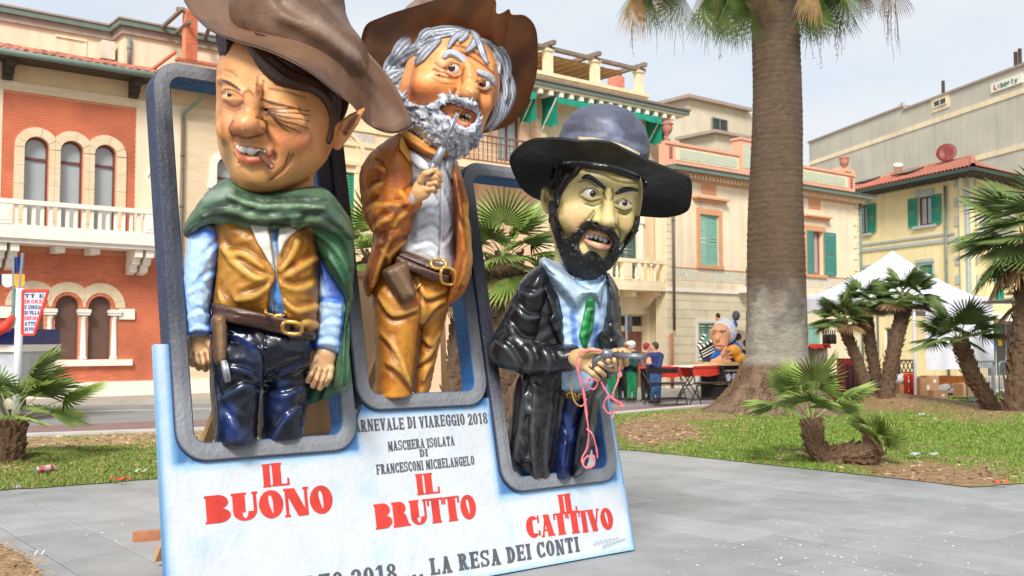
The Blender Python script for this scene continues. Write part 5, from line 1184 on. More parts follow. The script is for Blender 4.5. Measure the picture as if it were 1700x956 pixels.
 def puff(s, poly, yc, R, T, k=6., op='add', gx=0., gy=0., sm=5):  # a traced outline given a body: yc centre depth (with slopes), R rounding width, T half thickness
  if sm: poly = spline(poly, sm)
  d2 = s.table(poly); cx = np.mean([p[0] for p in poly]); cy = np.mean([p[1] for p in poly]); Yc = np.float32(yc)
  px, py = s.pix()
  if gx or gy: Yc = yc+gx*(px-cx)[:, :, None]+gy*np.transpose(py-cy)[None, :, :]
  y = np.abs(s.ax[1][None, :, None]-Yc); u = np.clip(-d2/R, 0, 1); half = T*np.sqrt(np.maximum(1-(1-u)**2, 0))
  f = np.where(d2 > 0, np.sqrt(d2**2+y**2), np.maximum((y-half)*.75, -20.)); sl = (slice(None),)*3
  return s.put(sl, f.astype(np.float32), k, op)
 def layer(s, poly, t, k=3., back=None, sm=0, hole=None): # a sheet of thickness t laid on this body inside a traced outline; returns a new body
  if sm: poly = spline(poly, sm)
  o = s.new(); d2 = s.table(poly); d2 = smax(d2, -s.table(hole), 2) if hole is not None else d2; f = smax(d2, s.F-t, k)
  if back is not None: f = smax(f, s.ax[1][None, :, None]-np.float32(back), k)
  o.F = f.astype(np.float32); return o
 def trim(s, py, dz=0.):                     # flat cut under a height
  z0 = L3((850, py, dz))[2]; s.F = np.maximum(s.F, z0-s.ax[2][None, None, :]).astype(np.float32); return s
 def wobble(s, amp, wl, seed=0):
  X, Y, Z = s.ax[0][:, None, None], s.ax[1][None, :, None], s.ax[2][None, None, :]; f = 6.283/wl; a = seed*1.7
  s.F += (amp*(np.sin(X*f+1.3*np.sin(Z*f*.7+a)+a)*np.sin(Z*f*1.1+1.1*np.sin(Y*f*.8+a)+2*a)+.5*np.sin(Y*f*1.9+a)*np.sin(X*f*1.7+Z*f*.6))).astype(np.float32); return s
 def freeze(s): s.base = s.F.copy(); return s
 def depth(s, px, py, default=0.):           # where the sight line through a photo pixel first meets the body
  F = s.base if s.base is not None else s.F; Y = s.ax[1]; k = 1+Y/FPX
  ix = np.clip(np.rint(((px-850)*k-s.lo[0])/s.h).astype(int), 0, s.n[0]-1); iz = np.clip(np.rint(((478-py)*k-s.lo[2])/s.h).astype(int), 0, s.n[2]-1)
  v = F[ix, np.arange(s.n[1]), iz]; w = np.nonzero(v < 0)[0]
  if len(w) == 0:
   j = int(np.argmin(v)); return float(Y[j]) if v[j] < 14 else default
  j = w[0]
  if j == 0: return float(Y[0])
  return float(Y[j-1]+(Y[j]-Y[j-1])*v[j-1]/(v[j-1]-v[j]+1e-9))
 def on(s, pts, off=0.): return [(p[0], p[1], s.depth(p[0], p[1])+off) for p in pts]
 def ridge(s, pts, r, off=0., k=5., op='add', n=4): # a fold that follows the surface
  p = spline(np.array(pts, float), n, False); q = s.on(p, off)
  zz = np.array([a[2] for a in q]); zz = np.convolve(np.r_[zz[0], zz, zz[-1]], [.25, .5, .25], 'valid'); q = [(a[0], a[1], z) for a, z in zip(q, zz)]
  return s.path(q, r, k, op)
 def groove(s, pts, r, off=0., k=3.): return s.ridge(pts, r, off, k, 'cut')
 def mesh(s):
  F = s.F; S = F < 0; n = s.n
  c = [S[a:n[0]-1+a, b:n[1]-1+b, d:n[2]-1+d] for a in (0, 1) for b in (0, 1) for d in (0, 1)]
  cnt = sum(q.astype(np.int8) for q in c); I, J, K = np.nonzero((cnt > 0) & (cnt < 8)); m = len(I)
  if m == 0: return np.zeros((0, 3)), np.zeros((0, 4), int)
  idx = np.full((n[0]-1, n[1]-1, n[2]-1), -1, np.int32); idx[I, J, K] = np.arange(m)
  val = {(a, b, d): F[I+a, J+b, K+d] for a in (0, 1) for b in (0, 1) for d in (0, 1)}; acc = np.zeros((m, 3)); w = np.zeros(m)
  for p in val:
   for ax in range(3):
    if p[ax] == 0:
     q = tuple(1 if i == ax else p[i] for i in range(3)); fa, fb = val[p], val[q]; x = (fa < 0) != (fb < 0)
     t = np.where(x, fa/(fa-fb+1e-12), 0); pt = np.array(p, float)[None]+np.zeros((m, 3)); pt[:, ax] += t; acc[x] += pt[x]; w[x] += 1
  V = s.lo+s.h*(np.c_[I, J, K]+acc/np.maximum(w, 1)[:, None]); Q = []
  for ax in range(3):
   a, b = [(1, 2), (2, 0), (0, 1)][ax]
   sa = [slice(1, n[i]-1) for i in range(3)]; sb = list(sa); sa[ax] = slice(0, n[ax]-1); sb[ax] = slice(1, n[ax])
   A, B = S[tuple(sa)], S[tuple(sb)]; for_ = np.nonzero(A != B); st = A[for_]
   g = np.array(for_).T+np.array([sa[i].start for i in range(3)])
   def at(da, db): t = g.copy(); t[:, a] += da; t[:, b] += db; return idx[t[:, 0], t[:, 1], t[:, 2]]
   q = np.c_[at(-1, -1), at(0, -1), at(0, 0), at(-1, 0)]; q = np.where(st[:, None], q, q[:, ::-1]); Q.append(q)
  Q = np.concatenate(Q); Q = Q[(Q >= 0).all(1)]; return V, Q
class Figure:
 def __init__(s, root, D0): s.root = root; s.D0 = D0; s.k = D0/FPX; s.off = np.array(root.location)
 def world(s, V): V = np.asarray(V, float); return C0+s.k*(V[:, :1]*RV+(FPX+V[:, 1:2])*FV+V[:, 2:3]*UV)
 def w(s, p): return s.world(L3(p)[None])[0]
 def link(s, name, V, Q, m, parent=None, cols=None, label=None, smooth=True, kind=None):
  W = s.world(V)-np.array(wloc(parent or s.root)); me = bpy.data.meshes.new(name); nv, nq = len(W), len(Q); k = Q.shape[1]
  me.vertices.add(nv); me.vertices.foreach_set('co', W.astype(np.float32).ravel()); me.loops.add(nq*k); me.loops.foreach_set('vertex_index', Q.astype(np.int32).ravel())
  me.polygons.add(nq); me.polygons.foreach_set('loop_start', (np.arange(nq)*k).astype(np.int32)); me.polygons.foreach_set('loop_total', np.full(nq, k, np.int32)); me.polygons.foreach_set('use_smooth', [smooth]*nq)
  me.update(calc_edges=True); me.materials.append(m)
  if cols is not None: at = me.color_attributes.new('Col', 'FLOAT_COLOR', 'POINT'); at.data.foreach_set('color', np.c_[np.clip(cols, 0, 1), np.ones(nv)].astype(np.float32).ravel())
  o = bpy.data.objects.new(name, me); COL.objects.link(o); o.parent = parent or s.root; return tag(o, label, kind=kind)
 def part(s, name, clay, m, base=None, strokes=(), parent=None, label=None, var=None):
  V, Q = clay.mesh(); cols = None
  if base is not None:
   cols = np.tile(np.array(lin(*base)), (len(V), 1))
   if var:                              # broad brushwork: a second paint dragged over the first
    c2, sc_, lo, hi = var; n = vnoise(V[:, 0]+V[:, 1]*.7, V[:, 2]+V[:, 1]*.5, 1/sc_, 12, 4); t = np.clip((n-lo)/(hi-lo), 0, 1)[:, None]; cols = cols*(1-t)+np.array(lin(*c2))*t
   kk = 1/(1+V[:, 1]/FPX); px = 850+V[:, 0]*kk; py = 478-V[:, 2]*kk
   for st in strokes: cols = brush(cols, px, py, V, clay, *st)
  return s.link(name, V, Q, m, parent, cols, label)
def brush(cols, px, py, V, clay, pts, r, col, strength=1., soft=.6, both=False):
 # a stroke of paint along pixel points (width r, fading over the outer 'soft' share)
 d = np.full(len(px), 1e9); p = np.array(pts, float)
 if len(p) > 2: p = spline(p, 4, False)
 rr = np.interp(np.linspace(0, 1, len(p)), np.linspace(0, 1, len(r)), r) if hasattr(r, '__len__') else np.full(len(p), float(r))
 if len(p) == 1: d = np.hypot(px-p[0, 0], py-p[0, 1])/rr[0]
 for i in range(len(p)-1):
  ex, ey = p[i+1]-p[i]; t = np.clip(((px-p[i, 0])*ex+(py-p[i, 1])*ey)/(ex*ex+ey*ey+1e-9), 0, 1)
  d = np.minimum(d, np.hypot(px-p[i, 0]-ex*t, py-p[i, 1]-ey*t)/(rr[i]+(rr[i+1]-rr[i])*t))
 w = np.clip((1-d)/soft, 0, 1)*strength; w = w*w*(3-2*w) if strength >= 1 else w
 if not both:
  c = p[len(p)//2]; z = clay.depth(c[0], c[1]); w = w*(np.abs(V[:, 1]-z) < 75)
 return cols*(1-w[:, None])+np.array(lin(*col))*w[:, None]
def fingers_hand(F, name, box, z, palm, palm_r, fingers, thumb, cols=((214, 168, 122), (130, 88, 60), (236, 196, 152)), wrist=None, fr=(7, 6.4, 5), th=(8, 7, 5), zs=(-4, -9, 1)):
 t = Clay(*box, z-60, z+50, 1.5)
 if wrist: t.path([(wrist[0], wrist[1], z+4), (palm[0][0], palm[0][1], z)], [np.min(palm_r)*.8, np.min(palm_r)*.95], 3, sy=.7)
 t.path([(p[0], p[1], z) for p in palm], palm_r, 6, sy=.6)
 for f in fingers: t.path([(q[0], q[1], z+(q[2] if len(q) > 2 else zz)) for q, zz in zip(f, zs)], fr, 2.2)
 t.path([(q[0], q[1], z+(q[2] if len(q) > 2 else -11)) for q in thumb], th, 3.5); t.freeze()
 st = []
 for f in fingers: t.ell((f[0][0], f[0][1], t.depth(f[0][0], f[0][1])+3), (4.6, 4, 4), k=4); st += [([q[:2] for q in f[:2]], 3.5, cols[2], .5), ([f[-1][:2]], 3.5, cols[1], .35), ([f[1][:2]], 2.2, cols[1], .3)]
 for a, b in zip(fingers[:-1], fingers[1:]):
  m = [((a[j][0]+b[j][0])/2, (a[j][1]+b[j][1])/2) for j in range(len(a))]; t.groove(m, [.8, 1.6], -.6, 1.5); st.append((m, 2.2, cols[1], .8))
 return F.part(name, t, m_skinp, cols[0], st)
def brim(fig, inner, outer, mats, name='hat_brim', rows=9, thick=7, bow=0., cols=None, under=None, var=None, parent=None, nrm=None):
 A = spline([L3(p) for p in inner], 8); B = spline([L3(p) for p in outer], 8); n = 96
 def res(p): t = np.linspace(0, len(p), n, endpoint=False); i = t.astype(int); f = (t-i)[:, None]; return p[i]*(1-f)+p[(i+1) % len(p)]*f
 A, B = res(A), res(B); up = np.array(nrm, float); up /= np.linalg.norm(up); V = []
 for side in (1, -1):
  for r in range(rows+1):
   t = r/rows; th = thick*(.5 if r < rows else .25); V.append(A*(1-t)+B*t+up*(side*th+bow*math.sin(math.pi*t)))
 V = np.concatenate(V); Q = []
 for sd in (0, 1):
  for r in range(rows):
   for k in range(n):
    a = (sd*(rows+1)+r)*n+k; b = (sd*(rows+1)+r)*n+(k+1) % n; q = [a, b, b+n, a+n]; Q.append(q if sd else q[::-1])
 for k in range(n):
  a, b = rows*n+k, rows*n+(k+1) % n; c, d = a+(rows+1)*n, b+(rows+1)*n; Q.append([a, b, d, c])
 C = None
 if cols is not None:
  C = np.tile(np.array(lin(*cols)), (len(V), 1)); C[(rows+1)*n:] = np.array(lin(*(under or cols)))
  if var: t = np.clip((vnoise(V[:, 0]+V[:, 1]*.6, V[:, 2]+V[:, 1]*.4, 1/var[1], 5)-.4)/.25, 0, 1)[:, None]; C = C*(1-t*var[2])+np.array(lin(*var[0]))*t*var[2]
 return fig.link(name, V, np.array(Q), mats, parent, C)
m_paint = mat('gloss_paint', (1, 1, 1), .42, .12, 7, .3, 30, attr=True, coat=.08)
m_skinp = mat('painted_skin', (1, 1, 1), .42, .08, 8, .22, 34, attr=True, coat=.06)
m_matt = mat('matt_paint', (1, 1, 1), .5, .08, 5, .3, 24, attr=True)
m_leath = mat('black_gloss_paint', (1, 1, 1), .26, .1, 6, .22, 26, attr=True, coat=.25)
m_gold = mat('gold_paint', lin(214, 170, 92), .3, .15, 9, .1, 40, metal=.55)
m_steel = mat('silver_paint', lin(176, 180, 186), .3, .15, 9, .12, 40, metal=.6)
m_eyew = mat('eye_white', lin(238, 236, 232), .2, .03, 6, coat=.3)
m_iris = mat('eye_brown', lin(82, 40, 26), .15, .1, 20, coat=.5)
m_pupil = mat('eye_black', (.01, .01, .01), .1, coat=.5)
m_tooth = mat('tooth_white', lin(240, 238, 232), .25, .04, 8, coat=.3)
def eyeball(fig, c, r, look, parent, iris=.5, yc=0):
 # ball, iris and pupil discs turned towards look (right, up)
 mb_c = fig.w(c); R_ = r*fig.k
 ob = MB().sphere(mb_c, R_, 20, 14).build('eye', m_eyew, parent, True)
 d = np.array([look[0], -1, look[1]]); d = d/np.linalg.norm(d); dw = d[0]*RV+d[1]*FV+d[2]*UV; x = np.cross(dw, UV); x /= np.linalg.norm(x); y = np.cross(x, dw)
 ri = iris*R_; h = math.sqrt(R_*R_-ri*ri)
 def cap_(rad, lift): return [(rad*math.cos(a), math.sqrt(max((R_+lift)**2-(rad*math.cos(a))**2, 0))) for a in np.linspace(0, 1.5, 6)]
 MB().lathe(mb_c, cap_(ri, R_*.012), 18, x, y, dw).build('iris', m_iris, ob, True); MB().lathe(mb_c, cap_(ri*.5, R_*.03), 14, x, y, dw).build('pupil', m_pupil, ob, True)
 MB().sphere(mb_c+dw*R_*1.0+x*ri*.3+y*ri*.4, R_*.09, 8, 6).build('glint', m_eyew, ob, True)
 return ob
def place_figure(px, py, dz_off=0):              # where a figure stands: the board's own distance at that pixel
 return board_depth(px, py)
# ------------------------------------------------------------------ first figure: brown hat, green poncho
def build_fig1():
 D0 = 6.75; root = thing('cowboy_figure', P(440, 738, D0), 'grinning papier mache cowboy in brown hat, green poncho and golden vest', 'carnival figure', 'giant carnival cowboy figures'); F = Figure(root, D0)
 # ---- head
 c = Clay(340, 40, 625, 345, -150, 120, 2.2)
 c.ell((462, 172, 0), (98, 108, 112), k=2); c.ell((452, 122, 0), (86, 92, 76), k=20); c.ell((425, 222, -30), (60, 68, 66), k=25); c.ell((449, 258, -22), (70, 76, 62), k=25)
 c.ell((502, 226, 0), (46, 70, 58), k=25); c.ell((427, 290, -62), (40, 34, 27), k=22)
 c.path([(474, 280, 18), (474, 350, 26)], [46, 46], k=12); c.freeze()
 c.ridge([(424, 150), (417, 180), (408, 206)], [11, 14, 21], -13, 12); c.ell((408, 207, c.depth(408, 207)-27), (21, 21, 17), k=9); c.ell((390, 213, c.depth(390, 213)-10), (9, 12, 10), k=5); c.ell((430, 211, c.depth(430, 211)-11), (13, 14, 12), k=5); c.groove([(426, 194), (441, 203), (443, 218)], 2, -1, 4)
 c.ell((400, 224, c.depth(400, 222)-30), (5, 9, 4), k=3, op='cut'); c.ell((424, 223, c.depth(424, 222)-22), (6, 9, 4), k=3, op='cut')
 # left eye socket, right eye squeezed shut
 c.ell((387, 158, c.depth(387, 158)-7), (17, 12, 7), rot=14, k=6, op='cut')
 c.ridge([(370, 149.5), (386, 152), (403, 161.5)], [4.2, 6, 4], -1, 4); c.ridge([(371, 162), (386, 166), (402, 166)], [4, 5, 3.5], -1, 4); c.ridge([(374, 168), (388, 175), (402, 172)], 4, 3, 5)
 c.ell((470, 194, c.depth(470, 194)), (38, 16, 19), rot=18, k=9)
 WR = [[(440, 181), (462, 181), (488, 180), (514, 184)], [(443, 184), (470, 187), (496, 188), (518, 193)], [(445, 187), (470, 194), (496, 197), (518, 203)], [(448, 190), (470, 201), (494, 207), (512, 214)], [(452, 194), (470, 207), (486, 214), (500, 221)], [(456, 199), (470, 212), (482, 219)]]
 for p in WR: c.groove(p, [2.8, 2.6, 2, 1], -1.4, 2)
 c.ridge([(430, 150), (438, 166), (460, 172), (490, 180)], [6, 9, 8, 5], 1, 7); c.ridge([(364, 131), (380, 137), (402, 152)], [5, 7, 6], 2, 6)
 for pts in ([(428, 128), (426, 150)], [(437, 134), (436, 158)], [(448, 148), (478, 152), (508, 162)], [(456, 140), (484, 143), (506, 152)], [(372, 116), (386, 121), (394, 128)], [(370, 126), (384, 130)]): c.groove(pts, [1.5, 2.4, 1.4], -1, 3)
 # cheek, smile lines, mouth
 c.ell((478, 228, c.depth(478, 228)+8), (34, 18, 24), k=18); c.ell((378, 212, c.depth(380, 212)+8), (18, 14, 20), k=14)
 c.groove([(436, 212), (446, 226), (456, 244), (458, 262)], [2, 4, 4, 2], -1, 5); c.groove([(486, 256), (474, 278), (450, 298)], [1.5, 3.5, 1.5], -1, 5); c.groove([(392, 220), (386, 234), (389, 246)], [2, 3, 2], -1, 4)
 mz = c.depth(420, 250); c.ell((421, 250, mz+2), (30, 22, 10), rot=9, k=4, op='cut')
 c.ridge([(392, 240), (406, 239), (424, 241), (450, 250)], [3, 4.5, 5, 3], 0, 4); c.path([(392, 246, mz+12), (400, 260, mz-2), (414, 267, mz-6), (432, 265, mz-4), (450, 254, mz+4)], [4, 6, 7, 6.5, 3.5], 5)
 c.path([(404, 226, mz-8), (405, 236, mz-6)], [3, 3], 5, 'cut')
 # ear
 c.path([(560, 240, -28), (570, 216, -34), (586, 199, -40), (604, 181, -46)], [9, 15, 11, 3], 4, sy=.6); c.path([(573, 220, -50), (582, 205, -54), (594, 191, -54)], [6, 8.5, 4], 2.5, 'cut'); c.path([(569, 212, -46), (576, 218, -48)], 4, 3)
 skin = (220, 152, 94)
 st = [([(382, 190), (385, 215)], 26, (226, 128, 88), .55), ([(470, 222), (500, 226)], 34, (228, 134, 92), .6), ([(408, 205)], 20, (232, 150, 104), .5), ([(386, 172), (402, 176)], 14, (150, 112, 84), .6), ([(452, 200), (500, 208)], 20, (196, 142, 84), .55),
          ([(400, 290), (440, 300)], 24, (206, 160, 96), .5), ([(440, 120), (480, 148)], 26, (236, 178, 104), .5), ([(396, 285), (430, 316), (490, 312)], 12, (176, 112, 70), .6), ([(376, 236), (384, 276)], 12, (150, 132, 92), .5), ([(400, 232), (414, 236)], 10, (196, 148, 130), .6), ([(452, 220), (540, 250)], 14, (206, 120, 80), .35),
          ([(395, 248), (405, 263), (420, 268), (440, 262), (450, 255)], 6, (196, 92, 70), 1., .5), ([(421, 250)], 24, (70, 26, 24), .0), ([(404, 252), (440, 256)], 9, (86, 32, 30), .9),
          ([(366, 132), (380, 138), (398, 149)], [2.5, 5, 3], (78, 44, 32), 1.), ([(434, 164), (452, 171), (488, 179)], [2.5, 4.5, 2.2], (88, 50, 36), .95), ([(430, 140), (427, 156)], 5, (170, 110, 66), .7), ([(448, 148), (478, 153), (508, 162)], 2.6, (150, 96, 58), .7), ([(456, 140), (484, 143), (506, 152)], 2.2, (160, 104, 62), .6), ([(436, 212), (446, 226), (456, 244), (458, 262)], 3.6, (150, 92, 62), .8), ([(486, 256), (474, 278), (450, 298)], 3, (150, 92, 58), .8), ([(392, 220), (386, 234), (389, 246)], 3, (150, 96, 62), .6), ([(372, 116), (386, 121), (394, 128)], 2, (160, 104, 62), .7), ([(396, 269)], 2.6, (40, 26, 22), 1.), ([(427, 142)], 1.8, (40, 24, 20), 1.), ([(430, 152)], 1.8, (40, 24, 20), 1.), ([(560, 236), (545, 250)], 8, (196, 110, 76), .5), ([(573, 221), (582, 205), (594, 191)], [6, 8, 4], (110, 58, 42), .9), ([(560, 226), (572, 196), (606, 178)], 3, (150, 88, 58), .6)]
 st += [(p, [2.6, 2.2, 1.8, .8], (84, 50, 36), .95) for p in WR]
 st += [([(426, 194), (441, 203), (443, 218)], 3.2, (120, 66, 40), .85), ([(388, 200), (381, 212), (386, 224)], 2.6, (120, 70, 44), .8), ([(392, 224), (408, 229), (436, 223)], 3, (128, 74, 48), .85), ([(372, 166), (388, 176), (403, 170)], 4, (120, 78, 56), .85), ([(374, 178), (388, 184), (400, 180)], 2, (150, 96, 62), .7), ([(372, 148), (388, 150), (404, 160)], 2.4, (90, 56, 40), .85), ([(452, 250), (458, 256), (456, 264)], 5, (110, 62, 42), .85), ([(388, 312), (420, 322), (470, 316), (512, 296)], 5, (150, 88, 52), .7), ([(366, 120), (367, 180), (372, 240)], 5, (168, 112, 72), .55), ([(376, 240), (382, 280), (392, 300)], 8, (140, 112, 74), .5), ([(402, 160), (412, 150), (420, 158)], 3, (130, 78, 48), .75), ([(427, 128), (425, 152)], 2.4, (130, 78, 48), .8), ([(437, 134), (436, 160)], 2.6, (124, 72, 46), .85), ([(480, 252), (470, 280), (446, 300)], 2.2, (124, 72, 44), .9), ([(394, 278), (404, 276)], 2, (160, 104, 66), .6), ([(410, 194), (402, 204)], 3, (246, 196, 150), .5), ([(402, 214)], 2.6, (250, 236, 220), .9)]
 st.append(([(436, 180), (444, 190)], 5, (70, 44, 38), .8))
 F.part('head', c, m_skinp, skin, st, var=((230, 170, 110), 40, .45, .7))
 ez = c.depth(387, 157); eyeball(F, (387.5, 158.5, ez+10), 12, (-.1, -.05), root, .55)
 # teeth, cigar
 for i, (x, y, w_, h_) in enumerate(((396, 246, 3.5, 7), (403.5, 249, 7.2, 11), (418, 251.5, 8.2, 12), (431, 252, 5.6, 9), (441, 252, 4.2, 6.5))):
  t = Clay(x-12, y-14, x+12, y+14, mz-25, mz+35, 1.3); t.ell((x, y, mz+4), (w_, 5, h_*.62), k=1); t.ell((x, y-3, mz+4), (w_*.95, 5, h_*.55), k=3); V, Q = t.mesh(); F.link('tooth', V, Q, m_tooth)
 t = MB(); t.tube([F.w((430, 255, mz)), F.w((441, 266, mz-16)), F.w((451, 276, mz-28))], [5.2*F.k, 5.6*F.k, 5*F.k], 12); t.build('cigar', mat('cigar_brown', lin(112, 66, 44), .7, .25, 40, .3, 80), root, True); MB().sphere(F.w((451.5, 276.5, mz-29)), 3.6*F.k, 10, 7).build('cigar_ash', mat('ash', lin(168, 120, 100), .9, .3, 40), root, True)
 # ---- hair: locks swept from the brim down to the sideburn
 h = Clay(355, 30, 600, 250, -150, 60, 2.2); low = [(398, 66), (416, 78), (438, 110), (462, 134), (490, 140), (516, 146), (538, 166), (549, 194), (548, 216), (543, 234)]; top = [(396, 50), (430, 62), (470, 80), (510, 100), (546, 126), (566, 148), (572, 168), (566, 192), (557, 212), (547, 236)]
 for i in range(9):
  t = i/8; pts = [(a[0]*(1-t)+b[0]*t, a[1]*(1-t)+b[1]*t) for a, b in zip(low, top)]; q = spline([(p[0]+1.2*math.sin(j*2.1+i*1.7), p[1]+1.5*math.sin(j*1.7+i), c.depth(*p, default=-30)+1-3*(i % 2)) for j, p in enumerate(pts)], 3, False); h.path(q, [3, 7, 8.5, 8.5, 8, 7.5, 6.5, 5.5, 3], 1.2)
 for i in range(4): h.path([(366+i*5, 58, -38-i*8), (366+i*4.5, 70, -40-i*8), (368+i*3, 86, -42-i*8), (370.5+i*1, 108-i*5, -44-i*7)], [8, 7, 5, 2], 1.5)
 F.part('hair', h, m_paint, (62, 36, 28), [([(a[0]*(1-t)+b[0]*t, a[1]*(1-t)+b[1]*t) for a, b in zip(low, top)], 1.7, (120, 84, 64), .6) for t in (.06, .19, .31, .44, .56, .7)])
 # ---- hat
 k = Clay(380, -110, 640, 150, -140, 150, 3.)
 k.ell((502, 66, 8), (118, 104, 68), rot=27, k=2); k.ell((484, 8, 5), (84, 86, 92), rot=34, k=30); k.ell((452, 0, 0), (54, 84, 66), rot=20, k=30); k.freeze()
 k.groove([(470, 0), (520, 26), (575, 70)], [6, 13, 6], -5, 16); k.ridge([(470, 30), (540, 62), (600, 112)], 9, 2, 12); k.wobble(1.1, 70, 3)
 F.part('hat_crown', k, m_matt, (116, 86, 66), [([(480, 4), (545, 52), (590, 92)], 14, (158, 134, 118), .6), ([(540, 0), (600, 60)], 10, (134, 108, 92), .5), ([(470, 40), (560, 92)], 12, (84, 62, 50), .5)], var=((88, 66, 52), 46, .45, .7))
 inner = [(398, 20, 10), (436, 40, -82), (500, 72, -110), (566, 106, -88), (617, 128, -10), (604, 92, 75), (540, 48, 112), (470, 8, 108), (410, -4, 60)]
 inner = [(505+(x-505)*.74, 58+(y-58)*.74, z*.74) for x, y, z in inner]
 outer = [(304, -2, -5), (338, 42, -70), (380, 64, -118), (440, 82, -150), (500, 110, -166), (548, 146, -140), (584, 174, -70), (608, 204, -5), (646, 220, 20), (681, 210, 30), (677, 184, 60), (640, 120, 120), (560, 40, 160), (470, -20, 160), (385, -40, 125), (320, -22, 60)]
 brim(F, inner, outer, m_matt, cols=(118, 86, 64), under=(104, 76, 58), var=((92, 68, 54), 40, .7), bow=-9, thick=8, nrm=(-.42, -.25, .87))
 # ---- body
 b = Clay(338, 340, 545, 760, -110, 110, 2.8)
 vest = [(362, 352), (357, 420), (357, 455), (352, 500), (356, 516), (400, 528), (441, 536), (480, 550), (522, 556), (531, 470), (532, 420), (529, 352)]
 b.puff(vest, 0, 78, 72, gx=.12, k=2); b.freeze(); b.wobble(1.2, 44, 1)
 T = b
 F.part('shirt', T, m_paint, (96, 160, 232), [([(445, 380), (452, 420), (458, 456)], 8, (236, 240, 246), .9), ([(446, 490), (458, 520)], 5, (206, 230, 250), .7), ([(455, 500), (456, 524)], 2, (20, 60, 150), .8)])
 gold = (196, 138, 52); dk = (104, 62, 24); hi = (232, 190, 96)
 L_ = T.layer(spline([(360, 355), (418, 358), (420, 384), (440, 424), (457, 454), (449, 486), (441, 523), (400, 524), (354, 511), (351, 495), (357, 440), (357, 400)], 4), 8, 4, 40); L_.freeze()
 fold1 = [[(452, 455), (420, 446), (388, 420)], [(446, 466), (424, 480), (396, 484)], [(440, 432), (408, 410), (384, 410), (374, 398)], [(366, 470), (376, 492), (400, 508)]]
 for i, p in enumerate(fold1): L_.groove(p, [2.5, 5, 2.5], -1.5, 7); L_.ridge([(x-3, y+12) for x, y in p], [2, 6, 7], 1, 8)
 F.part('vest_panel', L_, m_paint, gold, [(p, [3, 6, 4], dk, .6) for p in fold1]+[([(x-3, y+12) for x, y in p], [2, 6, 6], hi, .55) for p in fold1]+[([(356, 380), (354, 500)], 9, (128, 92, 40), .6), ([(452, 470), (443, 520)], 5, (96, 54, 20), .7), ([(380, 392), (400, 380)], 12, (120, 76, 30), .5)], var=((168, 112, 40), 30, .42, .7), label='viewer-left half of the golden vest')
 R_ = T.layer(spline([(468, 358), (531, 352), (534, 430), (530, 500), (524, 556), (486, 552), (474, 518), (466, 486), (460, 456), (462, 410)], 4), 8, 4, 60); R_.freeze()
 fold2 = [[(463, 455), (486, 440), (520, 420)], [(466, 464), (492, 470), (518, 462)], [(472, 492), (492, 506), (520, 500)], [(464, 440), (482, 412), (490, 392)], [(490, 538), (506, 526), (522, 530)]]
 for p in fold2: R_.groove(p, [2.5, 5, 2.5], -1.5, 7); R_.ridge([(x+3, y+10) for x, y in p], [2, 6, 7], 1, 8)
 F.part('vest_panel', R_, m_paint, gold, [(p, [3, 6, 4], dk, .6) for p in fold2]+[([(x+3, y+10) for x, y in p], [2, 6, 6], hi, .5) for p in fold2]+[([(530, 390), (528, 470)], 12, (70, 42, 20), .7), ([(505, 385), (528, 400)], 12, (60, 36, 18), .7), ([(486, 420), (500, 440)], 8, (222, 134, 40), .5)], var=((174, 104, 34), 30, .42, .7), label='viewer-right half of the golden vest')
 for pts in ([(414, 372), (447, 374), (452, 420), (458, 456), (440, 424), (426, 400)], [(464, 378), (506, 372), (486, 388), (472, 404), (464, 428), (461, 400)]): q = T.layer(pts, 13, 3, 40); F.part('lapel', q, m_paint, (224, 214, 200), [([(447, 380), (457, 452)], 4, (120, 100, 80), .6)])
 # trousers
 g = Clay(335, 500, 545, 772, -115, 115, 2.8)
 g.puff([(353, 520), (350, 565), (352, 610), (436, 634), (520, 610), (523, 560), (523, 532), (440, 520)], 0, 60, 62, gx=.12); g.puff([(352, 560), (349, 631), (353, 690), (357, 740), (357, 775), (392, 778), (425, 775), (426, 737), (428, 690), (433, 640), (440, 590), (400, 560)], -42, 40, 46, k=16, gx=.1); g.puff([(436, 590), (432, 640), (428, 700), (427, 737), (427, 775), (460, 778), (500, 770), (502, 731), (509, 680), (517, 620), (523, 565), (480, 560)], 22, 40, 46, k=16, gx=.1); g.freeze()
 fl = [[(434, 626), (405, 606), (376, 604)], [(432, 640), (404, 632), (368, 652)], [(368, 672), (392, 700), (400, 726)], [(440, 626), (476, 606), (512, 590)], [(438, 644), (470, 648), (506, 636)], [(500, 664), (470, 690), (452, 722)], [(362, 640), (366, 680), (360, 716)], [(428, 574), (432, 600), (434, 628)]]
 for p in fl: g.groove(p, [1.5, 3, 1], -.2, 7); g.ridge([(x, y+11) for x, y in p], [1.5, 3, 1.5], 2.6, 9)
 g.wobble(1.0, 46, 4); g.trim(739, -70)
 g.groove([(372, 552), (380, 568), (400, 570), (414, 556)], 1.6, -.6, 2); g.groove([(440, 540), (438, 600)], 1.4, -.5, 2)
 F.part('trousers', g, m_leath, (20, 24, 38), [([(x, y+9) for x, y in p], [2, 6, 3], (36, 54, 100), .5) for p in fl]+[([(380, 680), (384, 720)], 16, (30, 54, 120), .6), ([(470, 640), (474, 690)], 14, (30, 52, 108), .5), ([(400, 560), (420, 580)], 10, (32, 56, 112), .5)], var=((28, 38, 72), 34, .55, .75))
 # belt, buckles, holster
 u = g.new(); u.F = np.minimum(g.F, 1e3); u.puff(vest, 0, 78, 74, gx=.12, k=4) if False else u.puff([(353, 480), (352, 520), (353, 560), (440, 570), (523, 570), (526, 520), (528, 480)], 0, 78, 74, gx=.12, k=4)
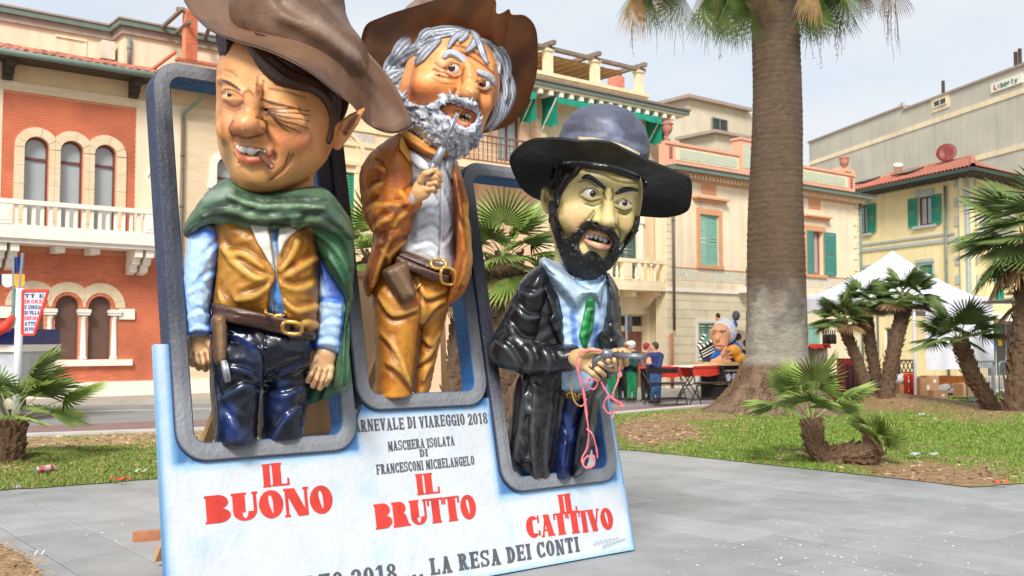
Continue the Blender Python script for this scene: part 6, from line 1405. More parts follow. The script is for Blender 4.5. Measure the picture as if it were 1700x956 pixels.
 bl = u.layer([(351, 502), (400, 511), (441, 522), (482, 530), (482, 557), (440, 548), (400, 539), (352, 529)], 12, 3, 40); bl.freeze(); bl.groove([(352, 515), (400, 524), (480, 543)], 1.6, -1, 2); F.part('belt', bl, m_paint, (84, 58, 48), [([(360, 508), (470, 530)], 3, (126, 96, 80), .6)])
 b2 = u.layer([(478, 548), (525, 552), (524, 566), (480, 562)], 9, 3, 60); F.part('belt', b2, m_paint, (64, 46, 40))
 def buckle(cx, cy, w_, h_, r, base):
  q = [(cx-w_, cy-h_), (cx+w_, cy-h_*.7), (cx+w_, cy+h_*1.1), (cx-w_, cy+h_*.8)]; q = q+[q[0]]; pts = [(x, y, base.depth(min(max(x, 356), 480), y, -75)-15) for x, y in spline(q[:-1], 3)]; t = MB(); t.tube([F.w(p) for p in pts+[pts[0]]], r*F.k, 8); t.build('buckle', m_gold, root, True)
 buckle(457, 517, 13, 5.5, 2.6, bl); buckle(485, 544, 13, 9, 3.4, bl)
 hz = g.depth(364, 560)-16
 t = Clay(340, 515, 392, 615, hz-40, hz+40, 2.); t.puff([(351, 528), (373, 525), (377, 561), (376, 598), (369, 604), (356, 601), (353, 560)], hz, 9, 15, k=2); t.freeze(); t.groove([(371, 530), (373, 560), (371, 600)], 1.5, -.5, 2); F.part('holster', t, m_paint, (122, 90, 62), [([(354, 530), (358, 600)], 6, (74, 50, 36), .7), ([(366, 540), (368, 590)], 5, (150, 118, 86), .5)])
 t = MB(); t.tube([F.w((371, 598, hz-14)), F.w((378, 634, hz-14))], 5*F.k, 10); t.tube([F.w((376.5, 602, hz-18)), F.w((382, 630, hz-18))], 2*F.k, 8); t.build('gun_barrel', m_steel, root, True)
 # ---- sleeves
 s1 = Clay(292, 360, 380, 572, -110, 60, 2.4); s1.puff([(318, 380), (345, 368), (369, 385), (365, 420), (355, 470), (350, 520), (352, 553), (330, 559), (309, 557), (306, 520), (303, 470), (308, 425)], -26, 25, 36, k=2); s1.freeze()
 fa = [[(362, 400), (342, 420), (330, 450)], [(357, 446), (336, 460), (322, 488)], [(352, 484), (334, 470), (314, 478)], [(349, 520), (330, 512), (312, 520)], [(350, 541), (330, 536), (314, 544)]]
 for p in fa: s1.groove(p, [2, 3.4, 1.2], -.6, 6); s1.ridge([(x, y+9) for x, y in p], [1.5, 3, 1.5], 1.6, 7)
 s1.wobble(.8, 34, 2)
 blue = (30, 100, 226); F.part('sleeve', s1, m_paint, (186, 216, 250), [(p, [2, 4, 2], (96, 160, 244), .4) for p in fa]+[([(366, 390), (356, 460), (350, 520), (350, 552)], [14, 10, 7, 7], blue, .85, .8), ([(318, 384), (345, 386), (366, 392)], 13, (24, 84, 206), .8, .8), ([(304, 470), (308, 550)], 6, (80, 150, 240), .7), ([(312, 553), (350, 552)], 5, (40, 110, 230), .8)])
 s2 = Clay(505, 400, 590, 605, -60, 110, 2.4); s2.puff([(527, 415), (545, 440), (566, 478), (576, 505), (570, 560), (567, 590), (540, 585), (519, 575), (524, 520), (525, 470)], 14, 25, 36, k=2); s2.freeze()
 fb = [[(526, 500), (545, 496), (566, 500)], [(524, 540), (545, 528), (566, 530)], [(522, 562), (545, 560), (566, 566)]]
 for p in fb: s2.groove(p, [2, 3, 2], -.6, 6); s2.ridge([(x, y+9) for x, y in p], [1.5, 3, 2], 1.6, 7)
 s2.wobble(.8, 34, 2)
 F.part('sleeve', s2, m_paint, (186, 216, 250), [([(530, 430), (545, 460), (560, 490)], 18, (18, 60, 170), .85), ([(524, 500), (521, 575)], 8, blue, .85), ([(530, 496), (570, 500)], 7, blue, .7), ([(570, 520), (565, 588)], 6, blue, .7), ([(522, 574), (564, 588)], 5, (40, 110, 230), .8)]+[(p, [2, 4, 2], (96, 160, 244), .35) for p in fb])
 # ---- hands
 def hand(x0, y0, x1, y1, z, palm, wr, fingers, thumb):
  t = Clay(x0, y0, x1, y1, z-45, z+45, 1.5); t.path([(*wr, z+4), (*palm[0], z)], [14, 17], 3, sy=.7); t.path([(*p, z) for p in palm], [17, 19], 6, sy=.6)
  for i, f in enumerate(fingers): t.path([(f[0][0], f[0][1], z-4), (f[1][0], f[1][1], z-9), (f[2][0], f[2][1], z+1)], [7, 6.4, 5], 2.4)
  t.path([(thumb[0][0], thumb[0][1], z-6), (thumb[1][0], thumb[1][1], z-12), (thumb[2][0], thumb[2][1], z-12)], [8, 7, 5], 4); t.freeze()
  for f in fingers: t.ell((f[0][0], f[0][1], t.depth(*f[0])+3), (5, 4, 4), k=4)
  for a, b in zip(fingers[:-1], fingers[1:]): m0, m1 = [((a[j][0]+b[j][0])/2, (a[j][1]+b[j][1])/2) for j in (0, 2)]; t.groove([m0, m1], [1, 1.5], -.6, 1.5)
  st = [([f[0], f[1]], 3.5, (236, 196, 152), .5) for f in fingers]+[([((a[0][0]+b[0][0])/2, (a[0][1]+b[0][1])/2), ((a[2][0]+b[2][0])/2, (a[2][1]+b[2][1])/2)], 2.2, (130, 88, 60), .8) for a, b in zip(fingers[:-1], fingers[1:])]+[([wr, palm[0]], 10, (186, 136, 92), .4)]
  st += [([f[2]], 3.5, (196, 148, 108), .6) for f in fingers]
  return F.part('hand', t, m_skinp, (214, 168, 122), st)
 hand(300, 540, 372, 625, -24, [(330, 566), (331, 580)], (331, 552), [((316, 582), (314, 594), (320, 605)), ((325, 587), (325, 600), (330, 611)), ((335, 588), (337, 602), (341, 613)), ((344, 584), (348, 597), (350, 609))], ((346, 566), (355, 580), (356, 598)))
 hand(492, 568, 566, 655, 0, [(540, 590), (536, 604)], (544, 578), [((549, 612), (547, 626), (541, 637)), ((540, 615), (538, 631), (531, 644)), ((530, 613), (527, 628), (520, 640)), ((522, 608), (518, 621), (511, 632))], ((524, 596), (512, 602), (503, 611)))
 # ---- poncho
 pz = Clay(292, 280, 602, 420, -130, 130, 2.8)
 pz.puff([(352, 312), (385, 296), (440, 316), (500, 312), (540, 314), (566, 342), (582, 370), (588, 398), (556, 392), (514, 384), (480, 389), (420, 387), (372, 377), (342, 379), (312, 394), (306, 376), (325, 344)], -8, 46, 98, k=2); pz.freeze()
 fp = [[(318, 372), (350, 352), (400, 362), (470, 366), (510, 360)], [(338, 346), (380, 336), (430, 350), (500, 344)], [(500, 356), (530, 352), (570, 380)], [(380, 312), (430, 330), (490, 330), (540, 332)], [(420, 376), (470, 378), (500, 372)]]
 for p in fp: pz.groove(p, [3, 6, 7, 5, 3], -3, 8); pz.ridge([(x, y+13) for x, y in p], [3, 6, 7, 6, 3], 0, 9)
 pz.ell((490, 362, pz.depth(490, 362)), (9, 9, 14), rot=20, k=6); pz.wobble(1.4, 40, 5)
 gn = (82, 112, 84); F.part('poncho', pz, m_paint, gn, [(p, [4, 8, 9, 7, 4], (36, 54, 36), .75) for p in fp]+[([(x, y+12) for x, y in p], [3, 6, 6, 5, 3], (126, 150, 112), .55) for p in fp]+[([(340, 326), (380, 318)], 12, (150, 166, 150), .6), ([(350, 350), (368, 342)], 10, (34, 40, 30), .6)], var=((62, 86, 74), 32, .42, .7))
 dr = Clay(495, 335, 602, 690, -80, 120, 2.8)
 dr.puff([(498, 366), (545, 345), (580, 362), (587, 430), (582, 500), (575, 545), (579, 590), (581, 641), (556, 648), (560, 596), (571, 545), (574, 502), (558, 472), (540, 446), (518, 402)], 4, 22, 56, k=3); dr.puff([(546, 590), (578, 600), (581, 642), (560, 654), (508, 672), (514, 640), (530, 610)], 62, 10, 14, k=5); dr.freeze()
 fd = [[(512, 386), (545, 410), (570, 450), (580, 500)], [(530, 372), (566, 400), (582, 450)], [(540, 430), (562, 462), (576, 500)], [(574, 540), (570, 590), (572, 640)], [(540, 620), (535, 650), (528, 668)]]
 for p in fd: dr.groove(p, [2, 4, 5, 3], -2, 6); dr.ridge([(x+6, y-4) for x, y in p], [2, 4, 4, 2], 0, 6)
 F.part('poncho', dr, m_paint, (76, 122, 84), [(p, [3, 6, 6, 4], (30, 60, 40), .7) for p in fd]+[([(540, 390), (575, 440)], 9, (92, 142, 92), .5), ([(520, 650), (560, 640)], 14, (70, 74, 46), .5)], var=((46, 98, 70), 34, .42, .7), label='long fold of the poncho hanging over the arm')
build_fig1()
# ------------------------------------------------------------------ second figure: grey beard, tan jacket
def build_fig2():
 D0 = 7.5; root = thing('cowboy_figure', P(672, 655, D0), 'grey bearded papier mache cowboy in tan jacket holding a revolver to his mouth', 'carnival figure', 'giant carnival cowboy figures'); F = Figure(root, D0)
 c = Clay(650, 30, 850, 280, -140, 110, 2.2)
 c.ell((750, 122, 0), (76, 86, 78), rot=18, k=2); c.ell((738, 150, -18), (62, 74, 56), k=25); c.ell((790, 150, -20), (36, 62, 48), rot=10, k=22); c.ell((752, 206, -28), (50, 58, 46), k=25); c.ell((700, 170, -5), (36, 60, 44), k=25)
 c.path([(720, 220, 20), (705, 270, 25)], 50, k=12); c.freeze()
 c.ell((712, 140, c.depth(712, 140)+8), (28, 20, 22), rot=-10, k=14); c.ell((800, 172, c.depth(796, 172)+6), (16, 16, 16), k=10)
 c.ridge([(776, 110), (781, 130), (779, 150)], [9, 12, 14], -10, 9); c.ell((779, 153, c.depth(779, 153)-19), (16, 17, 14), k=7); c.ell((762, 157, c.depth(762, 157)-7), (10, 12, 10), k=4); c.ell((790, 162, c.depth(790, 160)-9), (7, 10, 7), k=5)
 c.ell((766, 164, c.depth(766, 162)-14), (5, 7, 3), k=2, op='cut')
 for (x, y, r_) in ((753, 115, 1), (803, 141, .85)): c.ell((x, y, c.depth(x, y)-5), (14*r_, 10, 10*r_), rot=20, k=6, op='cut')
 c.ridge([(738, 113), (748, 105), (764, 110), (769, 121)], [2.6, 4, 4, 2.6], 0, 3); c.ridge([(740, 118), (754, 127), (768, 122)], [2, 3.2, 2], 1, 3)
 c.ridge([(790, 138), (802, 133.5), (815, 143)], [2.4, 4, 2.4], 0, 3); c.ridge([(791, 143), (803, 149), (815, 146)], [2.2, 3.4, 2.2], 0, 3)
 for p in ([(742, 82), (770, 88), (800, 106), (820, 122)], [(752, 74), (780, 82), (812, 104)], [(734, 96), (742, 88), (760, 92)], [(722, 104), (732, 112), (740, 116)], [(718, 114), (730, 119), (742, 122)], [(722, 124), (736, 128), (748, 130)], [(780, 112), (786, 120), (783, 128)], [(790, 112), (792, 122), (790, 130)], [(800, 154), (808, 156), (816, 152)]): c.groove(p, [1.2, 2.2, 1.2], -1, 3)
 c.ridge([(774, 110), (782, 116), (796, 122)], 4, 2, 5); c.groove([(757, 150), (748, 160), (738, 170)], [2, 3.5, 2], -1, 4)
 mz = c.depth(765, 188); c.ell((774, 191, mz+1), (12.5, 14, 9.5), rot=28, k=3, op='cut')
 c.path([(727, 181, c.depth(727, 181)), (745, 176, mz-6), (764, 178, mz-9), (788, 190, mz-2)], [3, 4.6, 5, 3], 3); c.path([(738, 188, mz+2), (756, 194, mz-6), (764, 206, mz-6), (778, 208, mz-4), (788, 196, mz)], [2.5, 4, 5, 5, 3], 3)
 sk = (236, 158, 92); line = (128, 66, 34)
 st = [([(700, 150), (720, 160)], 26, (228, 118, 62), .6), ([(708, 130)], 18, (244, 184, 112), .6), ([(796, 176), (808, 166)], 14, (232, 128, 72), .6), ([(779, 154)], 10, (240, 176, 124), .6), ([(753, 124)], 13, (172, 100, 60), .5), ([(803, 149)], 11, (172, 100, 60), .5), ([(690, 170), (676, 150)], 12, (176, 84, 44), .6), ([(742, 74), (800, 96)], 10, (210, 122, 66), .5), ([(785, 168)], 3, (250, 240, 228), .6)]
 st += [([(757, 148), (752, 158), (758, 166)], 3, line, .85), ([(762, 168), (776, 172), (790, 170)], 3.4, line, .8), ([(738, 112), (748, 103), (764, 108)], 2.2, (80, 44, 28), .85), ([(740, 120), (754, 129), (769, 122)], 2.4, (110, 60, 34), .8), ([(790, 136), (802, 132), (815, 142)], 2.2, (80, 44, 28), .85), ([(791, 146), (803, 152), (815, 147)], 2.4, (110, 60, 34), .8), ([(716, 128), (735, 138), (755, 138)], 2, (170, 92, 50), .7), ([(772, 112), (766, 124), (768, 138)], 3, (150, 80, 44), .6), ([(798, 150), (794, 164), (798, 180)], 4, (170, 88, 50), .6), ([(690, 110), (684, 140), (684, 166)], 7, (176, 84, 40), .55), ([(822, 110), (824, 150), (816, 190)], 6, (170, 84, 44), .6), ([(783, 150)], 2.4, (255, 240, 220), .8)]
 st += [(p, 2.4, line, .9) for p in ([(742, 82), (770, 88), (800, 106), (820, 122)], [(752, 74), (780, 82), (812, 104)], [(734, 96), (742, 88), (760, 92)], [(722, 104), (732, 112), (740, 116)], [(718, 114), (730, 119), (742, 122)], [(722, 124), (736, 128), (748, 130)], [(757, 150), (748, 160), (738, 170)])]
 st += [([(727, 181), (745, 175), (764, 177), (788, 189)], 4.5, (196, 96, 60), .9), ([(738, 188), (756, 194), (764, 206), (778, 208), (788, 196)], 4.5, (206, 98, 74), .95), ([(773, 191)], 10, (80, 26, 20), .9), ([(765, 164)], 4, (96, 44, 26), .8)]
 F.part('head', c, m_skinp, sk, st, var=((242, 178, 108), 36, .45, .7))
 e1, e2 = c.depth(753, 114), c.depth(803, 141); eyeball(F, (753, 115, e1+9), 12, (-.22, .02), root, .5); eyeball(F, (803, 141.5, e2+9), 10.5, (-.1, .02), root, .5)
 for x, y, w_, h_ in ((764, 185, 3.6, 4.5), (770, 187, 3.6, 5), (776, 190, 3.4, 5), (781, 194, 3, 4.5), (768, 200, 3, 4), (774, 202, 3, 4)):
  t = Clay(x-8, y-9, x+8, y+9, mz-20, mz+25, 1.2); t.ell((x, y, mz+3), (w_, 4, h_), rot=20, k=1); V, Q = t.mesh(); F.link('tooth', V, Q, m_tooth if x != 770 else mat('gold_tooth', lin(206, 160, 92), .3))
 # beard and moustache: a curly coat over the jaw
 bd = c.layer(spline([(656, 150), (668, 154), (680, 168), (700, 175), (722, 171), (732, 160), (747, 155), (768, 164), (790, 172), (795, 186), (799, 206), (799, 226), (784, 248), (756, 262), (724, 252), (690, 228), (664, 202), (654, 172)], 3), 11, 6, 40, hole=spline([(729, 179), (744, 171), (762, 174), (790, 188), (788, 202), (774, 212), (758, 205), (742, 192)], 3)); bd.freeze()
 rr = random.Random(3)
 for i in range(330):
  x, y = rr.uniform(652, 802), rr.uniform(148, 264); z = bd.depth(x, y, 999)
  if z > 900 or bd.base[tuple(np.clip(np.rint((L3((x, y, z+3))-bd.lo)/bd.h).astype(int), 0, bd.n-1))] > 1: continue
  a = rr.uniform(0, 6.28); l = rr.uniform(6, 11); bd.path([(x-l*math.cos(a), y-l*math.sin(a), z+1.5), (x+rr.uniform(-2, 2), y+rr.uniform(-2, 2)+1, z-.6), (x+l*math.cos(a+.6), y+l*math.sin(a+.6), z+1.5)], [1.1, 2.3, .9], 1.6)
 V, Q = bd.mesh(); kk = 1/(1+V[:, 1]/FPX); px = 850+V[:, 0]*kk; py = 478-V[:, 2]*kk; n = vnoise(px, py, .16, 4, 3); n2 = vnoise(px, py, .5, 9, 2); t = np.clip((n*.5+n2*.5-.36)/.28, 0, 1)[:, None]
 F.link('beard', V, Q, m_matt, cols=np.array(lin(112, 116, 130))*(1-t)+np.array(lin(216, 220, 230))*t)
 # hair: thick grey locks
 h = Clay(612, 30, 860, 250, -130, 110, 2.3); gr = []
 def lock(pts, r, dz=None, n=5, spread=.72):
  base = spline(pts, 4, False)
  zz = np.array([c.depth(p[0], p[1], 30) if dz is None else dz for p in base]); zz = np.convolve(np.r_[zz[0], zz, zz[-1]], [.25, .5, .25], 'valid')
  for i in range(n):
   o = (i-(n-1)/2)/n*2*r*spread; d = np.gradient(base, axis=0); nn = np.c_[-d[:, 1], d[:, 0]]/(np.hypot(d[:, 0], d[:, 1])[:, None]+1e-6); env = np.sin(np.linspace(.25, math.pi-.12, len(base)))
   q = base+nn*(o*env)[:, None]; h.path([(x, y, z-4-2.5*(i % 2)+abs(o)*.3) for (x, y), z in zip(q, zz)], np.maximum(r/n*1.9*(.45+.65*env), 1.3), .8)
   gr.append((q[::3].tolist(), 2.0, (228, 232, 240) if i % 2 else (80, 84, 98), .75))
 for p, r, dz in (([(704, 78), (676, 92), (652, 108), (640, 128)], 17, None), ([(700, 100), (680, 112), (664, 124), (648, 140)], 13, -8), ([(668, 116), (648, 124), (630, 140), (626, 158)], 15, 10), ([(686, 118), (672, 132), (662, 150), (650, 168)], 13, -5), ([(664, 140), (650, 150), (640, 166)], 10, 15), ([(756, 54), (730, 58), (704, 66), (690, 80)], 12, None), ([(770, 48), (740, 50), (712, 56), (700, 64)], 9, None), ([(782, 52), (766, 54), (752, 66), (744, 80)], 7, None), ([(780, 50), (790, 62), (784, 76), (773, 86)], 8, None), ([(776, 50), (772, 60), (762, 70)], 6, None), ([(790, 60), (796, 74), (802, 92), (809, 106)], 8, None), ([(800, 66), (816, 80), (826, 100), (828, 122)], 10, None), ([(812, 72), (832, 90), (840, 116), (838, 144)], 11, 5), ([(828, 118), (838, 140), (838, 160), (832, 178)], 9, 5), ([(830, 156), (834, 178), (826, 198), (812, 218)], 9, 5), ([(824, 140), (826, 170), (818, 196), (804, 214)], 8, 0), ([(720, 50), (706, 58), (696, 70)], 10, None), ([(730, 66), (712, 82), (700, 96), (690, 106)], 12, None), ([(846, 120), (850, 150), (842, 180), (832, 200)], 8, 20), ([(690, 60), (668, 78), (652, 100)], 13, 10), ([(800, 50), (824, 66), (840, 92)], 9, 0)): lock(p, r, dz)
 F.part('hair', h, m_paint, (148, 154, 168), gr)
 for p, rr_ in (([(738, 95), (746, 88), (760, 92), (778, 109)], [3, 6, 6.6, 5.5]), ([(795, 120), (806, 125), (815, 131), (822, 140)], [5, 6.4, 5.6, 3])):
  e = Clay(728, 76, 832, 150, -140, 0, 1.6); q = c.on(spline(p, 4, False), -2); e.path(q, np.interp(np.linspace(0, 1, len(q)), np.linspace(0, 1, 4), rr_), 2); F.part('eyebrow', e, m_matt, (176, 184, 198), [([a[:2] for a in q[::4]], 1.6, (226, 230, 236), .8)])
 # hat pushed back: the brim stands round the head like a halo, its underside to us
 inner = [(752, 52, -30), (794, 62, -16), (822, 96, 14), (824, 146, 60), (792, 172, 86), (704, 162, 86), (668, 122, 46), (682, 84, 6), (710, 60, -18)]
 outer = [(742, -6, -96), (790, -12, -96), (821, -2, -90), (824, 21, -84), (834, 21, -80), (845, 15, -74), (850, 24, -70), (872, 26, -50), (889, 46, -25), (893, 85, 20), (889, 132, 70), (868, 187, 120), (829, 214, 150), (740, 226, 170), (650, 180, 150), (602, 112, 110), (604, 48, 60), (634, 28, 0), (682, 12, -56)]
 brim(F, inner, outer, m_matt, cols=(122, 96, 78), under=(160, 104, 62), var=((98, 64, 42), 40, .8), thick=7, bow=6, nrm=(.1, .86, .42))
 k = Clay(630, -80, 860, 200, 0, 230, 3.6); k.ell((742, 62, 142), (92, 78, 76), rot=15, k=2); k.groove([(690, 0), (740, 20), (800, 30)], 10, -5, 8); F.part('hat_crown', k, m_matt, (124, 104, 92))
 # ---- body
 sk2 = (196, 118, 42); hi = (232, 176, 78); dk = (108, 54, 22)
 b = Clay(596, 225, 792, 465, -110, 90, 2.6); b.puff([(664, 236), (646, 290), (642, 400), (658, 446), (700, 458), (748, 462), (754, 400), (757, 300), (757, 262), (720, 240)], 0, 55, 60, k=2); b.freeze()
 fs = [[(700, 290), (716, 310), (726, 330)], [(692, 350), (716, 345), (728, 350)], [(694, 380), (715, 370), (728, 378)], [(690, 404), (714, 398), (728, 408)], [(740, 320), (746, 345), (748, 370)], [(736, 400), (746, 390), (750, 376)]]
 for p in fs: b.groove(p, [1.5, 3, 1.5], -.8, 5); b.ridge([(x, y+9) for x, y in p], [1.5, 3, 2], 1, 6)
 b.groove([(730, 270), (731, 340), (729, 440)], 1.8, -.8, 2)
 F.part('shirt', b, m_paint, (226, 228, 232), [(p, 3.5, (128, 132, 142), .6) for p in fs]+[([(730, 270), (731, 340), (729, 440)], 2.2, (90, 92, 100), .8), ([(690, 300), (686, 400)], 8, (120, 122, 130), .7), ([(750, 300), (750, 420)], 6, (110, 112, 122), .7)], var=((190, 194, 204), 24, .45, .7))
 nk = Clay(655, 205, 765, 275, -110, 60, 2.2); nk.puff([(664, 214), (690, 222), (720, 240), (748, 246), (742, 262), (722, 268), (694, 256), (668, 238)], -24, 22, 58, k=2); nk.freeze(); nk.groove([(672, 224), (705, 246), (740, 256)], 2.6, -1, 5); F.part('neckerchief', nk, m_paint, (206, 134, 58), [([(668, 230), (700, 254), (735, 264)], 6, (128, 66, 28), .7), ([(680, 222), (712, 240)], 5, (232, 176, 92), .6)])
 for pts, cc in (([(676, 246), (690, 252), (708, 268), (716, 284), (694, 280), (682, 268)], 1), ([(740, 254), (752, 262), (757, 300), (748, 296), (740, 280)], 2)): q = b.layer(pts, 9, 3, 30); F.part('shirt_collar', q, m_paint, (232, 234, 238) if cc == 1 else (176, 180, 190), [([pts[-1], pts[-2]], 3, (110, 112, 122), .6)])
 # jacket
 j = Clay(590, 215, 792, 515, -110, 100, 2.6)
 j.puff([(640, 238), (668, 222), (680, 244), (690, 290), (692, 340), (687, 386), (668, 416), (645, 446), (613, 492), (604, 470), (609, 440), (620, 400), (616, 350), (620, 280)], -22, 30, 66, k=2); j.freeze()
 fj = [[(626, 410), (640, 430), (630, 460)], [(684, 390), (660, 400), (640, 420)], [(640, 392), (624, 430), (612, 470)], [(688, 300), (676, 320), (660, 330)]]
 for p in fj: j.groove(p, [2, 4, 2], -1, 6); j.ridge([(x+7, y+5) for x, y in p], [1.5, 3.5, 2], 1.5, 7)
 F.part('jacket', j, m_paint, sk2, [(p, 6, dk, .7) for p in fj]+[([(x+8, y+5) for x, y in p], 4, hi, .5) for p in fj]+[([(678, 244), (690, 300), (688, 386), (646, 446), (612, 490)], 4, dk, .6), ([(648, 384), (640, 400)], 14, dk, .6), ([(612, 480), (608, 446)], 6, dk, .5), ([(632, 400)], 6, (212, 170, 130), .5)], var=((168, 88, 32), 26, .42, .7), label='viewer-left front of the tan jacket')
 lp = j.layer([(666, 224), (684, 244), (692, 284), (680, 270), (662, 246)], 8, 3, 30); F.part('lapel', lp, m_paint, (222, 166, 70), [([(684, 244), (692, 284)], 4, dk, .6)])
 j2 = Clay(730, 240, 800, 520, -70, 100, 2.6); j2.puff([(748, 256), (758, 268), (768, 300), (776, 350), (783, 415), (782, 450), (772, 482), (756, 500), (741, 504), (745, 470), (752, 440), (754, 400), (750, 330), (746, 290)], 8, 18, 66, k=2); j2.freeze()
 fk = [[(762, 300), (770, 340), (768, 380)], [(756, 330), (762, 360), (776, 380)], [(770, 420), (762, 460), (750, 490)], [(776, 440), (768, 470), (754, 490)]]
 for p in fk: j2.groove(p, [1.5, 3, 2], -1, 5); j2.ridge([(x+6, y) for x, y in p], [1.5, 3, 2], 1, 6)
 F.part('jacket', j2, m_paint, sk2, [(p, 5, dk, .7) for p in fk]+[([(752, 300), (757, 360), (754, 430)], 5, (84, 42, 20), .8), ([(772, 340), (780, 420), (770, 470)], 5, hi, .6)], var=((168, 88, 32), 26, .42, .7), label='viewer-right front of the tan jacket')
 a = Clay(588, 215, 712, 400, -140, 40, 2.5); a.puff([(666, 222), (640, 234), (612, 258), (597, 290), (600, 330), (606, 362), (622, 388), (646, 384), (668, 360), (676, 330), (672, 290), (680, 250)], -38, 30, 42, k=2); a.puff([(604, 346), (612, 376), (628, 391), (652, 383), (680, 358), (700, 340), (684, 310), (655, 324), (628, 334)], -70, 24, 30, k=10, gx=-.4); a.freeze()
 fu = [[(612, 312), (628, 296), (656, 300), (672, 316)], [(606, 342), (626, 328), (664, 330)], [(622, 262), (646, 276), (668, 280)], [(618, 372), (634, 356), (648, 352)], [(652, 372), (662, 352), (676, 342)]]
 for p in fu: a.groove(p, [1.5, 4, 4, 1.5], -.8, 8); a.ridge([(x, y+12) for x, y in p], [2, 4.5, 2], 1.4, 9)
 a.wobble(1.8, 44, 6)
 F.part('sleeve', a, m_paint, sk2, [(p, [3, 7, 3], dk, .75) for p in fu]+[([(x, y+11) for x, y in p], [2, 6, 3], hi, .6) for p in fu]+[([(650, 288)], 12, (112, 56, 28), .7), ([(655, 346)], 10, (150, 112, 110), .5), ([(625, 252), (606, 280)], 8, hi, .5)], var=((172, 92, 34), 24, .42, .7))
 cz = -96; q = MB(); ring = [F.w((691+10*math.cos(t)*.55-6*math.sin(t)*.5, 326+17*math.sin(t), cz+14*math.cos(t))) for t in np.linspace(0, 2*math.pi, 20, endpoint=False)]; q.tube(ring+[ring[0]], 4.6*F.k, 8); q.build('cuff', mat('grey_cuff', lin(176, 182, 196), .4, .15, 30), root, True)
 fingers_hand(F, 'hand', (672, 270, 745, 345), cz-14, [(700, 316), (708, 302)], [14, 15], [((710, 288, -2), (722, 283, -12), (731, 291, -6)), ((713, 296, -4), (725, 293, -14), (731, 300, -6)), ((712, 305, -4), (724, 303, -14), (729, 309, -6)), ((709, 314, -2), (719, 313, -12), (723, 318, -6))], [(700, 300, -8), (706, 288, -16), (716, 284, -18)], wrist=(691, 326), fr=(6.2, 5.6, 4.4), th=(6.5, 5.5, 4.4), cols=((224, 172, 118), (128, 78, 46), (240, 200, 150)))
 # revolver held up to the mouth
 gz = cz-28; gun = MB(); A = lambda x, y, z: F.w((x, y, z))
 gun.tube([A(760, 188, gz-6), A(733, 247, gz)], 3.6*F.k, 10); gun.tube([A(757, 190, gz-10), A(735, 244, gz-6)], 1.6*F.k, 6); gun.tube([A(736, 243, gz), A(733, 250, gz), A(724, 268, gz), A(721, 274, gz)], [4*F.k, 7*F.k, 7*F.k, 4.5*F.k], 12); gun.tube([A(726, 262, gz), A(716, 282, gz+2), A(706, 306, gz+8)], [6*F.k, 5.5*F.k, 6*F.k], 8); gun.tube([A(718, 276, gz+1), A(711, 274, gz+1)], 2*F.k, 6)
 gn = gun.build('revolver', m_steel, base=F.w((724, 268, gz)), smooth=True); tag(gn, 'silver revolver held upright by the grey bearded figure', 'revolver')
 # trousers, belt, holster
 g = Clay(608, 430, 760, 690, -110, 115, 2.6); g.puff([(628, 440), (622, 500), (640, 540), (697, 545), (740, 520), (747, 455), (700, 440)], 0, 50, 56, gx=.1); g.puff([(624, 470), (622, 540), (624, 600), (625, 656), (625, 690), (684, 690), (684, 652), (690, 600), (698, 545), (690, 490)], -14, 34, 46, k=14, gx=.1); g.puff([(694, 490), (696, 540), (689, 610), (685, 652), (685, 690), (713, 690), (713, 652), (723, 600), (736, 540), (744, 490)], 36, 26, 44, k=14, gx=.1); g.freeze()
 fl = [[(630, 560), (655, 590), (676, 640)], [(700, 545), (716, 520), (738, 506)], [(640, 610), (660, 622), (682, 650)], [(696, 560), (714, 580), (728, 560)], [(694, 610), (708, 600), (722, 580)], [(626, 500), (650, 530), (690, 520)], [(698, 500), (700, 525), (697, 545)], [(690, 470), (706, 500), (738, 490)], [(700, 640), (708, 620), (716, 610)]]
 for p in fl: g.groove(p, [2, 4, 2], -.8, 7); g.ridge([(x+3, y-9) for x, y in p], [2, 4, 2], 1.8, 8)
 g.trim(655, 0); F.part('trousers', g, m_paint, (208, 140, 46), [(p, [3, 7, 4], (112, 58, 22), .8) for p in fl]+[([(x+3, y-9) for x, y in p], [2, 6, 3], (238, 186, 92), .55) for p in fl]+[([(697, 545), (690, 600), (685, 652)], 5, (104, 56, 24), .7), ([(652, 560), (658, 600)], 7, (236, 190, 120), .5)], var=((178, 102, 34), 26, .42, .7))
 u = g.new(); u.puff([(640, 400), (642, 470), (700, 490), (750, 480), (754, 420)], 0, 55, 64, k=4)
 for p, tt in (([(663, 410), (690, 421), (720, 434), (748, 443), (747, 457), (716, 448), (688, 436), (660, 424)], 8), ([(659, 424), (688, 437), (716, 449), (746, 458), (744, 473), (712, 464), (682, 450), (654, 436)], 10)): q = u.layer(p, tt, 3, 30); F.part('belt', q, m_paint, (78, 52, 42), [([p[0], p[2], p[3]], 3, (132, 104, 88), .6)])
 u.freeze()
 for cx, cy, w_, h_ in ((728, 438, 10, 7), (744, 458, 10, 13)):
  pts = [(x, y, u.depth(min(x, 745), y, -60)-13) for x, y in spline([(cx-w_, cy-h_), (cx+w_, cy-h_*.7), (cx+w_, cy+h_), (cx-w_, cy+h_*.8)], 3)]; t = MB(); t.tube([F.w(p) for p in pts+[pts[0]]], 2.6*F.k, 8); t.build('buckle', m_gold, root, True)
 pts = [(x, y, g.depth(x, y)-3) for x, y in ((690, 452), (698, 460), (699, 472), (690, 480))]; t = MB(); t.tube([F.w(p) for p in pts], 2.2*F.k, 8); t.build('trouser_loop', m_gold, root, True)
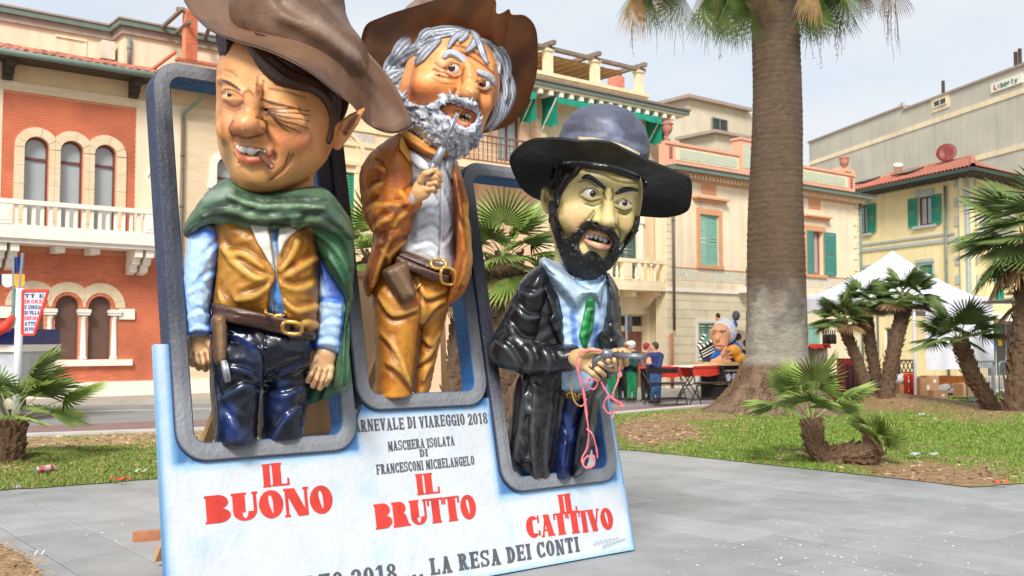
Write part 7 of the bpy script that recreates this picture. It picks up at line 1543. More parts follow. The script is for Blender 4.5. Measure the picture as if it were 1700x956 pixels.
 hz = g.depth(660, 480)-12; t = Clay(625, 425, 700, 515, hz-40, hz+40, 2.); t.puff([(634, 452), (652, 440), (676, 433), (684, 468), (691, 489), (680, 498), (667, 505), (650, 482)], hz, 12, 14, k=2, sm=3); F.part('holster', t, m_paint, (106, 78, 54), [([(640, 454), (668, 500)], 6, (62, 44, 32), .7), ([(660, 446), (684, 488)], 6, (140, 112, 80), .5)])
build_fig2()
# ------------------------------------------------------------------ third figure: dark hat, black coat
def build_fig3():
 D0 = 8.12; root = thing('cowboy_figure', P(905, 796, D0), 'black bearded papier mache gunman in dark hat, black coat and green tie', 'carnival figure', 'giant carnival cowboy figures'); F = Figure(root, D0)
 c = Clay(892, 240, 1080, 500, -130, 110, 2.1)
 c.ell((993, 315, 0), (72, 80, 76), rot=10, k=2); c.ell((985, 365, -12), (62, 70, 56), rot=15, k=25); c.ell((1030, 345, -10), (27, 60, 46), rot=8, k=22); c.ell((976, 420, -26), (42, 46, 40), rot=10, k=22); c.ell((940, 370, 5), (26, 52, 50), k=22)
 c.path([(958, 420, 18), (944, 500, 24)], [36, 38], k=12); c.freeze()
 c.ell((950, 360, c.depth(950, 360)+6), (22, 16, 24), rot=15, k=14); c.ell((1040, 368, c.depth(1038, 368)+5), (13, 12, 18), k=10)
 c.ridge([(1010, 318), (1010, 340), (1008, 364)], [7, 9, 12], -8, 8); c.ell((1008, 368, c.depth(1008, 368)-16), (13, 14, 11), k=7); c.ell((991, 366, c.depth(991, 366)-6), (9, 10, 8), k=5); c.ell((1019, 372, c.depth(1019, 372)-6), (6, 9, 7), k=5); c.ell((990, 371, c.depth(990, 371)-9), (4, 6, 3), k=2, op='cut')
 for x, y, r_ in ((980, 321, 1), (1035, 338, .9)): c.ell((x, y, c.depth(x, y)-5), (16*r_, 9, 10*r_), rot=12, k=6, op='cut')
 c.ridge([(963, 321), (972, 313), (988, 313), (997, 325)], [2.4, 4, 4, 2.6], -1, 3); c.ridge([(965, 324), (980, 331), (996, 328)], [2.2, 3.8, 2.2], -1, 3); c.ridge([(1020, 335), (1034, 329.5), (1048, 338)], [2.4, 3.8, 2.2], -1, 3); c.ridge([(1022, 341), (1036, 347.5), (1048, 343)], [2.2, 3.6, 2.2], -1, 3)
 st0 = [([(963, 321), (972, 313), (988, 313), (997, 325)], 2, (60, 52, 28), .9), ([(965, 326), (980, 334), (996, 330)], 2, (96, 84, 44), .8), ([(1020, 335), (1034, 329), (1048, 338)], 2, (60, 52, 28), .9), ([(1022, 344), (1036, 350), (1048, 346)], 2, (96, 84, 44), .8), ([(988, 354), (982, 364), (986, 374)], 2.4, (104, 84, 46), .85), ([(986, 376), (1006, 382), (1024, 378)], 3, (110, 96, 54), .7), ([(1026, 362), (1027, 374)], 2.2, (110, 90, 50), .8), ([(1002, 320), (998, 344)], 4, (150, 132, 76), .6), ([(1062, 300), (1060, 350), (1050, 392)], 4, (140, 128, 60), .7), ([(926, 300), (930, 340)], 6, (120, 106, 58), .6), ([(1010, 362)], 2.4, (246, 236, 200), .8)]
 wr = [[(960, 302), (975, 300), (992, 310)], [(972, 284), (1000, 290), (1030, 302), (1058, 304)], [(1024, 288), (1044, 292), (1060, 294)], [(972, 338), (985, 342), (998, 336)], [(1026, 352), (1038, 356), (1048, 350)], [(986, 350), (976, 362), (962, 378)], [(1022, 372), (1028, 384), (1030, 398)], [(1006, 312), (1003, 322), (1006, 330)], [(1016, 314), (1018, 324), (1015, 332)]]
 for p in wr: c.groove(p, [1.1, 2, 1.1], -.8, 3)
 mz = c.depth(992, 396); c.ell((993, 396, mz+1), (24, 16, 8), rot=17, k=3, op='cut')
 c.path([(966, 391, mz+8), (978, 384, mz-3), (990, 383, mz-8), (1004, 390, mz-6), (1018, 402, mz+4)], [2.5, 4.5, 5, 4.5, 2.5], 3); c.path([(968, 396, mz+6), (980, 404, mz-6), (994, 409, mz-9), (1008, 409, mz-5), (1017, 404, mz+3)], [2.5, 4.5, 5.4, 5, 2.5], 3)
 c.ell((907, 332, 12), (9, 10, 22), rot=-6, k=4); c.ell((907, 333, 2), (4.5, 8, 14), rot=-6, k=3, op='cut'); c.path([(902, 316, 6), (900, 332, 6), (908, 352, 8)], 3.4, 2)
 sk = (222, 202, 146)
 st = [([(950, 356), (956, 372)], 22, (222, 174, 128), .65), ([(934, 372), (944, 388)], 14, (128, 122, 72), .6), ([(980, 330)], 17, (146, 142, 84), .6), ([(1035, 348)], 15, (146, 142, 84), .6), ([(1008, 366), (1010, 344)], 9, (222, 200, 136), .6), ([(964, 284), (1050, 298)], 9, (150, 138, 82), .5), ([(928, 300), (930, 350)], 9, (140, 130, 76), .6), ([(1042, 372)], 12, (220, 172, 122), .5), ([(1056, 330), (1054, 380)], 6, (150, 146, 70), .6), ([(980, 412), (1000, 424)], 12, (196, 186, 122), .5), ([(996, 300), (1010, 320)], 9, (176, 160, 100), .5), ([(950, 440), (946, 490)], 14, (166, 130, 82), .5)]
 st += st0+[(p, 2.2, (92, 80, 40), .9) for p in wr]+[([(966, 391), (990, 383), (1018, 402)], 4.5, (196, 134, 104), .9), ([(968, 397), (994, 409), (1017, 405)], 5, (228, 152, 132), 1.), ([(976, 393), (994, 396), (1010, 402)], 6, (30, 16, 16), 1.), ([(990, 371)], 4, (60, 50, 30), .9), ([(907, 332)], 6, (120, 100, 62), .6)]
 F.part('head', c, m_skinp, sk, st, var=((206, 188, 124), 34, .45, .7))
 eyeball(F, (980, 321.5, c.depth(980, 321)+8), 12.6, (.28, -.08), root, .42); eyeball(F, (1035, 338, c.depth(1035, 338)+8), 11.4, (.12, .02), root, .42)
 for i, (x, y) in enumerate(((975, 391), (982, 391), (990, 392.5), (998, 395.5), (1005, 399))): t = Clay(x-9, y-9, x+9, y+9, mz-22, mz+25, 1.2); t.ell((x, y, mz+1), (4, 4, 5.4), rot=17, k=1); V, Q = t.mesh(); F.link('tooth', V, Q, mat('grey_tooth', lin(206, 210, 216), .25, coat=.3))
 bk = (22, 22, 24)
 bd = c.layer(spline([(911, 336), (922, 336), (925, 365), (929, 384), (938, 396), (950, 390), (960, 382), (967, 371), (978, 366), (990, 374), (1004, 378), (1016, 380), (1026, 392), (1029, 404), (1026, 418), (1036, 408), (1050, 384), (1058, 360), (1063, 362), (1056, 390), (1036, 420), (1008, 450), (974, 468), (948, 456), (934, 434), (922, 400), (912, 365)], 3), 7, 3, 50, hole=spline([(965, 394), (971, 385), (983, 379), (1000, 384), (1014, 395), (1019, 406), (1012, 420), (1001, 430), (992, 420), (978, 416), (968, 422), (961, 406)], 3)); bd.freeze(); rr = random.Random(5)
 for i in range(260):
  x, y = rr.uniform(910, 1060), rr.uniform(336, 466); z = bd.depth(x, y, 999)
  if z > 900 or bd.base[tuple(np.clip(np.rint((L3((x, y, z+3))-bd.lo)/bd.h).astype(int), 0, bd.n-1))] > 1: continue
  a = 1.9+rr.uniform(-.7, .7); l = rr.uniform(3, 6); bd.path([(x-l*math.cos(a), y-l*math.sin(a), z+1), (x, y, z-1.6), (x+l*math.cos(a), y+l*math.sin(a), z+1)], [1, 2.2, .9], 1)
 F.part('beard', bd, m_matt, bk)
 h = Clay(895, 235, 1085, 350, -130, 90, 2.2)
 for i in range(9):
  x = 914+i*4.6; pts = [(x+14, 258), (x+9, 280), (x+4-i*1.6, 300), (920+i*1.1, 324), (920+i*.9, 350-i*1.2)]; h.path([(p[0], p[1], c.depth(p[0], p[1], 16)-2) for p in spline(pts, 3, False)], np.interp(np.linspace(0, 1, 13), [0, .3, .7, 1], [6.5, 6, 4.6, 2.2]), 1.2)
 for i in range(5): q = c.on([(950, 266+i*2), (985, 268+i*1.8), (1020, 273+i*2), (1058, 284+i*3)], -3-i); h.path(spline(q, 3, False), [5, 6, 6, 5], 1)
 h.path([(1066, 282, -10), (1067, 304, -8), (1062, 322, -10)], [7, 5, 2], 1); F.part('hair', h, m_leath, (24, 20, 20), [([(930, 280), (920, 310)], 5, (60, 52, 48), .6)])
 for p in ([(967, 296), (976, 293), (990, 301), (1006, 314)], [(1023, 321), (1036, 315), (1048, 314), (1058, 316)]): e = Clay(956, 280, 1070, 330, -130, 0, 1.5); q = c.on(spline(p, 4, False), -1); e.path(q, np.interp(np.linspace(0, 1, len(q)), [0, .3, 1], [2, 4.6, 2.6]), 1); F.part('eyebrow', e, m_leath, (20, 20, 22))
 # ---- hat
 k = Clay(905, 155, 1100, 320, -110, 110, 2.8); k.ell((1002, 248, 0), (76, 80, 64), rot=10, k=2); k.ell((1004, 222, 0), (66, 74, 47), rot=10, k=16); k.freeze(); k.wobble(1.0, 46, 7)
 F.part('hat_crown', k, m_matt, (88, 92, 108), [([(930, 222), (965, 186)], 14, (84, 86, 104), .6), ([(1010, 206), (1026, 222)], 14, (138, 146, 176), .5), ([(940, 226), (1000, 226), (1070, 250)], 8, (150, 156, 176), .4)], var=((72, 76, 92), 30, .42, .7))
 t = MB(); t.loft([[F.w((x, y+dy, k.depth(x, y, -20)-3)) for x, y in spline([(960, 229), (985, 231), (1010, 236), (1035, 243), (1062, 256)], 5, False)] for dy in (12, -2.5)], closed=False); t.build('hat_band', mat('cream_band', lin(226, 206, 172), .5, .1, 20), root, True)
 inner = [(922, 268, -10), (948, 264, -76), (990, 266, -104), (1038, 276, -96), (1070, 294, -40), (1070, 308, 20), (1034, 312, 70), (962, 302, 70), (928, 288, 30)]
 outer = [(846, 264, -20), (858, 244, -66), (888, 234, -108), (928, 230, -138), (960, 231, -152), (990, 233, -158), (1012, 239, -158), (1040, 248, -150), (1080, 265, -130), (1122, 287, -90), (1149, 299, -40), (1147, 332, 20), (1136, 350, 45), (1107, 362, 72), (1058, 358, 100), (990, 350, 130), (925, 348, 110), (898, 336, 80), (880, 322, 56), (862, 302, 30)]
 outer = [(p[0]+2.5*math.sin(i*2.3), p[1]+2.5*math.sin(i*1.7+1), p[2]) for i, p in enumerate(outer)]
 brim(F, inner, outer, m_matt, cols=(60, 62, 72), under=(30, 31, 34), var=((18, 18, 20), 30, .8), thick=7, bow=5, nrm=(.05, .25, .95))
 # ---- body
 b = Clay(880, 420, 1040, 690, -110, 90, 2.6); b.puff([(902, 440), (892, 490), (896, 560), (915, 640), (950, 664), (988, 650), (1004, 600), (1016, 540), (1022, 490), (1004, 458), (960, 440)], 0, 50, 56, k=2); b.freeze(); b.wobble(1.4, 30, 8)
 F.part('shirt', b, m_paint, (176, 206, 238), [([(950, 520), (958, 600)], 7, (40, 96, 190), .75), ([(990, 540), (984, 600)], 7, (36, 88, 180), .75), ([(966, 540), (972, 500)], 4, (226, 234, 244), .7)])
 co = b.new(); co.puff([(896, 436), (906, 428), (940, 448), (974, 474), (998, 466), (1004, 456), (1004, 482), (998, 516), (980, 494), (957, 518), (930, 495), (906, 462)], -18, 20, 62, k=2, sm=4); co.freeze(); co.groove([(903, 446), (940, 470), (972, 492)], 1.6, -.6, 2); F.part('shirt_collar', co, m_paint, (188, 210, 228), [([(905, 452), (940, 484), (958, 514)], 5, (110, 150, 190), .6), ([(910, 436), (950, 462), (976, 480)], 4, (146, 160, 176), .6)], var=((160, 178, 196), 20, .45, .7))
 tb = b.new(); tb.F = smin(b.F, co.F, 4); tb.freeze(); ti = tb.layer([(973, 496), (986, 494), (988, 506), (985, 545), (971, 583), (961, 558), (971, 512)], 7, 3, 30); ti.freeze(); ti.groove([(970, 512), (988, 509)], 1.8, -.6, 2); F.part('tie', ti, m_paint, (24, 128, 62), [([(984, 510), (970, 580)], 3, (12, 62, 30), .8), ([(972, 520), (966, 556)], 3.5, (70, 176, 104), .7)])
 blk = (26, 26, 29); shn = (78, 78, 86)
 j = Clay(828, 428, 965, 815, -110, 100, 2.7); j.puff([(897, 440), (910, 452), (930, 480), (944, 512), (948, 572), (946, 620), (939, 642), (931, 690), (921, 740), (915, 785), (906, 798), (886, 797), (866, 791), (846, 773), (838, 755), (845, 690), (852, 640), (862, 600), (858, 540), (862, 480)], -8, 40, 60, k=2, gx=.1); j.freeze()
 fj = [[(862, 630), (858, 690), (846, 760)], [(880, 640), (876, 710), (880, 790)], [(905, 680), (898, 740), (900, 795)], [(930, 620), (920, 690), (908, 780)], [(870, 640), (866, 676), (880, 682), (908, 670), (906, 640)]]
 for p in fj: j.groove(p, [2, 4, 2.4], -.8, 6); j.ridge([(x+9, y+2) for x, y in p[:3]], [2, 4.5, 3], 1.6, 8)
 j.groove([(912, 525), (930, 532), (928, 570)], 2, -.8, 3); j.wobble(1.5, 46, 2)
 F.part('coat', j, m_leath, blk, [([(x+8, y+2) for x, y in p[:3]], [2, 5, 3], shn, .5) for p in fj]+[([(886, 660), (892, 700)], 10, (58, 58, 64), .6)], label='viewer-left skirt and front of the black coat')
 lp = j.layer([(902, 448), (944, 512), (948, 566), (930, 572), (912, 530), (918, 522), (900, 470)], 7, 3, 30); F.part('lapel', lp, m_leath, (30, 30, 34), [([(906, 460), (942, 516), (946, 564)], 3, (80, 80, 88), .5)])
 a = Clay(800, 430, 975, 640, -150, 60, 2.5); a.puff([(899, 440), (868, 462), (846, 500), (826, 545), (812, 574), (817, 596), (848, 612), (880, 602), (897, 560), (910, 500), (912, 462)], -42, 32, 44, k=2); a.puff([(811, 572), (815, 598), (838, 613), (880, 622), (920, 620), (957, 612), (962, 592), (958, 574), (930, 572), (892, 566), (862, 556), (836, 552)], -76, 24, 32, k=12, gx=-.18); a.freeze()
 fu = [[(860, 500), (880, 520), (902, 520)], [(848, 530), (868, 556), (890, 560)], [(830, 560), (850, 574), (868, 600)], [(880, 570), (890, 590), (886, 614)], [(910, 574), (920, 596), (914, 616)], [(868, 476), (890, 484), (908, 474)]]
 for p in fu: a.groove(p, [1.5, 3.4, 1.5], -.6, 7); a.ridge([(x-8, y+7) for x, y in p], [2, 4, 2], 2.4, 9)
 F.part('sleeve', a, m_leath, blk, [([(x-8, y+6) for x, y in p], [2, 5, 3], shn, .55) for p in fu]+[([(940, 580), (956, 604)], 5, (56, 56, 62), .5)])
 j2 = Clay(940, 440, 1045, 800, -90, 110, 2.6); j2.puff([(1004, 450), (1023, 474), (1029, 512), (1028, 560), (1016, 600), (1005, 642), (994, 665), (986, 720), (970, 782), (948, 788), (957, 720), (966, 664), (972, 622), (986, 575), (991, 530), (1000, 490)], 18, 24, 54, k=2); j2.freeze()
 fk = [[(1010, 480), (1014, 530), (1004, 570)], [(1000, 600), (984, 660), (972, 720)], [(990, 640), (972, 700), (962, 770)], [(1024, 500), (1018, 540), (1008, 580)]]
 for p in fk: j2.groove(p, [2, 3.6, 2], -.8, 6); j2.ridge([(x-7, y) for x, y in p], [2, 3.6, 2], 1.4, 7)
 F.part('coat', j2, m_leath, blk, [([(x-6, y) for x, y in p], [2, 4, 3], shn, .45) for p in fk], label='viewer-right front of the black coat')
 a2 = Clay(980, 455, 1050, 640, -140, 60, 2.4); a2.puff([(1008, 464), (1026, 490), (1031, 540), (1028, 580), (1020, 622), (1002, 624), (992, 600), (998, 556), (1004, 510)], -22, 20, 36, k=2); a2.path([(1012, 570, -50), (1020, 600, -92)], [24, 18], 10); a2.freeze()
 for p in ([(1000, 560), (1016, 566), (1030, 560)], [(1004, 520), (1018, 540), (1030, 530)]): a2.groove(p, [2, 3.4, 2], -1, 6)
 F.part('sleeve', a2, m_leath, blk, [([(1012, 500), (1022, 540)], 6, shn, .5)])
 g = Clay(905, 635, 1000, 830, -60, 110, 2.6); g.puff([(926, 640), (980, 640), (978, 664), (966, 700), (958, 740), (952, 790), (952, 820), (916, 820), (916, 780), (918, 740), (922, 690)], 18, 28, 46, k=2); g.freeze()
 for p in ([(930, 700), (945, 716), (962, 700)], [(922, 740), (940, 730), (956, 742)], [(940, 690), (948, 720), (940, 770)]): g.groove(p, [2, 3.4, 2], -.8, 5)
 g.trim(788, 20); F.part('trousers', g, m_leath, (24, 34, 74), [([(940, 690), (950, 730)], 8, (48, 72, 140), .6), ([(932, 740), (936, 770)], 6, (44, 66, 128), .5)])
 bl = b.layer([(930, 650), (956, 654), (982, 650), (980, 670), (954, 674), (931, 668)], 8, 3, 30); bl.freeze(); F.part('belt', bl, m_paint, (116, 74, 44), [([(934, 660), (976, 660)], 2, (164, 116, 76), .6)])
 for cx, cy, w_, h_ in ((960, 636, 7, 6), (948, 660, 6, 7), (966, 662, 5, 7)): pts = [(x, y, bl.depth(x, max(y, 652), -40)-5) for x, y in spline([(cx-w_, cy-h_), (cx+w_, cy-h_), (cx+w_, cy+h_), (cx-w_, cy+h_)], 3)]; t = MB(); t.tube([F.w(p) for p in pts+[pts[0]]], 1.8*F.k, 8); t.build('buckle', m_gold, root, True)
 t = MB(); t.tube([F.w((x, y, -78)) for x, y in spline([(946, 622), (949, 650), (955, 668), (966, 674), (974, 662)], 5, False)], 1.4*F.k, 6); t.build('watch_chain', m_gold, root, True)
 # hands and pistol
 hc = ((206, 170, 120), (112, 82, 50), (232, 200, 150)); hz = -118
 fingers_hand(F, 'hand', (945, 565, 1022, 645), hz, [(966, 596), (978, 600)], [16, 17], [((984, 590, -4), (998, 594, -12), (1009, 601, -6)), ((986, 599, -6), (1000, 604, -13), (1009, 611, -5)), ((982, 607, -6), (994, 615, -12), (1003, 622, -4)), ((974, 611, -4), (984, 620, -10), (993, 629, -3))], [(968, 588, -10), (982, 582, -18), (996, 584, -20)], wrist=(956, 594), fr=(6, 5.4, 4.2), th=(6.4, 5.6, 4.2), cols=hc)
 fingers_hand(F, 'hand', (995, 565, 1062, 630), hz-2, [(1016, 596), (1026, 594)], [13, 13], [((1012, 586, -6), (1010, 598, -14), (1014, 611, -4)), ((1021, 584, -8), (1020, 598, -15), (1022, 613, -4)), ((1030, 583, -8), (1030, 596, -14), (1031, 609, -4)), ((1037, 584, -6), (1039, 594, -12), (1040, 604, -4))], [(1022, 588, -8), (1034, 582, -16), (1044, 586, -16)], wrist=(1014, 606), fr=(6, 5.2, 4.2), th=(6, 5, 4), cols=hc)
 A = lambda x, y, z: F.w((x, y, z)); gz = hz-16; gun = MB(); gun.tube([A(1016, 589, gz), A(1068, 593, gz-30)], 4*F.k, 10); gun.tube([A(1020, 585, gz-2), A(1066, 589, gz-30)], 1.6*F.k, 6); gun.tube([A(998, 587, gz), A(1001, 587, gz), A(1014, 588, gz), A(1017, 588, gz)], [4*F.k, 8*F.k, 8*F.k, 4*F.k], 12); gun.tube([A(1000, 588, gz), A(990, 596, gz+4), A(984, 612, gz+8)], [5*F.k, 6*F.k, 6*F.k], 8); gun.tube([A(x, y, gz) for x, y in spline([(1000, 596), (1006, 608), (1018, 606), (1018, 596)], 4, False)], 1.6*F.k, 6)
 gn = gun.build('revolver', mat('gun_grey', lin(126, 130, 138), .3, .15, 9, metal=.4), base=F.w((1010, 590, gz)), smooth=True); tag(gn, 'dark revolver pointed to the right in the hands of the black coated figure', 'revolver')
 m_pk = mat('pink_streamer', lin(238, 120, 136), .5, .1, 20)
 def streamer(paths, label):
  mb = MB()
  for pts in paths:
   q = spline(pts, 6, False)
   L_ = [F.w(p) for p in q]
   for o in (-1.4, 1.4): pass
   mb.loft([[p-UV*1.5*F.k*math.cos(i*.35)-RV*1.5*F.k*math.sin(i*.35) for i, p in enumerate(L_)], [p+UV*1.5*F.k*math.cos(i*.35)+RV*1.5*F.k*math.sin(i*.35) for i, p in enumerate(L_)]], closed=False)
   mb.tube(L_, 1.2*F.k, 5)
  o = mb.build('streamer', m_pk, base=F.w((975, 640, hz-26))); tag(o, label, 'streamer')
 z0 = hz-24
 streamer([[(1000, 583, z0), (975, 582, z0), (960, 592, z0), (957, 608, z0), (966, 640, z0), (972, 680, z0), (977, 715, z0), (975, 742, z0+6), (966, 762, z0), (972, 776, z0-8), (986, 772, z0), (985, 756, z0+8), (972, 760, z0), (968, 772, z0-6), (980, 778, z0)], [(974, 712, z0), (984, 722, z0-6), (990, 744, z0), (992, 760, z0+4)], [(964, 634, z0), (978, 628, z0-6), (992, 634, z0), (986, 646, z0+6), (974, 640, z0), (980, 630, z0-4)], [(962, 600, z0), (960, 620, z0-4), (969, 650, z0), (975, 690, z0)]], 'pink paper streamer looped over the gunman hand and curling down his coat')
 streamer([[(1029, 608, z0), (1026, 632, z0), (1018, 652, z0-6), (1022, 666, z0), (1033, 676, z0), (1030, 668, z0+6), (1018, 662, z0), (1008, 660, z0-4), (1002, 674, z0), (1010, 686, z0), (1020, 684, z0+4), (1016, 694, z0)], [(998, 634, z0), (1008, 652, z0), (1020, 664, z0-5), (1031, 672, z0)]], 'pink paper streamer hanging from the gun hand in front of the frame edge')
build_fig3()
# ------------------------------------------------------------------ palms
m_frond = mat('frond_green', lin(112, 142, 62), .5, .3, 3, spec=.4, rnd=.28, objspace=True, col2=lin(150, 166, 84))
m_frondd = mat('frond_dark_green', lin(84, 112, 56), .5, .3, 3, spec=.4, rnd=.28, objspace=True, col2=lin(120, 140, 72))
m_fdry = mat('frond_dry', lin(150, 120, 82), .8, .3, 4, rnd=.25, objspace=True)
m_petiole = mat('petiole', lin(150, 160, 96), .6, .2, 8)
m_bark = mat('palm_bark', lin(140, 114, 90), .95, .35, 14, .6, 50, col2=lin(92, 72, 56))
m_base = mat('leaf_base', lin(154, 120, 90), .95, .35, 20, .4, 60, col2=lin(96, 72, 54))
def fan_mesh(R_, seg, span, m, droop, seed, split=.42, petl=.9):
 r = random.Random(seed); mb = MB(); mb.cm = 0
 # the leaf lies along +X from its stalk's foot at the origin, blade facing +Z
 hub = np.array([petl, 0, 0]); mb.cm = 1; mb.tube([(0, 0, 0), (petl*.5, 0, .03*petl), (petl, 0, 0)], [.012, .009, .006], 5, False); mb.cm = 0
 for k in range(seg):
  a = math.radians(-span/2+span*(k+.5)/seg); l = R_*(.72+.28*math.cos(a*.62))*r.uniform(.9, 1.05); dw = math.radians(span/seg)*.5
  def p(t, da, z=0): aa = a+da; x = math.cos(aa)*t*l; y = math.sin(aa)*t*l; d = droop*(t**2)*R_*r.uniform(.85, 1.2); return hub+np.array([x, y, z-d-.12*abs(math.sin(a))*t*R_*.3])
  w0 = dw*.95; b = [p(.04, -dw), p(.04, 0, .012), p(.04, dw), p(split, -w0, -.012), p(split, 0, .022), p(split, w0, -.012), p(.78, -w0*.40, -.006), p(.78, 0, .012), p(.78, w0*.40, -.006), p(1.0, r.uniform(-.03, .03))]
  mb.add(b, [(0,3,4,1),(1,4,5,2),(3,6,7,4),(4,7,8,5),(6,9,7),(7,9,8)])
 return mesh_only(mb, [m, m_petiole], False)
_fans = {}
def fan(R_, kind):
 key = (round(R_, 2), kind)
 if key not in _fans:
  m = {'g': m_frond, 'd': m_frondd, 'y': m_fdry}[kind]
  _fans[key] = [fan_mesh(R_, 26, 210, m, .10+.1*i, i+3) for i in range(3)]
 return random.choice(_fans[key])
def orient(me, parent, foot, d, up, name='frond', scale=1.):
 d = np.array(d, float); d /= np.linalg.norm(d); up = np.array(up, float); y = np.cross(up, d); y /= np.linalg.norm(y)+1e-9; z = np.cross(d, y)
 o = inst(me, name, foot, parent); o.rotation_euler = Matrix(((d[0], y[0], z[0]), (d[1], y[1], z[1]), (d[2], y[2], z[2]))).to_euler(); o.scale = (scale,)*3; return o
def trunk_mesh(path, radii, bases, blen, bw, parent, seed=0, fibre=True):
 r = random.Random(seed); pts = spline(path, 6, False); rs = np.interp(np.linspace(0, 1, len(pts)), np.linspace(0, 1, len(radii)), radii); mb = MB(); mb.tube(pts, rs*.92*np.array([r.uniform(.93, 1.07) for _ in pts]), 14); ob = mb.build('trunk', m_bark, parent, True)
 sc_ = MB(); n = len(pts); L_ = np.sum(np.linalg.norm(np.diff(pts, axis=0), axis=1))
 for k in range(bases):
  t = (k+r.random())/bases*(n-1.01); i = int(t); f = t-i; p = pts[i]*(1-f)+pts[i+1]*f; d = pts[i+1]-pts[i]; d = d/np.linalg.norm(d); a = k*2.39996+r.uniform(-.2, .2)
  x = np.cross(d, [0, 1, .1]); x /= np.linalg.norm(x); y = np.cross(d, x); o = math.cos(a)*x+math.sin(a)*y; s = np.cross(d, o); R_ = rs[i]
  l = blen*r.uniform(.7, 1.3); w = bw*r.uniform(.8, 1.2); A = p+o*R_*.82; tip = A+d*l+o*l*r.uniform(.25, .6)
  sc_.add([A-s*w, A+s*w, A+o*w*.6, tip-s*w*.55, tip+s*w*.55, tip+o*w*.4-d*l*.06], [(0,2,5,3),(2,1,4,5),(1,0,3,4),(3,5,4)])
 sc_.build('leaf_bases', m_base, parent, kind='stuff')
 if fibre:
  fb = MB()
  for k in range(bases*2):
   t = r.random()*(n-1.01); i = int(t); p = pts[i]; d = pts[i+1]-pts[i]; d = d/np.linalg.norm(d); a = r.random()*6.28; x = np.cross(d, [0, 1, .1]); x /= np.linalg.norm(x); y = np.cross(d, x); o = math.cos(a)*x+math.sin(a)*y
   A = p+o*rs[i]*.9; l = blen*r.uniform(.5, 1.5); B = A+o*l*.5+np.array([r.uniform(-l, l)*.6, r.uniform(-l, l)*.6, r.uniform(-l, .5*l)]); q = np.cross(B-A, [0.3, .5, 1]); q = q/(np.linalg.norm(q)+1e-9)*.004; fb.add([A-q, A+q, B], [(0, 1, 2)])
  fb.build('fibres', m_fdry, parent, kind='stuff')
 return pts
def crown(parent, c, R_, n, kind, pet, seed, el0=-35, el1=80, dry=0, bias=None, axis=(0, 0, 1), az=None):
 random.seed(seed)
 for k in range(n):
  t = (k+.5)/n; el = math.radians(el1+(el0-el1)*t**.75+random.uniform(-8, 8)); a = k*2.39996+random.uniform(-.25, .25) if az is None else math.radians(random.uniform(*az))
  d = np.array([math.cos(el)*math.cos(a), math.cos(el)*math.sin(a), math.sin(el)]); 
  if bias is not None: d = d+np.array(bias)
  kk = 'y' if k >= n-dry else kind
  upv = np.array([0, 0, 1.]) if abs(d[2]) < .9 else np.array([math.cos(a), math.sin(a), 0])*-1.
  upv = upv+np.array([random.uniform(-.3, .3), random.uniform(-.3, .3), 0]); s = random.uniform(.85, 1.1)
  orient(fan(R_, kk), parent, np.array(c)+d/np.linalg.norm(d)*.04, d, upv, scale=s)
 random.seed(seed+100)
def small_palm(label, base, top, D, rpx, crown_px, n, kind='g', seed=1, nb=90, dry=3, group=None, mid=None, el0=-35, el1=82, Dtop=None, zb=None, bias=None, pr=.42):
 k = D/FPX; A = P(*base, D); B = P(*top, Dtop or D); A[2] = min(A[2], .05) if zb is None else zb
 t = thing('fan_palm', A, label, 'palm', group); M_ = P(*mid, D) if mid else (A+B)/2
 trunk_mesh([A-np.array([0, 0, .1]), A*.5+M_*.5, M_, M_*.4+B*.6, B], [rpx*k*1.1, rpx*k, rpx*k*.95, rpx*k, rpx*k*.9], nb, rpx*k*.55, rpx*k*.3, t, seed)
 R_ = crown_px*k*(.98-pr); _pet = crown_px*k*pr; key = (round(R_, 2), kind)
 for kd in (kind, 'y'):
  if (round(R_, 2), kd) not in _fans:
   m = {'g': m_frond, 'd': m_frondd, 'y': m_fdry}[kd]; _fans[(round(R_, 2), kd)] = [fan_mesh(R_, 24, 200, m, .06+.12*i, i+seed, petl=_pet) for i in range(3)]
 crown(t, B, R_, n, kind, _pet, seed, el0, el1, dry, bias)
 return t
small_palm('low fan palm with shaggy brown trunk on the lawn at the far left', (12, 782), (18, 702), 14.0, 24, 158, 13, 'g', 11, 150, 0, el0=8, el1=74, pr=.5)
gp = 'fan palms behind the display board'
small_palm('bushy fan palm behind the board, seen between the tan and black coated figures', (836, 690), (838, 432), 15.5, 33, 128, 30, 'g', 12, 170, 3, gp, el0=-50)
small_palm('fan palm behind the board, its leaves showing beside the green poncho', (640, 690), (628, 425), 16.5, 28, 118, 24, 'g', 13, 120, 2, gp, el0=-50)
small_palm('leaning fan palm trunk standing behind the tan trousers of the middle figure', (748, 668), (772, 500), 16.0, 21, 88, 14, 'g', 14, 110, 4, gp, mid=(760, 600), el0=-30)
gr = 'fan palms growing by the white gazebo'
small_palm('left palm of the clump of three, with a slanting trunk and ragged dry crown', (1448, 660), (1395, 530), 26.6, 10, 52, 24, 'd', 15, 120, 3, gr, mid=(1420, 590), el0=-24, el1=75)
small_palm('middle palm of the clump of three, dark and slightly lower than its right neighbour', (1462, 660), (1436, 504), 27.0, 10.5, 54, 24, 'd', 16, 120, 2, gr, mid=(1446, 580), el0=-22, el1=75)
small_palm('tallest palm of the clump of three, leaning right with brown skirt', (1468, 668), (1505, 494), 26.0, 12.5, 62, 28, 'd', 17, 150, 4, gr, mid=(1482, 590), el0=-28, el1=75)
small_palm('palm leaning left in front of the white tent sheet', (1652, 680), (1592, 563), 24.5, 14, 82, 18, 'd', 18, 150, 0, gr, mid=(1614, 622), el0=-12, el1=80)
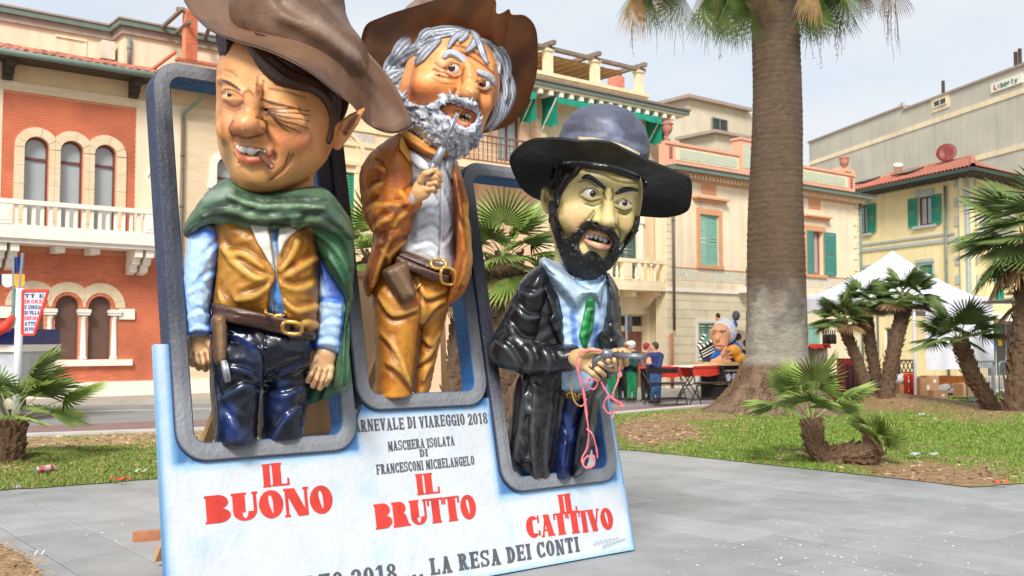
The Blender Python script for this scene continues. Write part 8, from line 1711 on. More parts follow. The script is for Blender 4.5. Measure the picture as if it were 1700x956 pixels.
small_palm('tall dark fan palm cut by the right edge of the photo', (1684, 688), (1716, 385), 22.5, 20, 146, 38, 'd', 19, 190, 5, gr, mid=(1698, 560), el0=-62, el1=70)
small_palm('second trunk at the right edge, in front of the steel barrier', (1712, 686), (1742, 480), 23.5, 15, 100, 10, 'd', 29, 100, 1, gr, mid=(1722, 590))
# the low palm in front: a shaggy upright trunk, and a trunk lying on the ground that ends in a small crown
pf = small_palm('low spreading fan palm with shaggy double trunk, in front of the tall palm', (1374, 770), (1347, 700), 14.3, 17, 138, 13, 'g', 20, 190, 0, None, mid=(1352, 735), el0=14, el1=76, pr=.52)
k_ = 14.3/FPX; q0 = P(1368, 762, 14.3); q1 = P(1405, 757, 14.2); q2 = P(1440, 752, 14.1); trunk_mesh([q0, q1, q2, P(1448, 742, 14.1)], [16*k_, 15*k_, 14*k_, 10*k_], 150, 16*k_, 8*k_, pf, 5)
_fs = [fan_mesh(.34, 20, 150, m_frond, .3, 41+i, petl=.22) for i in range(2)]
for i in range(9): a = random.uniform(-.9, .9); orient(_fs[i % 2], pf, P(1447, 744, 14.1), (.35*math.cos(i*2.4)+.12, .35*math.sin(i*2.4), .9 if i < 5 else .25), (math.cos(a), math.sin(a), .3))
# ------------------------------------------------------------------ the tall palm
def tall_palm():
 D = 23.5; k = D/FPX; base = G(1287, 690); cx = lambda px, py: P(px, py, D); t = thing('tall_palm', base, 'tall palm with thick ringed trunk, flared root base and hanging fronds', 'palm')
 m = mat('ringed_trunk', (1, 1, 1), .95, .22, 6, .35, 24, attr=True, stretch=(1.2, 1.2, 4), dirt=.25)
 prof = [(1288, -160, 37), (1288, 0, 38), (1288.5, 150, 39.5), (1289, 300, 43), (1289, 430, 47), (1289, 540, 49), (1289, 590, 51), (1288, 606, 55), (1287, 628, 64), (1286, 650, 76), (1286, 668, 94), (1286, 684, 122), (1286, 697, 160)]
 ys = np.arange(-160, 698, 3.); X = np.interp(ys, [p[1] for p in prof], [p[0] for p in prof]); R_ = np.interp(ys, [p[1] for p in prof], [p[2] for p in prof]); r = random.Random(4); n = 56; rings = []; C = []
 ph = 0
 for i, y in enumerate(ys):
  c = cx(X[i], y); rough = 0 if y < 600 else min((y-600)/50, 1); ring = []
  rg = (.45*math.sin(y*.62+.8*math.sin(y*.09))+.35*math.sin(y*1.31+2*math.sin(y*.05)))*(1 if y < 470 else .3)
  for j in range(n):
   a = 2*math.pi*j/n; lump = 1.1*math.sin(3*a+y*.013)+1.0*math.sin(5*a-y*.02)+rough*(4.5*math.sin(7*a+y*.05)+3.5*math.sin(13*a-y*.08)+r.uniform(-2, 2))+r.uniform(-.35, .35)
   if 500 < y < 590: lump += 2.2*(vnoise(a*2.2, y*.05, 1, 3)-.5)*2
   rr_ = (R_[i]+rg*(1-rough)*.8+lump)*k; ring.append(c+np.array([rr_*math.cos(a), rr_*math.sin(a), 0]))
   n1 = float(vnoise(a*1.6+3, y*.012, 1, 5)); n2 = float(vnoise(a*5, y*.25, 1, 6)); n3 = float(vnoise(a*.9+9, y*.02, 1.4, 15))
   lo = np.array(lin(98, 79, 62)); gy = np.array(lin(152, 144, 132)); br = np.array(lin(124, 100, 80)); g = np.clip((y-455+60*(n1-.5))/70, 0, 1)*np.clip((612-y)/14, 0, 1)
   col = lo*(.8+.4*n2)*(1-g)+gy*(.82+.36*n1)*g; b_ = np.clip((y-600)/18, 0, 1); col = col*(1-b_)+br*(.7+.6*n2)*b_
   col = col*(1-.34*np.clip((n3-.52)/.12, 0, 1)*np.clip((y-440)/30, 0, 1)*np.clip((575-y)/30, 0, 1))
   C.append(col)
  rings.append(ring)
 mb = MB(); mb.loft(rings[::-1]); o = mb.build('trunk', m, t, True); o.data.color_attributes.new('Col', 'FLOAT_COLOR', 'POINT'); CC = np.array(C).reshape(len(ys), n, 3)[::-1].reshape(-1, 3); o.data.color_attributes['Col'].data.foreach_set('color', np.c_[np.clip(CC, 0, 1), np.ones(len(CC))].astype(np.float32).ravel())
 rt = MB()
 for i in range(2600):
  a = random.uniform(0, 2*math.pi); y = random.uniform(604, 696); rr_ = np.interp(y, [p[1] for p in prof], [p[2] for p in prof])*k*1.02; c = cx(1287, y); A = c+np.array([rr_*math.cos(a), rr_*math.sin(a), 0]); dn = random.uniform(4, 12)*k; out = dn*np.interp(y, [604, 640, 696], [.3, .6, 2.]); B = c+np.array([(rr_+out)*math.cos(a+random.uniform(-.06, .06)), (rr_+out)*math.sin(a+random.uniform(-.06, .06)), -dn]); s = np.array([-math.sin(a), math.cos(a), 0])*.012; rt.add([A-s, A+s, B+s*.4, B-s*.4, (A+B)/2+np.array([math.cos(a), math.sin(a), 0.3])*.018], [(0, 1, 4), (1, 2, 4), (2, 3, 4), (3, 0, 4)])
 rt.build('root_fibres', m_base, t, kind='stuff')
 # crown, most of it above the picture
 top = cx(1288, -150); g1 = [fan_mesh(1.15, 30, 230, m_frondd, .25+.1*i, 60+i, petl=1.5) for i in range(3)]; g2 = [fan_mesh(1.1, 28, 200, m_fdry, .35, 70+i, petl=1.3) for i in range(2)]
 random.seed(77)
 for i in range(42):
  a = i*2.39996; el = math.radians(random.uniform(-8, 70)); d = np.array([math.cos(el)*math.cos(a), math.cos(el)*math.sin(a), math.sin(el)]); orient(g1[i % 3], t, top+np.array([0, 0, .3]), d, (0, 0, 1) if el < 1 else (-math.cos(a), -math.sin(a), .2), scale=random.uniform(.95, 1.2))
 # drooping and dead fans that hang into the picture
 spots = [(1062, -40, 1.0, 'y'), (1120, -44, 1.0, 'g'), (1085, -48, .9, 'y'), (1190, -40, 1.15, 'g'), (1215, -34, 1.15, 'g'), (1228, -52, 1.2, 'g'), (1172, -50, 1.0, 'y'), (1346, -42, 1.05, 'g'), (1366, -34, 1.1, 'g'), (1390, -40, 1.05, 'g'), (1350, -56, 1.0, 'y'), (1445, -62, .9, 'y'), (1478, -52, .9, 'y'), (1100, -60, .9, 'g'), (1300, -60, 1., 'y'), (1255, -66, 1., 'y'), (1418, -62, .9, 'g'), (1205, -50, 1.1, 'g'), (1238, -30, 1.1, 'g'), (1180, -34, 1.1, 'g'), (1336, -36, 1.1, 'g'), (1378, -50, 1.1, 'g'), (1108, -50, 1., 'y'), (1070, -52, 1., 'g')]
 hg = [fan_mesh(1.35, 30, 62, m_frondd, .02, 80+i, split=.3, petl=.2) for i in range(3)]; hy = [fan_mesh(1.3, 20, 50, m_fdry, .02, 90+i, split=.25, petl=.2) for i in range(3)]
 for i, (px, py, s, kd) in enumerate(spots):
  dd = random.uniform(-1.0, .9); f = P(px, py-2*s, D+dd); o = orient((hg if kd == 'g' else hy)[i % 3], t, f, (random.uniform(-.12, .12), random.uniform(-.15, .15), -1), (math.cos(i*1.9)*.5, -1, .1), scale=s)
  st = MB(); st.tube([top+np.array([0, 0, .2]), (top+f)/2+np.array([0, 0, .55]), f], [.03, .022, .014], 5); st.build('frond_stalk', m_petiole, t)
 th = MB()
 for i in range(70):
  px = random.choice((random.uniform(1035, 1150), random.uniform(1160, 1246), random.uniform(1330, 1400), random.uniform(1465, 1490))); y0 = random.uniform(-10, 50); l = random.uniform(20, 75); A = P(px, y0, D+random.uniform(-.6, .6)); pts = [A]
  for j in range(5): pts.append(pts[-1]+np.array([random.uniform(-.03, .03), random.uniform(-.03, .03), -l/5*k]))
  th.tube(pts, [.006, .006, .005, .005, .004, .002], 4, False)
  if i % 3 == 0:
   for j in range(5): q = pts[random.randint(2, 5)]; th.tube([q, q+np.array([random.uniform(-.09, .09), 0, random.uniform(-.12, -.02)])], [.006, .002], 4, False)
 th.build('hanging_threads', m_base, t, kind='stuff')
 random.seed(5)
tall_palm()
# ------------------------------------------------------------------ gazebo, stalls, people, float, litter
m_tent = mat('tent_white', lin(240, 240, 250), .6, .03, 3, trans=.0); m_ppole = mat('white_pole', lin(226, 230, 232), .4, .05, 6); m_steel2 = mat('galvanised_steel', lin(160, 170, 178), .35, .1, 8, metal=.6)
m_card = mat('cardboard', lin(192, 148, 108), .85, .1, 4, rnd=.12); m_redc = mat('red_cloth', lin(232, 64, 44), .65, .08, 5); m_blkm = mat('black_metal', lin(34, 34, 36), .4, .1, 8); m_dred = mat('dark_red_plastic', lin(140, 28, 30), .45, .1, 8); m_bott = mat('dark_bottle', lin(36, 26, 24), .12, .1, 9, coat=.4)
def one(mb, name, m, label, cat, group=None, smooth=False, base=None):
 V = np.array(mb.v); b = base if base is not None else np.array([*V[:, :2].mean(0), V[:, 2].min()]); return tag(mb.build(name, m, base=b, smooth=smooth), label, cat, group)
def gazebo():
 F_, R_, L_ = G(1521, 668), P(1652, 655, 31.8), P(1322, 655, 32.0); F_[2] = R_[2] = L_[2] = 0; B_ = L_+R_-F_; c = (F_+R_+L_+B_)/4; ze = P(1520, 488, 28.6)[2]-.0; zp = P(1470, 416, c[1])[2]
 t = thing('gazebo', F_, 'white peaked canopy tent standing behind the clump of palms', 'gazebo'); cor = [F_, R_, B_, L_]; mb = MB(); n = 12; rings = []
 for i in range(9):
  s = i/8; ring = []
  for a in range(4):
   p, q = cor[a], cor[(a+1) % 4]
   for j in range(n): f = j/n; e = p+(q-p)*f; sag = .12*math.sin(math.pi*f)*s; z = ze+(zp-ze)*(1-s)**1.45-sag*.5+.02*math.sin(f*9+s*7)*s; w = c+(e-c)*(s*(1-.035*math.sin(math.pi*f)*s)+.0); ring.append([w[0], w[1], z])
  rings.append(ring)
 mb.loft(rings[::-1]); mb.build('canopy', m_tent, t, True)
 mb = MB(); low = [[p[0]+.03*math.sin(k*1.3), p[1], p[2]-.42+.02*math.sin(k*.9)] for k, p in enumerate(rings[-1])]; mb.loft([low, rings[-1]]); mb.build('valance', m_tent, t, True)
 for p in cor: q = c+(p-c)*.985; mb = MB(); mb.tube([[q[0], q[1], 0], [q[0], q[1], ze-.05]], .045, 8); mb.build('pole', m_ppole, t)
 mb = MB(); u0, u1 = .13, .96; z1 = ze-.3; n = 26
 mb.loft([[np.array([*(F_+(R_-F_)*(u0+(u1-u0)*k/n))[:2], zz])+np.array([.05, .05, 0])+D2*.05*math.sin(k*.8+zz) for k in range(n+1)] for zz in (P(1580, 613, 30)[2], 1.5, 2.2, z1)], closed=False); mb.build('side_sheet', m_tent, t, True)
 for a, b in ((F_, R_), (F_, L_)): mb = MB(); mb.bar([*(c+(a-c)*.98)[:2], ze-.45], [*(c+(b-c)*.98)[:2], ze-.45], .04); mb.build('eave_rail', m_ppole, t)
gazebo()
def crate(px, py, w, h, D, label, m=m_card, cat='cardboard box', name='cardboard_box', rot=.2, group='cardboard boxes under the gazebo'):
 k = D/FPX; b = P(px, py, D); X = np.array([math.cos(rot), math.sin(rot), 0]); Y = np.array([-X[1], X[0], 0]); t = thing(name, b, label, cat, group); W, H_ = w*k, h*k
 MB().box(b+ZUP*H_/2, (W, W*.8, H_), X, Y).build('body', m, t)
 if name == 'cardboard_box':
  for s in (-1, 1): m2 = MB(); m2.box(b+ZUP*(H_+.006)+Y*s*W*.2, (W*.99, W*.395, .006), X, Y); m2.build('flap', m, t)
  MB().box(b+ZUP*H_*.62-Y*(W*.4+.003)+X*W*.15, (W*.22, .004, H_*.22), X, Y).build('paper_label', m_white, t)
 else:
  for s in (-1, 0, 1): MB().box(b+ZUP*H_*.5+X*s*W*.3-Y*(W*.4+.003), (W*.2, .006, H_*.7), X, Y).build('slat', m_blkm, t)
 return t
for a in ((1533, 668, 22, 40, 28.6, 'tall cardboard box beside the front pole of the gazebo'), (1556, 668, 26, 20, 28.4, 'low closed cardboard box right of the tall one, front row'), (1544, 646, 22, 22, 29.3, 'cardboard box with its flap up behind the low front box'), (1500, 664, 24, 26, 29.4, 'cardboard box left of the gazebo front pole'), (1606, 657, 34, 20, 29.6, 'tipped cardboard box beside the leaning palm')): crate(*a)
crate(1372, 668, 34, 44, 28.0, 'dark red plastic crate behind the low fan palm', m_dred, 'crate', 'plastic_crate', group='red crates under the gazebo'); crate(1410, 655, 30, 60, 30, 'dark red crate stack between the palm trunks', m_dred, 'crate', 'plastic_crate', group='red crates under the gazebo')
def table(p0, p1, D0, D1_, z, dep, cloth, label, skirt=.28, name='trestle_table', topm=None):
 a = P(*p0, D0); b = P(*p1, D1_); a[2] = b[2] = z; d = (b-a)/np.linalg.norm(b-a); nn = np.array([d[1], -d[0], 0]); L_ = np.linalg.norm(b-a); t = thing(name, [*((a+b)/2)[:2], 0], label, 'table'); MB().box((a+b)/2-nn*dep/2, (L_, dep, .04), d, nn).build('table_top', topm or cloth, t)
 n = 24; m2 = MB(); m2.loft([[a+d*L_*k/n+nn*(.012+.02*math.sin(k*1.4))+ZUP*(-skirt+.02*math.sin(k*.7)) for k in range(n+1)], [a+d*L_*k/n+nn*.01+ZUP*.022 for k in range(n+1)]], closed=False); m2.build('cloth_front', cloth, t, True)
 for s in (.06, .94):
  f = a+d*L_*s; g = f-nn*dep*.95
  for p, q in ((f, g), (g, f)): m3 = MB(); m3.tube([p-nn*.03+ZUP*-.03, [*(q-nn*.03)[:2], 0.02]], .016, 6); m3.build('leg', m_blkm, t)
  m3 = MB(); m3.tube([f+ZUP*-.55-nn*.2, g+ZUP*-.55+nn*.2], .014, 6); m3.build('cross_bar', m_blkm, t)
 return t
table((1094, 614), (1166, 612), 28.2, 30.2, .98, .7, m_redc, 'folding table with red cloth front, beside the man in the navy hoodie')
table((1150, 612), (1236, 610), 28.8, 31.2, 1.0, .7, m_redc, 'folding table with red cloth and white top, in front of the director caricature', topm=m_white)
for px, D in ((1084, 27.2), (1160, 27.6)):      # black folding chairs in front of the tables
 b = G(px+22, 673); k = D/FPX; t = thing('folding_chair', b, 'black folding chair nearest the man in the navy hoodie' if px < 1100 else 'black folding chair in front of the film strip pedestal', 'folding chair', 'folding chairs by the red tables'); w = .52; X = np.array([.9, .43, 0]); Y = np.array([-.43, .9, 0])
 for s in (-1, 1):
  o = b+X*s*w
  for p, q in ((o-Y*.25, o+Y*.2+ZUP*1.02), (o+Y*.28, o-Y*.15+ZUP*.62)): m2 = MB(); m2.tube([p+ZUP*.01, q], .016, 6); m2.build('leg', m_blkm, t)
 for z, y in ((.04, -.25), (.55, 0), (1.0, .2)): m2 = MB(); m2.tube([b-X*w+Y*y+ZUP*z, b+X*w+Y*y+ZUP*z], .015, 6); m2.build('cross_bar', m_blkm, t)
 MB().box(b+ZUP*.60, (w*1.9, .34, .04), X, Y).build('seat', m_blkm, t); MB().box(b+ZUP*.2-Y*.16, (w*1.7, .2, .05), X, Y).build('foot_board', m_blkm, t); (MB().box(b+ZUP*.92+Y*.18, (w*1.9, .03, .12), X, Y).build('backrest', m_blkm, t) if px < 1100 else None)
table((1536, 628), (1606, 622), 30, 31.5, .62, .8, mat('orange_cloth', lin(226, 130, 60), .7, .2, 6), 'table with orange printed cloth under the white tent sheet', .2)
t_ = table((1345, 571), (1378, 567), 29.2, 30.4, 1.62, .7, m_redc, 'tall counter with bright red cloth top beside the big palm trunk', .1, 'bar_counter'); MB().box(P(1362, 640, 30)*np.array([1, 1, 0])+ZUP*.8+D2*.2, (.62, .5, 1.55), D1, D2).build('cabinet', mat('grey_cabinet', lin(150, 138, 130), .6, .1, 5), t_)
for i in range(6):
 b = P(1368+i*3.6, 566+i*.4, 29.9+.06*(i % 3)); b[2] = 1.645; m2 = MB(); m2.lathe(b, [(.045, 0), (.05, .02), (.05, .22), (.02, .3), (.018, .4), (.022, .41)], 10); one(m2, 'wine_bottle', m_bott, 'dark wine bottles standing on the red topped counter', 'bottle', 'bottles on the counter', True)
def lattice():
 t = thing('lattice_rail', G(1488, 668), 'dark wooden lattice rail between the palms under the gazebo', 'lattice rail'); a, b = P(1478, 640, 30), P(1518, 640, 30); z0, z1 = P(1500, 618, 30)[2], P(1500, 598, 30)[2]; n = 6
 for z in (z0, z1): m2 = MB(); m2.bar([*a[:2], z], [*b[:2], z], .04); m2.build('rail', m_soffit, t)
 for k in range(n):
  for s in (0, 1): p = a+(b-a)*(k/n); q = a+(b-a)*((k+1)/n); m2 = MB(); m2.bar([p[0], p[1]+.02*s, z0 if s else z1], [q[0], q[1]+.02*s, z1 if s else z0], .03, .02); m2.build('slat', m_soffit, t)
 for p in (a, b): m2 = MB(); m2.bar([*p[:2], 0], [*p[:2], z1], .05); m2.build('post', m_soffit, t)
lattice()
m2 = MB(); m2.sphere(P(1484, 630, 29.5), (.38, .25, .17), 14, 8); o = one(m2, 'plastic_bag', mat('white_bag', lin(226, 226, 232), .5, .1, 9, .8, 14), 'white plastic bag heaped beside the palm trunks under the gazebo', 'plastic bag', None, True)
for i in range(2): b = P(1505+i*9, 668, 29.2); m2 = MB(); m2.lathe(b, [(.06, 0), (.06, .75), (.075, .78), (.075, .84)], 10); one(m2, 'red_post', m_redc, 'small red striped posts standing behind the gazebo front pole', 'post', 'red posts', True)
def barrier(px0, px1, D0, D1_, label):
 a, b = P(px0, 668, D0), P(px1, 664, D1_); a[2] = b[2] = .12; d = (b-a)/np.linalg.norm(b-a); L_ = np.linalg.norm(b-a); H_ = 1.05; t = thing('crowd_barrier', (a+b)/2-ZUP*.12, label, 'barrier', 'steel barriers by the gazebo'); q = rrect(0, L_, 0, H_, .12, 4); m2 = MB(); pts = [a+d*u+ZUP*v for u, v in q]; m2.tube(pts+[pts[0]], .025, 8, False); m2.build('frame', m_steel2, t, True); m3 = MB(); m3.tube([(0, 0, .01), (0, 0, H_-.01)], .009, 5); me = mesh_only(m3, m_steel2)
 for k in range(1, 17): inst(me, 'bar', a+d*L_*k/17, t)
 for s in (.12, .88): p = a+d*L_*s; nn = np.array([d[1], -d[0], 0]); m2 = MB(); m2.tube([p-ZUP*.1+nn*.3, p+ZUP*.02, p-ZUP*.1-nn*.3], .02, 6); m2.build('foot', m_steel2, t)
barrier(1606, 1652, 27.2, 28.4, 'steel crowd barrier left of the pair, in front of the white tent sheet'); barrier(1660, 1730, 27.4, 28.6, 'steel crowd barrier at the right edge, behind the tall dark palm')
def parasol():
 b = P(1712, 664, 29); t = thing('square_parasol', b*np.array([1, 1, 0]), 'flat dark grey parasol seen edge on at the right edge of the photo', 'parasol'); z = P(1690, 502, 29)[2]; m = mat('grey_canvas', lin(116, 112, 106), .8, .1, 5); m2 = MB(); m2.loft([[np.array([b[0]+sx*r, b[1]+sy*r, z+dz]) for sx, sy in ((-1, -1), (1, -1), (1, 1), (-1, 1))] for r, dz in ((.9, 0), (.92, .06), (.12, .2))], True); m2.build('canopy', m, t); m2 = MB(); m2.tube([b*np.array([1, 1, 0]), [b[0], b[1], z]], .03, 8); m2.build('pole', m_steel2, t)
parasol()
# ---- people
m_cloth = mat('clothes', (1, 1, 1), .8, .12, 9, .2, 40, attr=True)
def person(px, yf, h, D, label, top, legs, hair, face=-1, arm=0, cap_=None, shoe=(40, 36, 36)):
 base = P(px, yf, D); base[2] = 0; t = thing('person', base, label, 'person', 'people chatting in the street'); F = Figure(t, D); u = h/96.; y = lambda v: yf-v*u; c = Clay(px-24*u, yf-h*1.06, px+24*u, yf+2, -20*u, 20*u, .9*u); f = face
 for s in (-1, 1): c.path([(px+s*4*u, y(48), 0), (px+s*4.6*u-f*.6*u, y(26), -s*1.5), (px+s*5*u, y(4), s*2)], [6.2*u, 4.6*u, 3.3*u], 3*u); c.path([(px+s*5*u, y(2.6), s*2), (px+s*5*u+f*5.5*u, y(2), s*2-2)], [3*u, 2.2*u], 1.5*u)
 c.path([(px, y(46), 0), (px, y(60), 0), (px-f*1*u, y(75), 0)], [8.6*u, 9.2*u, 9.6*u], 3*u, sy=.75); c.path([(px-9*u, y(77), 0), (px+9*u, y(77), 0)], 4.6*u, 4*u); c.path([(px-f*.5*u, y(80), 0), (px+f*1.2*u, y(88), 0)], 3.6*u, 3*u)
 hx, hy = px+f*1.6*u, y(91.5); c.ell((hx, hy, 0), (5.6*u, 5.8*u, 7*u), k=1.5*u); c.ell((hx+f*5*u, hy+1*u, -1), (1.5*u, 1.2*u, 1.3*u), k=1*u); c.ell((hx+f*2*u, hy+4.4*u, 0), (3.6*u, 3.6*u, 3*u), k=2*u); hands = []
 for s in (-1, 1):
  if arm and s == f: pts = [(px+s*9*u, y(75), -5), (px+s*11*u, y(60), -9), (hx+f*9*u, y(70), -12)]
  elif arm: pts = [(px+s*9*u, y(75), 0), (px+s*6*u, y(58), -13), (px+f*11*u, y(66), -15)]
  else: pts = [(px+s*10.5*u, y(76), 0), (px+s*12.5*u, y(60), 0), (px+s*11*u+f*2*u, y(45), -3)]
  c.path(pts, [4.6*u, 4*u, 3*u], 2*u); q = pts[-1]; hands.append(q); c.ell((q[0], q[1]-(0 if arm else -2*u), q[2]), (2.6*u, 2.2*u, 3*u), k=1.5*u)
  for k in range(4): c.path([(q[0]+(k-1.5)*1.0*u, q[1]+(1 if not arm else -1)*2*u, q[2]), (q[0]+(k-1.5)*1.2*u, q[1]+(1 if not arm else -1)*5*u, q[2]-1)], .75*u, .3)
  c.path([(q[0]+f*1.5*u, q[1], q[2]-1), (q[0]+f*3.4*u, q[1]+1.5*u, q[2]-2)], .85*u, .4)
 V, Q = c.mesh(); k = 1/(1+V[:, 1]/FPX); X = 850+V[:, 0]*k; Y = (yf-(478-V[:, 2]*k))/u; col = np.where((Y < 47)[:, None], np.array(lin(*legs)), np.array(lin(*top))); col = np.where((Y < 5.5)[:, None], np.array(lin(*shoe)), col); sk = np.array(lin(216, 160, 132)); col = np.where((Y > 83)[:, None], sk, col)
 for q in hands: col = np.where((np.hypot(X-q[0], (yf-q[1])/u*u-Y*u) < 4.6*u)[:, None], sk, col)
 F.link('body', V, Q, m_cloth, cols=col); hh = Clay(px-16*u, yf-h*1.1, px+16*u, y(80), -14*u, 14*u, .9*u); hh.ell((hx-f*1.2*u, hy-1.5*u, 0), (6.3*u, 6.6*u, 7*u), k=1); hh.ell((hx+f*6*u, hy+4*u, 0), (6.5*u, 9*u, 7.2*u), k=1.5, op='cut')
 if cap_: hh.ell((hx, hy-4*u, 0), (8*u, 8*u, 5*u), k=2)
 F.part('hair', hh, m_cloth, hair)
person(1017, 666, 94, 28.5, 'person in green trousers behind the revolver hand, leftmost of the group', (40, 96, 70), (18, 112, 70), (90, 60, 40), 1)
person(1034, 664, 92, 28.8, 'person in navy jacket and black trousers wearing a fluffy brown wig', (40, 46, 92), (28, 26, 30), (176, 120, 76), 1, cap_=1)
person(1049, 665, 95, 28.7, 'person in dark green coat and green trousers with a white fluffy hat', (22, 62, 56), (20, 118, 74), (232, 228, 224), -1, 1, cap_=1)
person(1073, 664, 92, 28.9, 'red haired woman in brown coat facing the man in the navy hoodie', (112, 84, 80), (40, 34, 36), (150, 44, 52), 1, 1)
person(1088, 669, 98, 28.2, 'balding man in navy hoodie and blue jeans eating beside the red table', (38, 50, 100), (58, 88, 134), (70, 58, 54), -1, 1)
# ---- small caricature group of a film director
def director():
 D = 30.5; b = P(1204, 664, D); b[2] = 0; t = thing('director_caricature', b, 'papier mache bust of a white haired director on a film strip pedestal', 'carnival figure'); F = Figure(t, D); k = F.k; zt = P(1200, 603, D)[2]; X, Y = D1, D2
 MB().box(b+ZUP*(zt*.5-.02), (1.15, .9, zt-.08), X, Y).build('pedestal', mat('black_cloth', lin(30, 28, 32), .8, .1, 6), t); MB().box(b+ZUP*(zt+.0), (1.45, 1.2, .1), X, Y).build('base_board', mat('tan_board', lin(206, 176, 120), .6, .1, 6), t); MB().box(b+ZUP*.48, (1.3, 1.05, .06), X, Y).build('trim', _M['tan_board'], t)
 for z in (zt*.62,):
  for i in range(4): q = b-Y*.465+X*(-.42+.28*i)+ZUP*z; MB().lathe(q, [(.12, 0), (.12, .012)], 12, X, ZUP, -Y).build('film_picture', mat('grey_print', lin(186, 188, 200), .6, .3, 8), t)
  for i in range(11):
   for s in (-1, 1): MB().box(b-Y*.455+X*(-.5+.1*i)+ZUP*(z+s*.2), (.05, .012, .05), X, Y).build('sprocket_hole', m_white, t)
 c = Clay(1150, 520, 1260, 612, -45, 45, 1.1); c.ell((1196, 556, -2), (17, 17, 20), k=1); c.ell((1195, 572, -8), (13, 13, 12), k=6); c.ell((1191, 562, -21), (4, 5, 5.5), k=4); c.path([(1184, 573, -17), (1192, 576, -20), (1201, 573, -17)], 1.4, 1, 'cut')
 for x in (1184, 1199): c.ell((x, 553, -21), (4, 3, 2), k=2, op='cut'); c.path([(x-5, 549, -19), (x+5, 549, -19)], 1.5, 1)
 c.path([(1198, 585, 0), (1200, 600, 0)], [9, 10], 5); F.part('head', c, m_skinp, (236, 172, 128), [([(1184, 549), (1189, 549)], 2, (120, 90, 70), .8), ([(1196, 549), (1204, 549)], 2, (120, 90, 70), .8), ([(1184, 553)], 2, (50, 34, 30), 1.), ([(1199, 553)], 2, (50, 34, 30), 1.), ([(1184, 574), (1201, 574)], 2, (170, 84, 70), .8)])
 h = Clay(1160, 510, 1240, 590, -45, 45, 1.3); h.ell((1203, 550, 8), (20, 19, 23), k=1); h.ell((1190, 568, -14), (16, 22, 28), k=3, op='cut'); h.wobble(.8, 8, 1); F.part('hair', h, m_matt, (232, 232, 236))
 s = Clay(1155, 560, 1250, 612, -40, 40, 1.3); s.puff([(1186, 566), (1200, 582), (1222, 568), (1232, 582), (1236, 602), (1170, 602), (1174, 584)], 0, 16, 20, k=2); F.part('jacket', s, m_paint, (36, 110, 206), [([(1176, 596), (1180, 580)], 5, (24, 50, 120), .8), ([(1196, 578), (1204, 602)], 3, (222, 226, 236), .9)])
 fingers_hand(F, 'hand', (1180, 572, 1226, 612), -26, [(1196, 598), (1204, 590)], [6, 6], [((1204, 588), (1208, 582), (1212, 580)), ((1206, 591), (1212, 587), (1216, 586)), ((1207, 595), (1213, 593), (1217, 593)), ((1206, 599), (1211, 599), (1215, 600))], [(1200, 588), (1202, 581), (1206, 577)], wrist=(1184, 600), fr=(2.6, 2.4, 2), th=(2.8, 2.4, 2), cols=((226, 164, 124), (150, 96, 70), (240, 190, 150)))
 o = Clay(1195, 560, 1250, 612, -50, 20, 1.2); o.ell((1218, 582, -24), (12, 9, 10), k=1); o.ell((1228, 594, -22), (10, 8, 9), k=4); F.part('orange_toy', o, m_paint, (240, 164, 50), [([(1208, 584)], 4, (226, 90, 70), .8)])
 A = lambda x, y, z=-18: F.w((x, y, z)); m2 = MB(); m2.bar(A(1158, 578), A(1184, 566), 1.8*k, 26*k, up=FV); 
 cb = MB(); cb.poly([(1160, 580), (1183, 566), (1188, 590), (1166, 598)], lambda x, y, d: A(x, y, -18+d), 3, 0); cb.build('clapperboard', m_blkm, t)
 for i in range(3): q = MB(); q.poly([(1164+1.4*i, 586+4*i-2), (1184+i, 573+4.6*i), (1184.3+i, 574.4+4.6*i), (1164.4+1.4*i, 587.4+4*i-2)], lambda x, y, d: A(x, y, -19+d), .6, 0); q.build('chalk_line', m_white, t)
 for j, (x0, y0, x1, y1) in enumerate(((1158, 576, 1171, 553), (1160, 579, 1183, 564))):
  q = MB(); q.bar(A(x0, y0, -20), A(x1, y1, -20), 4.6*k, 2*k, up=FV); q.build('clap_stick', m_blkm, t)
  for i in range(4): f = (i+.5)/4; q = MB(); q.bar(A(x0+(x1-x0)*(f-.06), y0+(y1-y0)*(f-.06), -20.2), A(x0+(x1-x0)*(f+.07), y0+(y1-y0)*(f+.07), -20.2), 4.8*k, 2.4*k, up=FV); q.build('white_stripe', m_white, t)
 nrm = np.array([-.5, -.85, .1]); nrm /= np.linalg.norm(nrm); x_ = np.cross(nrm, ZUP); x_ /= np.linalg.norm(x_); y_ = np.cross(x_, nrm); rc = A(1225, 574, 8); R_ = 27*k
 def rf(u, v, d): return rc+x_*u+y_*v+nrm*d
 holes = [[(R_*.56*math.cos(a)+R_*.24*math.cos(b_), R_*.56*math.sin(a)+R_*.24*math.sin(b_)) for b_ in np.linspace(0, 6.283, 10, endpoint=False)] for a in np.linspace(.3, 6.583, 5, endpoint=False)]
 q = MB(); q.poly([(R_*math.cos(a), R_*math.sin(a)) for a in np.linspace(0, 6.283, 32, endpoint=False)], rf, -.05, .0, holes); q.build('film_reel', mat('reel_tan', lin(196, 176, 150), .5, .15, 8), t); q = MB(); q.lathe(rc-nrm*.2, [(R_*.97, 0), (R_*.97, .12)], 24, x_, y_, nrm); q.build('film_roll', mat('film_brown', lin(84, 62, 48), .4, .2, 20), t)
 q = MB(); q.box(A(1248, 600, 0), (.5, .3, .22), x_, np.cross(ZUP, x_)); q.build('wooden_block', m_card, t)
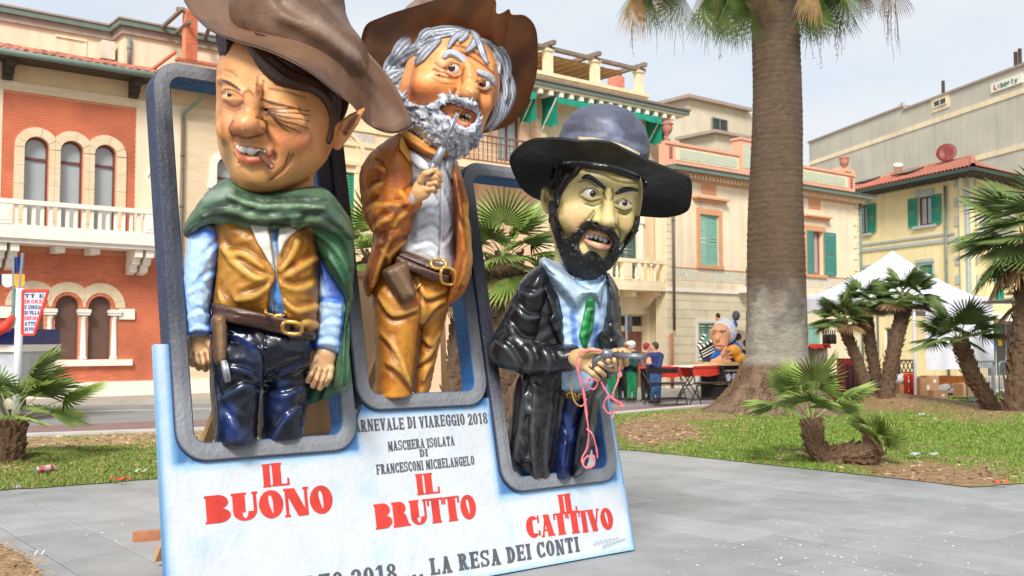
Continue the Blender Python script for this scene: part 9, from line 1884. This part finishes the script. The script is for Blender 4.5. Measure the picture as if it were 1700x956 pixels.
 for (x, y, r_, c_) in ((1192, 524, 4, (30, 28, 30)), (1190, 528, 3, (240, 170, 50)), (1222, 524, 7, (92, 96, 108)), (1220, 538, 5, (40, 110, 200))): q = MB(); q.sphere(A(x, y, 4), (r_*k, r_*k, r_*k*1.2), 10, 7); q.build('trinket', mat('trinket_%d_%d' % (x, y), lin(*c_), .5), t, True)
 q = MB(); q.tube([A(1220, 570, 12), A(1221, 530, 6)], .03, 6); q.build('trinket_rod', m_blkm, t)
director()
# ---- street sign seen from behind, carnival float at the left edge
b = G(1041, 660); t = thing('road_sign', b, 'grey road sign post seen from the back, by the brown entrance door', 'road sign'); zz = P(1041, 522, b[1])[2]; m2 = MB(); m2.tube([b, [b[0], b[1], zz]], .035, 8); m2.build('post', m_steel2, t); MB().box([b[0]+.06, b[1]+.05, zz-.28], (.3, .03, .5), D2, D1).build('sign_plate', mat('sign_back', lin(82, 86, 92), .5), t)
def carnival_float():
 D = 22.; W = lambda x, y, d=0: P(x, y, D+d); g = W(10, 690); g[2] = 0; t = thing('carnival_float', g, 'carnival float lorry with scalloped bunting, flag and blue skirt, cut by the left edge', 'carnival float'); k = D/FPX; nv = lin(34, 48, 120)
 def panel(x0, y0, x1, y1, dep, m, name, d=0): a, c = W(x0, y1, d), W(x1, y0, d); MB().box([(a[0]+c[0])/2, (a[1]+c[1])/2+dep/2, (a[2]+c[2])/2], (c[0]-a[0], dep, c[2]-a[2])).build(name, m, t)
 mbl = mat('float_blue', nv, .5, .1, 4); panel(-150, 545, 24, 572, 2.2, mbl, 'side_band'); panel(-150, 572, 26, 584, 2.2, m_white, 'lettered_band', .01); panel(-150, 584, 22, 636, 2.0, mat('float_grey', lin(186, 190, 194), .4, .15, 4), 'body', .05); panel(-150, 636, 32, 652, 2.3, mat('float_blue2', lin(44, 84, 170), .5, .1, 4), 'bumper', -.02); panel(-150, 652, 30, 657, 2.2, m_white, 'trim', -.01)
 wc = W(16, 670, -.1); q = MB(); q.lathe(wc+np.array([0, .25, 0]), [(.12, 0), (.24, .0), (.26, .03), (.26, .2), (.24, .24), (.1, .24)], 20, (1, 0, 0), (0, 0, 1), (0, -1, 0)); wo = q.build('wheel', mat('tyre', lin(62, 58, 54), .8), t); q = MB(); q.lathe(wc+np.array([0, 0.0, 0]), [(.13, 0), (.12, .03), (.04, .05)], 16, (1, 0, 0), (0, 0, 1), (0, -1, 0)); q.build('rim', mat('rim_tan', lin(186, 170, 146), .5), wo)
 q = MB(); q.tube([W(26, 690, -.1)*np.array([1, 1, 0]), W(34, 478, -.1)], .085, 10); q.build('pole', m_ppole, t, True); q = MB(); q.tube([W(33, 478), W(38, 420)], .035, 8); q.build('flag_staff', m_steel2, t); q = MB(); q.tube([W(21, 545), W(23, 424)], .03, 8); q.build('flag_staff', m_steel2, t)
 q = MB(); q.loft([[W(22+12*j/6, y+1.2*math.sin(j), .03*math.sin(j*1.4)) for j in range(7)] for y in (452, 426)], closed=False); q.build('flag', mbl, t, True)
 for i, c_ in enumerate(((40, 44, 66), (226, 218, 206), (240, 166, 50))):
  x0 = -16+19*i; q = MB(); q.poly([(x0, 455), (x0+19, 455), (x0+19, 468)]+[(x0+9.5+9.5*math.cos(a), 468+9*math.sin(a)) for a in np.linspace(.3, 2.84, 8)]+[(x0, 468)], lambda x, y, d: W(x, y, d), .03, -.02); q.build('bunting_scallop', mat('bunting_%d' % i, lin(*c_), .7), t)
 q = MB(); q.tube([W(-30, 552, -.2), W(-4, 548, -.25), (W(10, 542, -.25)), W(22, 524, -.2)], [.13, .13, .11, .05], 10); q.build('red_horn', m_redc, t, True); panel(22, 480, 31, 540, .3, mat('mint', lin(120, 196, 160), .6), 'mint_panel', .1)
 s = thing('carnival_sign', W(40, 555, -.2), 'tapered white sign with red border and crowded blue lettering hanging on the float pole', 'sign'); sh = [(38, 482), (80, 482), (57, 555), (37, 555)]
 f = lambda x, y, d: W(x, y, -.2+d); q = MB(); q.poly(sh, f, .04, 0); q.build('sign_board', mat('sign_white', lin(214, 216, 236), .6), s)
 for i in range(4): a, c = sh[i], sh[(i+1) % 4]; q = MB(); q.bar(f(*a, -.012), f(*c, -.012), .035, .05); q.build('border', m_redc, s)
 mi = mat('sign_ink', lin(44, 46, 92), .6); y = 488
 for tx, red in (('TTYE', 0), ('IRORE', 1), ('E SORRIA', 0), ('DI VILLA', 0), ('EMPORI', 1), ('ATTE', 0), ('DI PIU', 0)):
  x0 = 41; x1 = 76-(y-482)*.30; it = []; cx_ = 0; q = MB(); lay = 0
  for ch in tx:
   if ch == ' ': cx_ += .3; continue
   pl, w = stroke_letter(ch, .2, .14, .03); it.append((cx_, pl)); cx_ += w+.12
  kx = (x1-x0)/cx_
  for o_, pl in it:
   for p in pl: lay += 1; q.poly([(x0+(o_+u)*kx, y+6.4*(1-v)-(u*.0)) for u, v in p], f, None, -.006-.0003*(lay % 7))
  q.build('lettering', m_redc if red else mi, s); y += 9.2
carnival_float()
# ---- litter
def can():
 a, b = P(60, 795, 12.9), P(90, 788, 13.1); a[2] = b[2] = .1; d = (b-a)/np.linalg.norm(b-a); x = np.cross(d, ZUP); x /= np.linalg.norm(x); y = np.cross(x, d); L_ = np.linalg.norm(b-a); t = thing('drink_can', (a+b)/2-ZUP*.04, 'dented red and white drink can lying in the left grass', 'can'); r = L_*.2; MB().lathe(a, [(r*.8, 0), (r, L_*.06), (r, L_*.94), (r*.8, L_)], 16, x, y, d).build('body', mat('can_red', lin(214, 74, 66), .35, .5, 16, col2=lin(226, 200, 196)), t, True); MB().lathe(a-d*.004, [(r*.7, 0), (r*.78, .006)], 14, x, y, d).build('lid', m_steel2, t)
can()
def bit(px, py, w, h, c, label, name='paper_scrap', cat='litter', z=.06):
 p = G(px, py, z); k = p[1]/FPX; q = MB(); n = 6; q.loft([[p+np.array([w*k*(i/n-.5), h*k*2.2*(j-.5), .02+.02*math.sin(i*1.9+j*2+px)]) for i in range(n+1)] for j in (0, 1)], closed=False); one(q, name, mat('scrap_%d_%d_%d' % c, lin(*c), .7), label, cat, 'litter on the lawn and plaza')
bit(1545, 674, 24, 7, (236, 96, 98), 'flat pinkish red plastic sheet in the grass before the gazebo', z=.12); bit(1530, 689, 9, 3, (230, 230, 238), 'small white paper scrap in the grass below the pinkish red sheet', z=.1); bit(1660, 802, 26, 4, (236, 90, 60), 'orange red strip on the soil at the lower right corner of the lawn'); bit(1528, 755, 58, 5, (168, 176, 172), 'pale grey board lying in the grass right of the low palm', 'board', z=.09); bit(200, 797, 34, 4, (220, 72, 56), 'red ribbon scrap at the edge of the left lawn'); bit(66, 921, 20, 2.5, (240, 240, 244), 'white cigarette-like paper stick on the paving near the twigs', z=.012); bit(30, 810, 8, 5, (236, 226, 232), 'white crumpled tissue at the edge of the left lawn', z=.08); bit(236, 783, 22, 4, (222, 214, 202), 'pale scrap of paper in the left grass beside the board', z=.08)
def confetti():
 q = MB(); cs = [lin(240, 240, 244), lin(236, 220, 130), lin(160, 190, 226), lin(236, 170, 180)]; r = random.Random(8)
 for i in range(300):
  px, py = (r.gauss(1400, 130), r.gauss(915, 34)) if i < 190 else (r.uniform(0, 1700), r.uniform(812, 955)); p = G(px, py, .006); s = r.uniform(.004, .009); a = r.random()*6.28; x = np.array([math.cos(a), math.sin(a), 0])*s; y = np.array([-math.sin(a), math.cos(a), .25])*s
  q.cm = 0 if r.random() < .75 else r.randint(1, 3); q.add([p-x-y*.3+ZUP*.004, p+x-y*.3+ZUP*.003, p+x+y+ZUP*.005, p-x+y+ZUP*.004], [(0, 1, 2, 3)])
 o = q.build('confetti', [mat('confetti_%d' % i, c, .7) for i, c in enumerate(cs)]); tag(o, 'tiny pale paper confetti scattered over the paving', 'confetti', kind='stuff')
confetti()
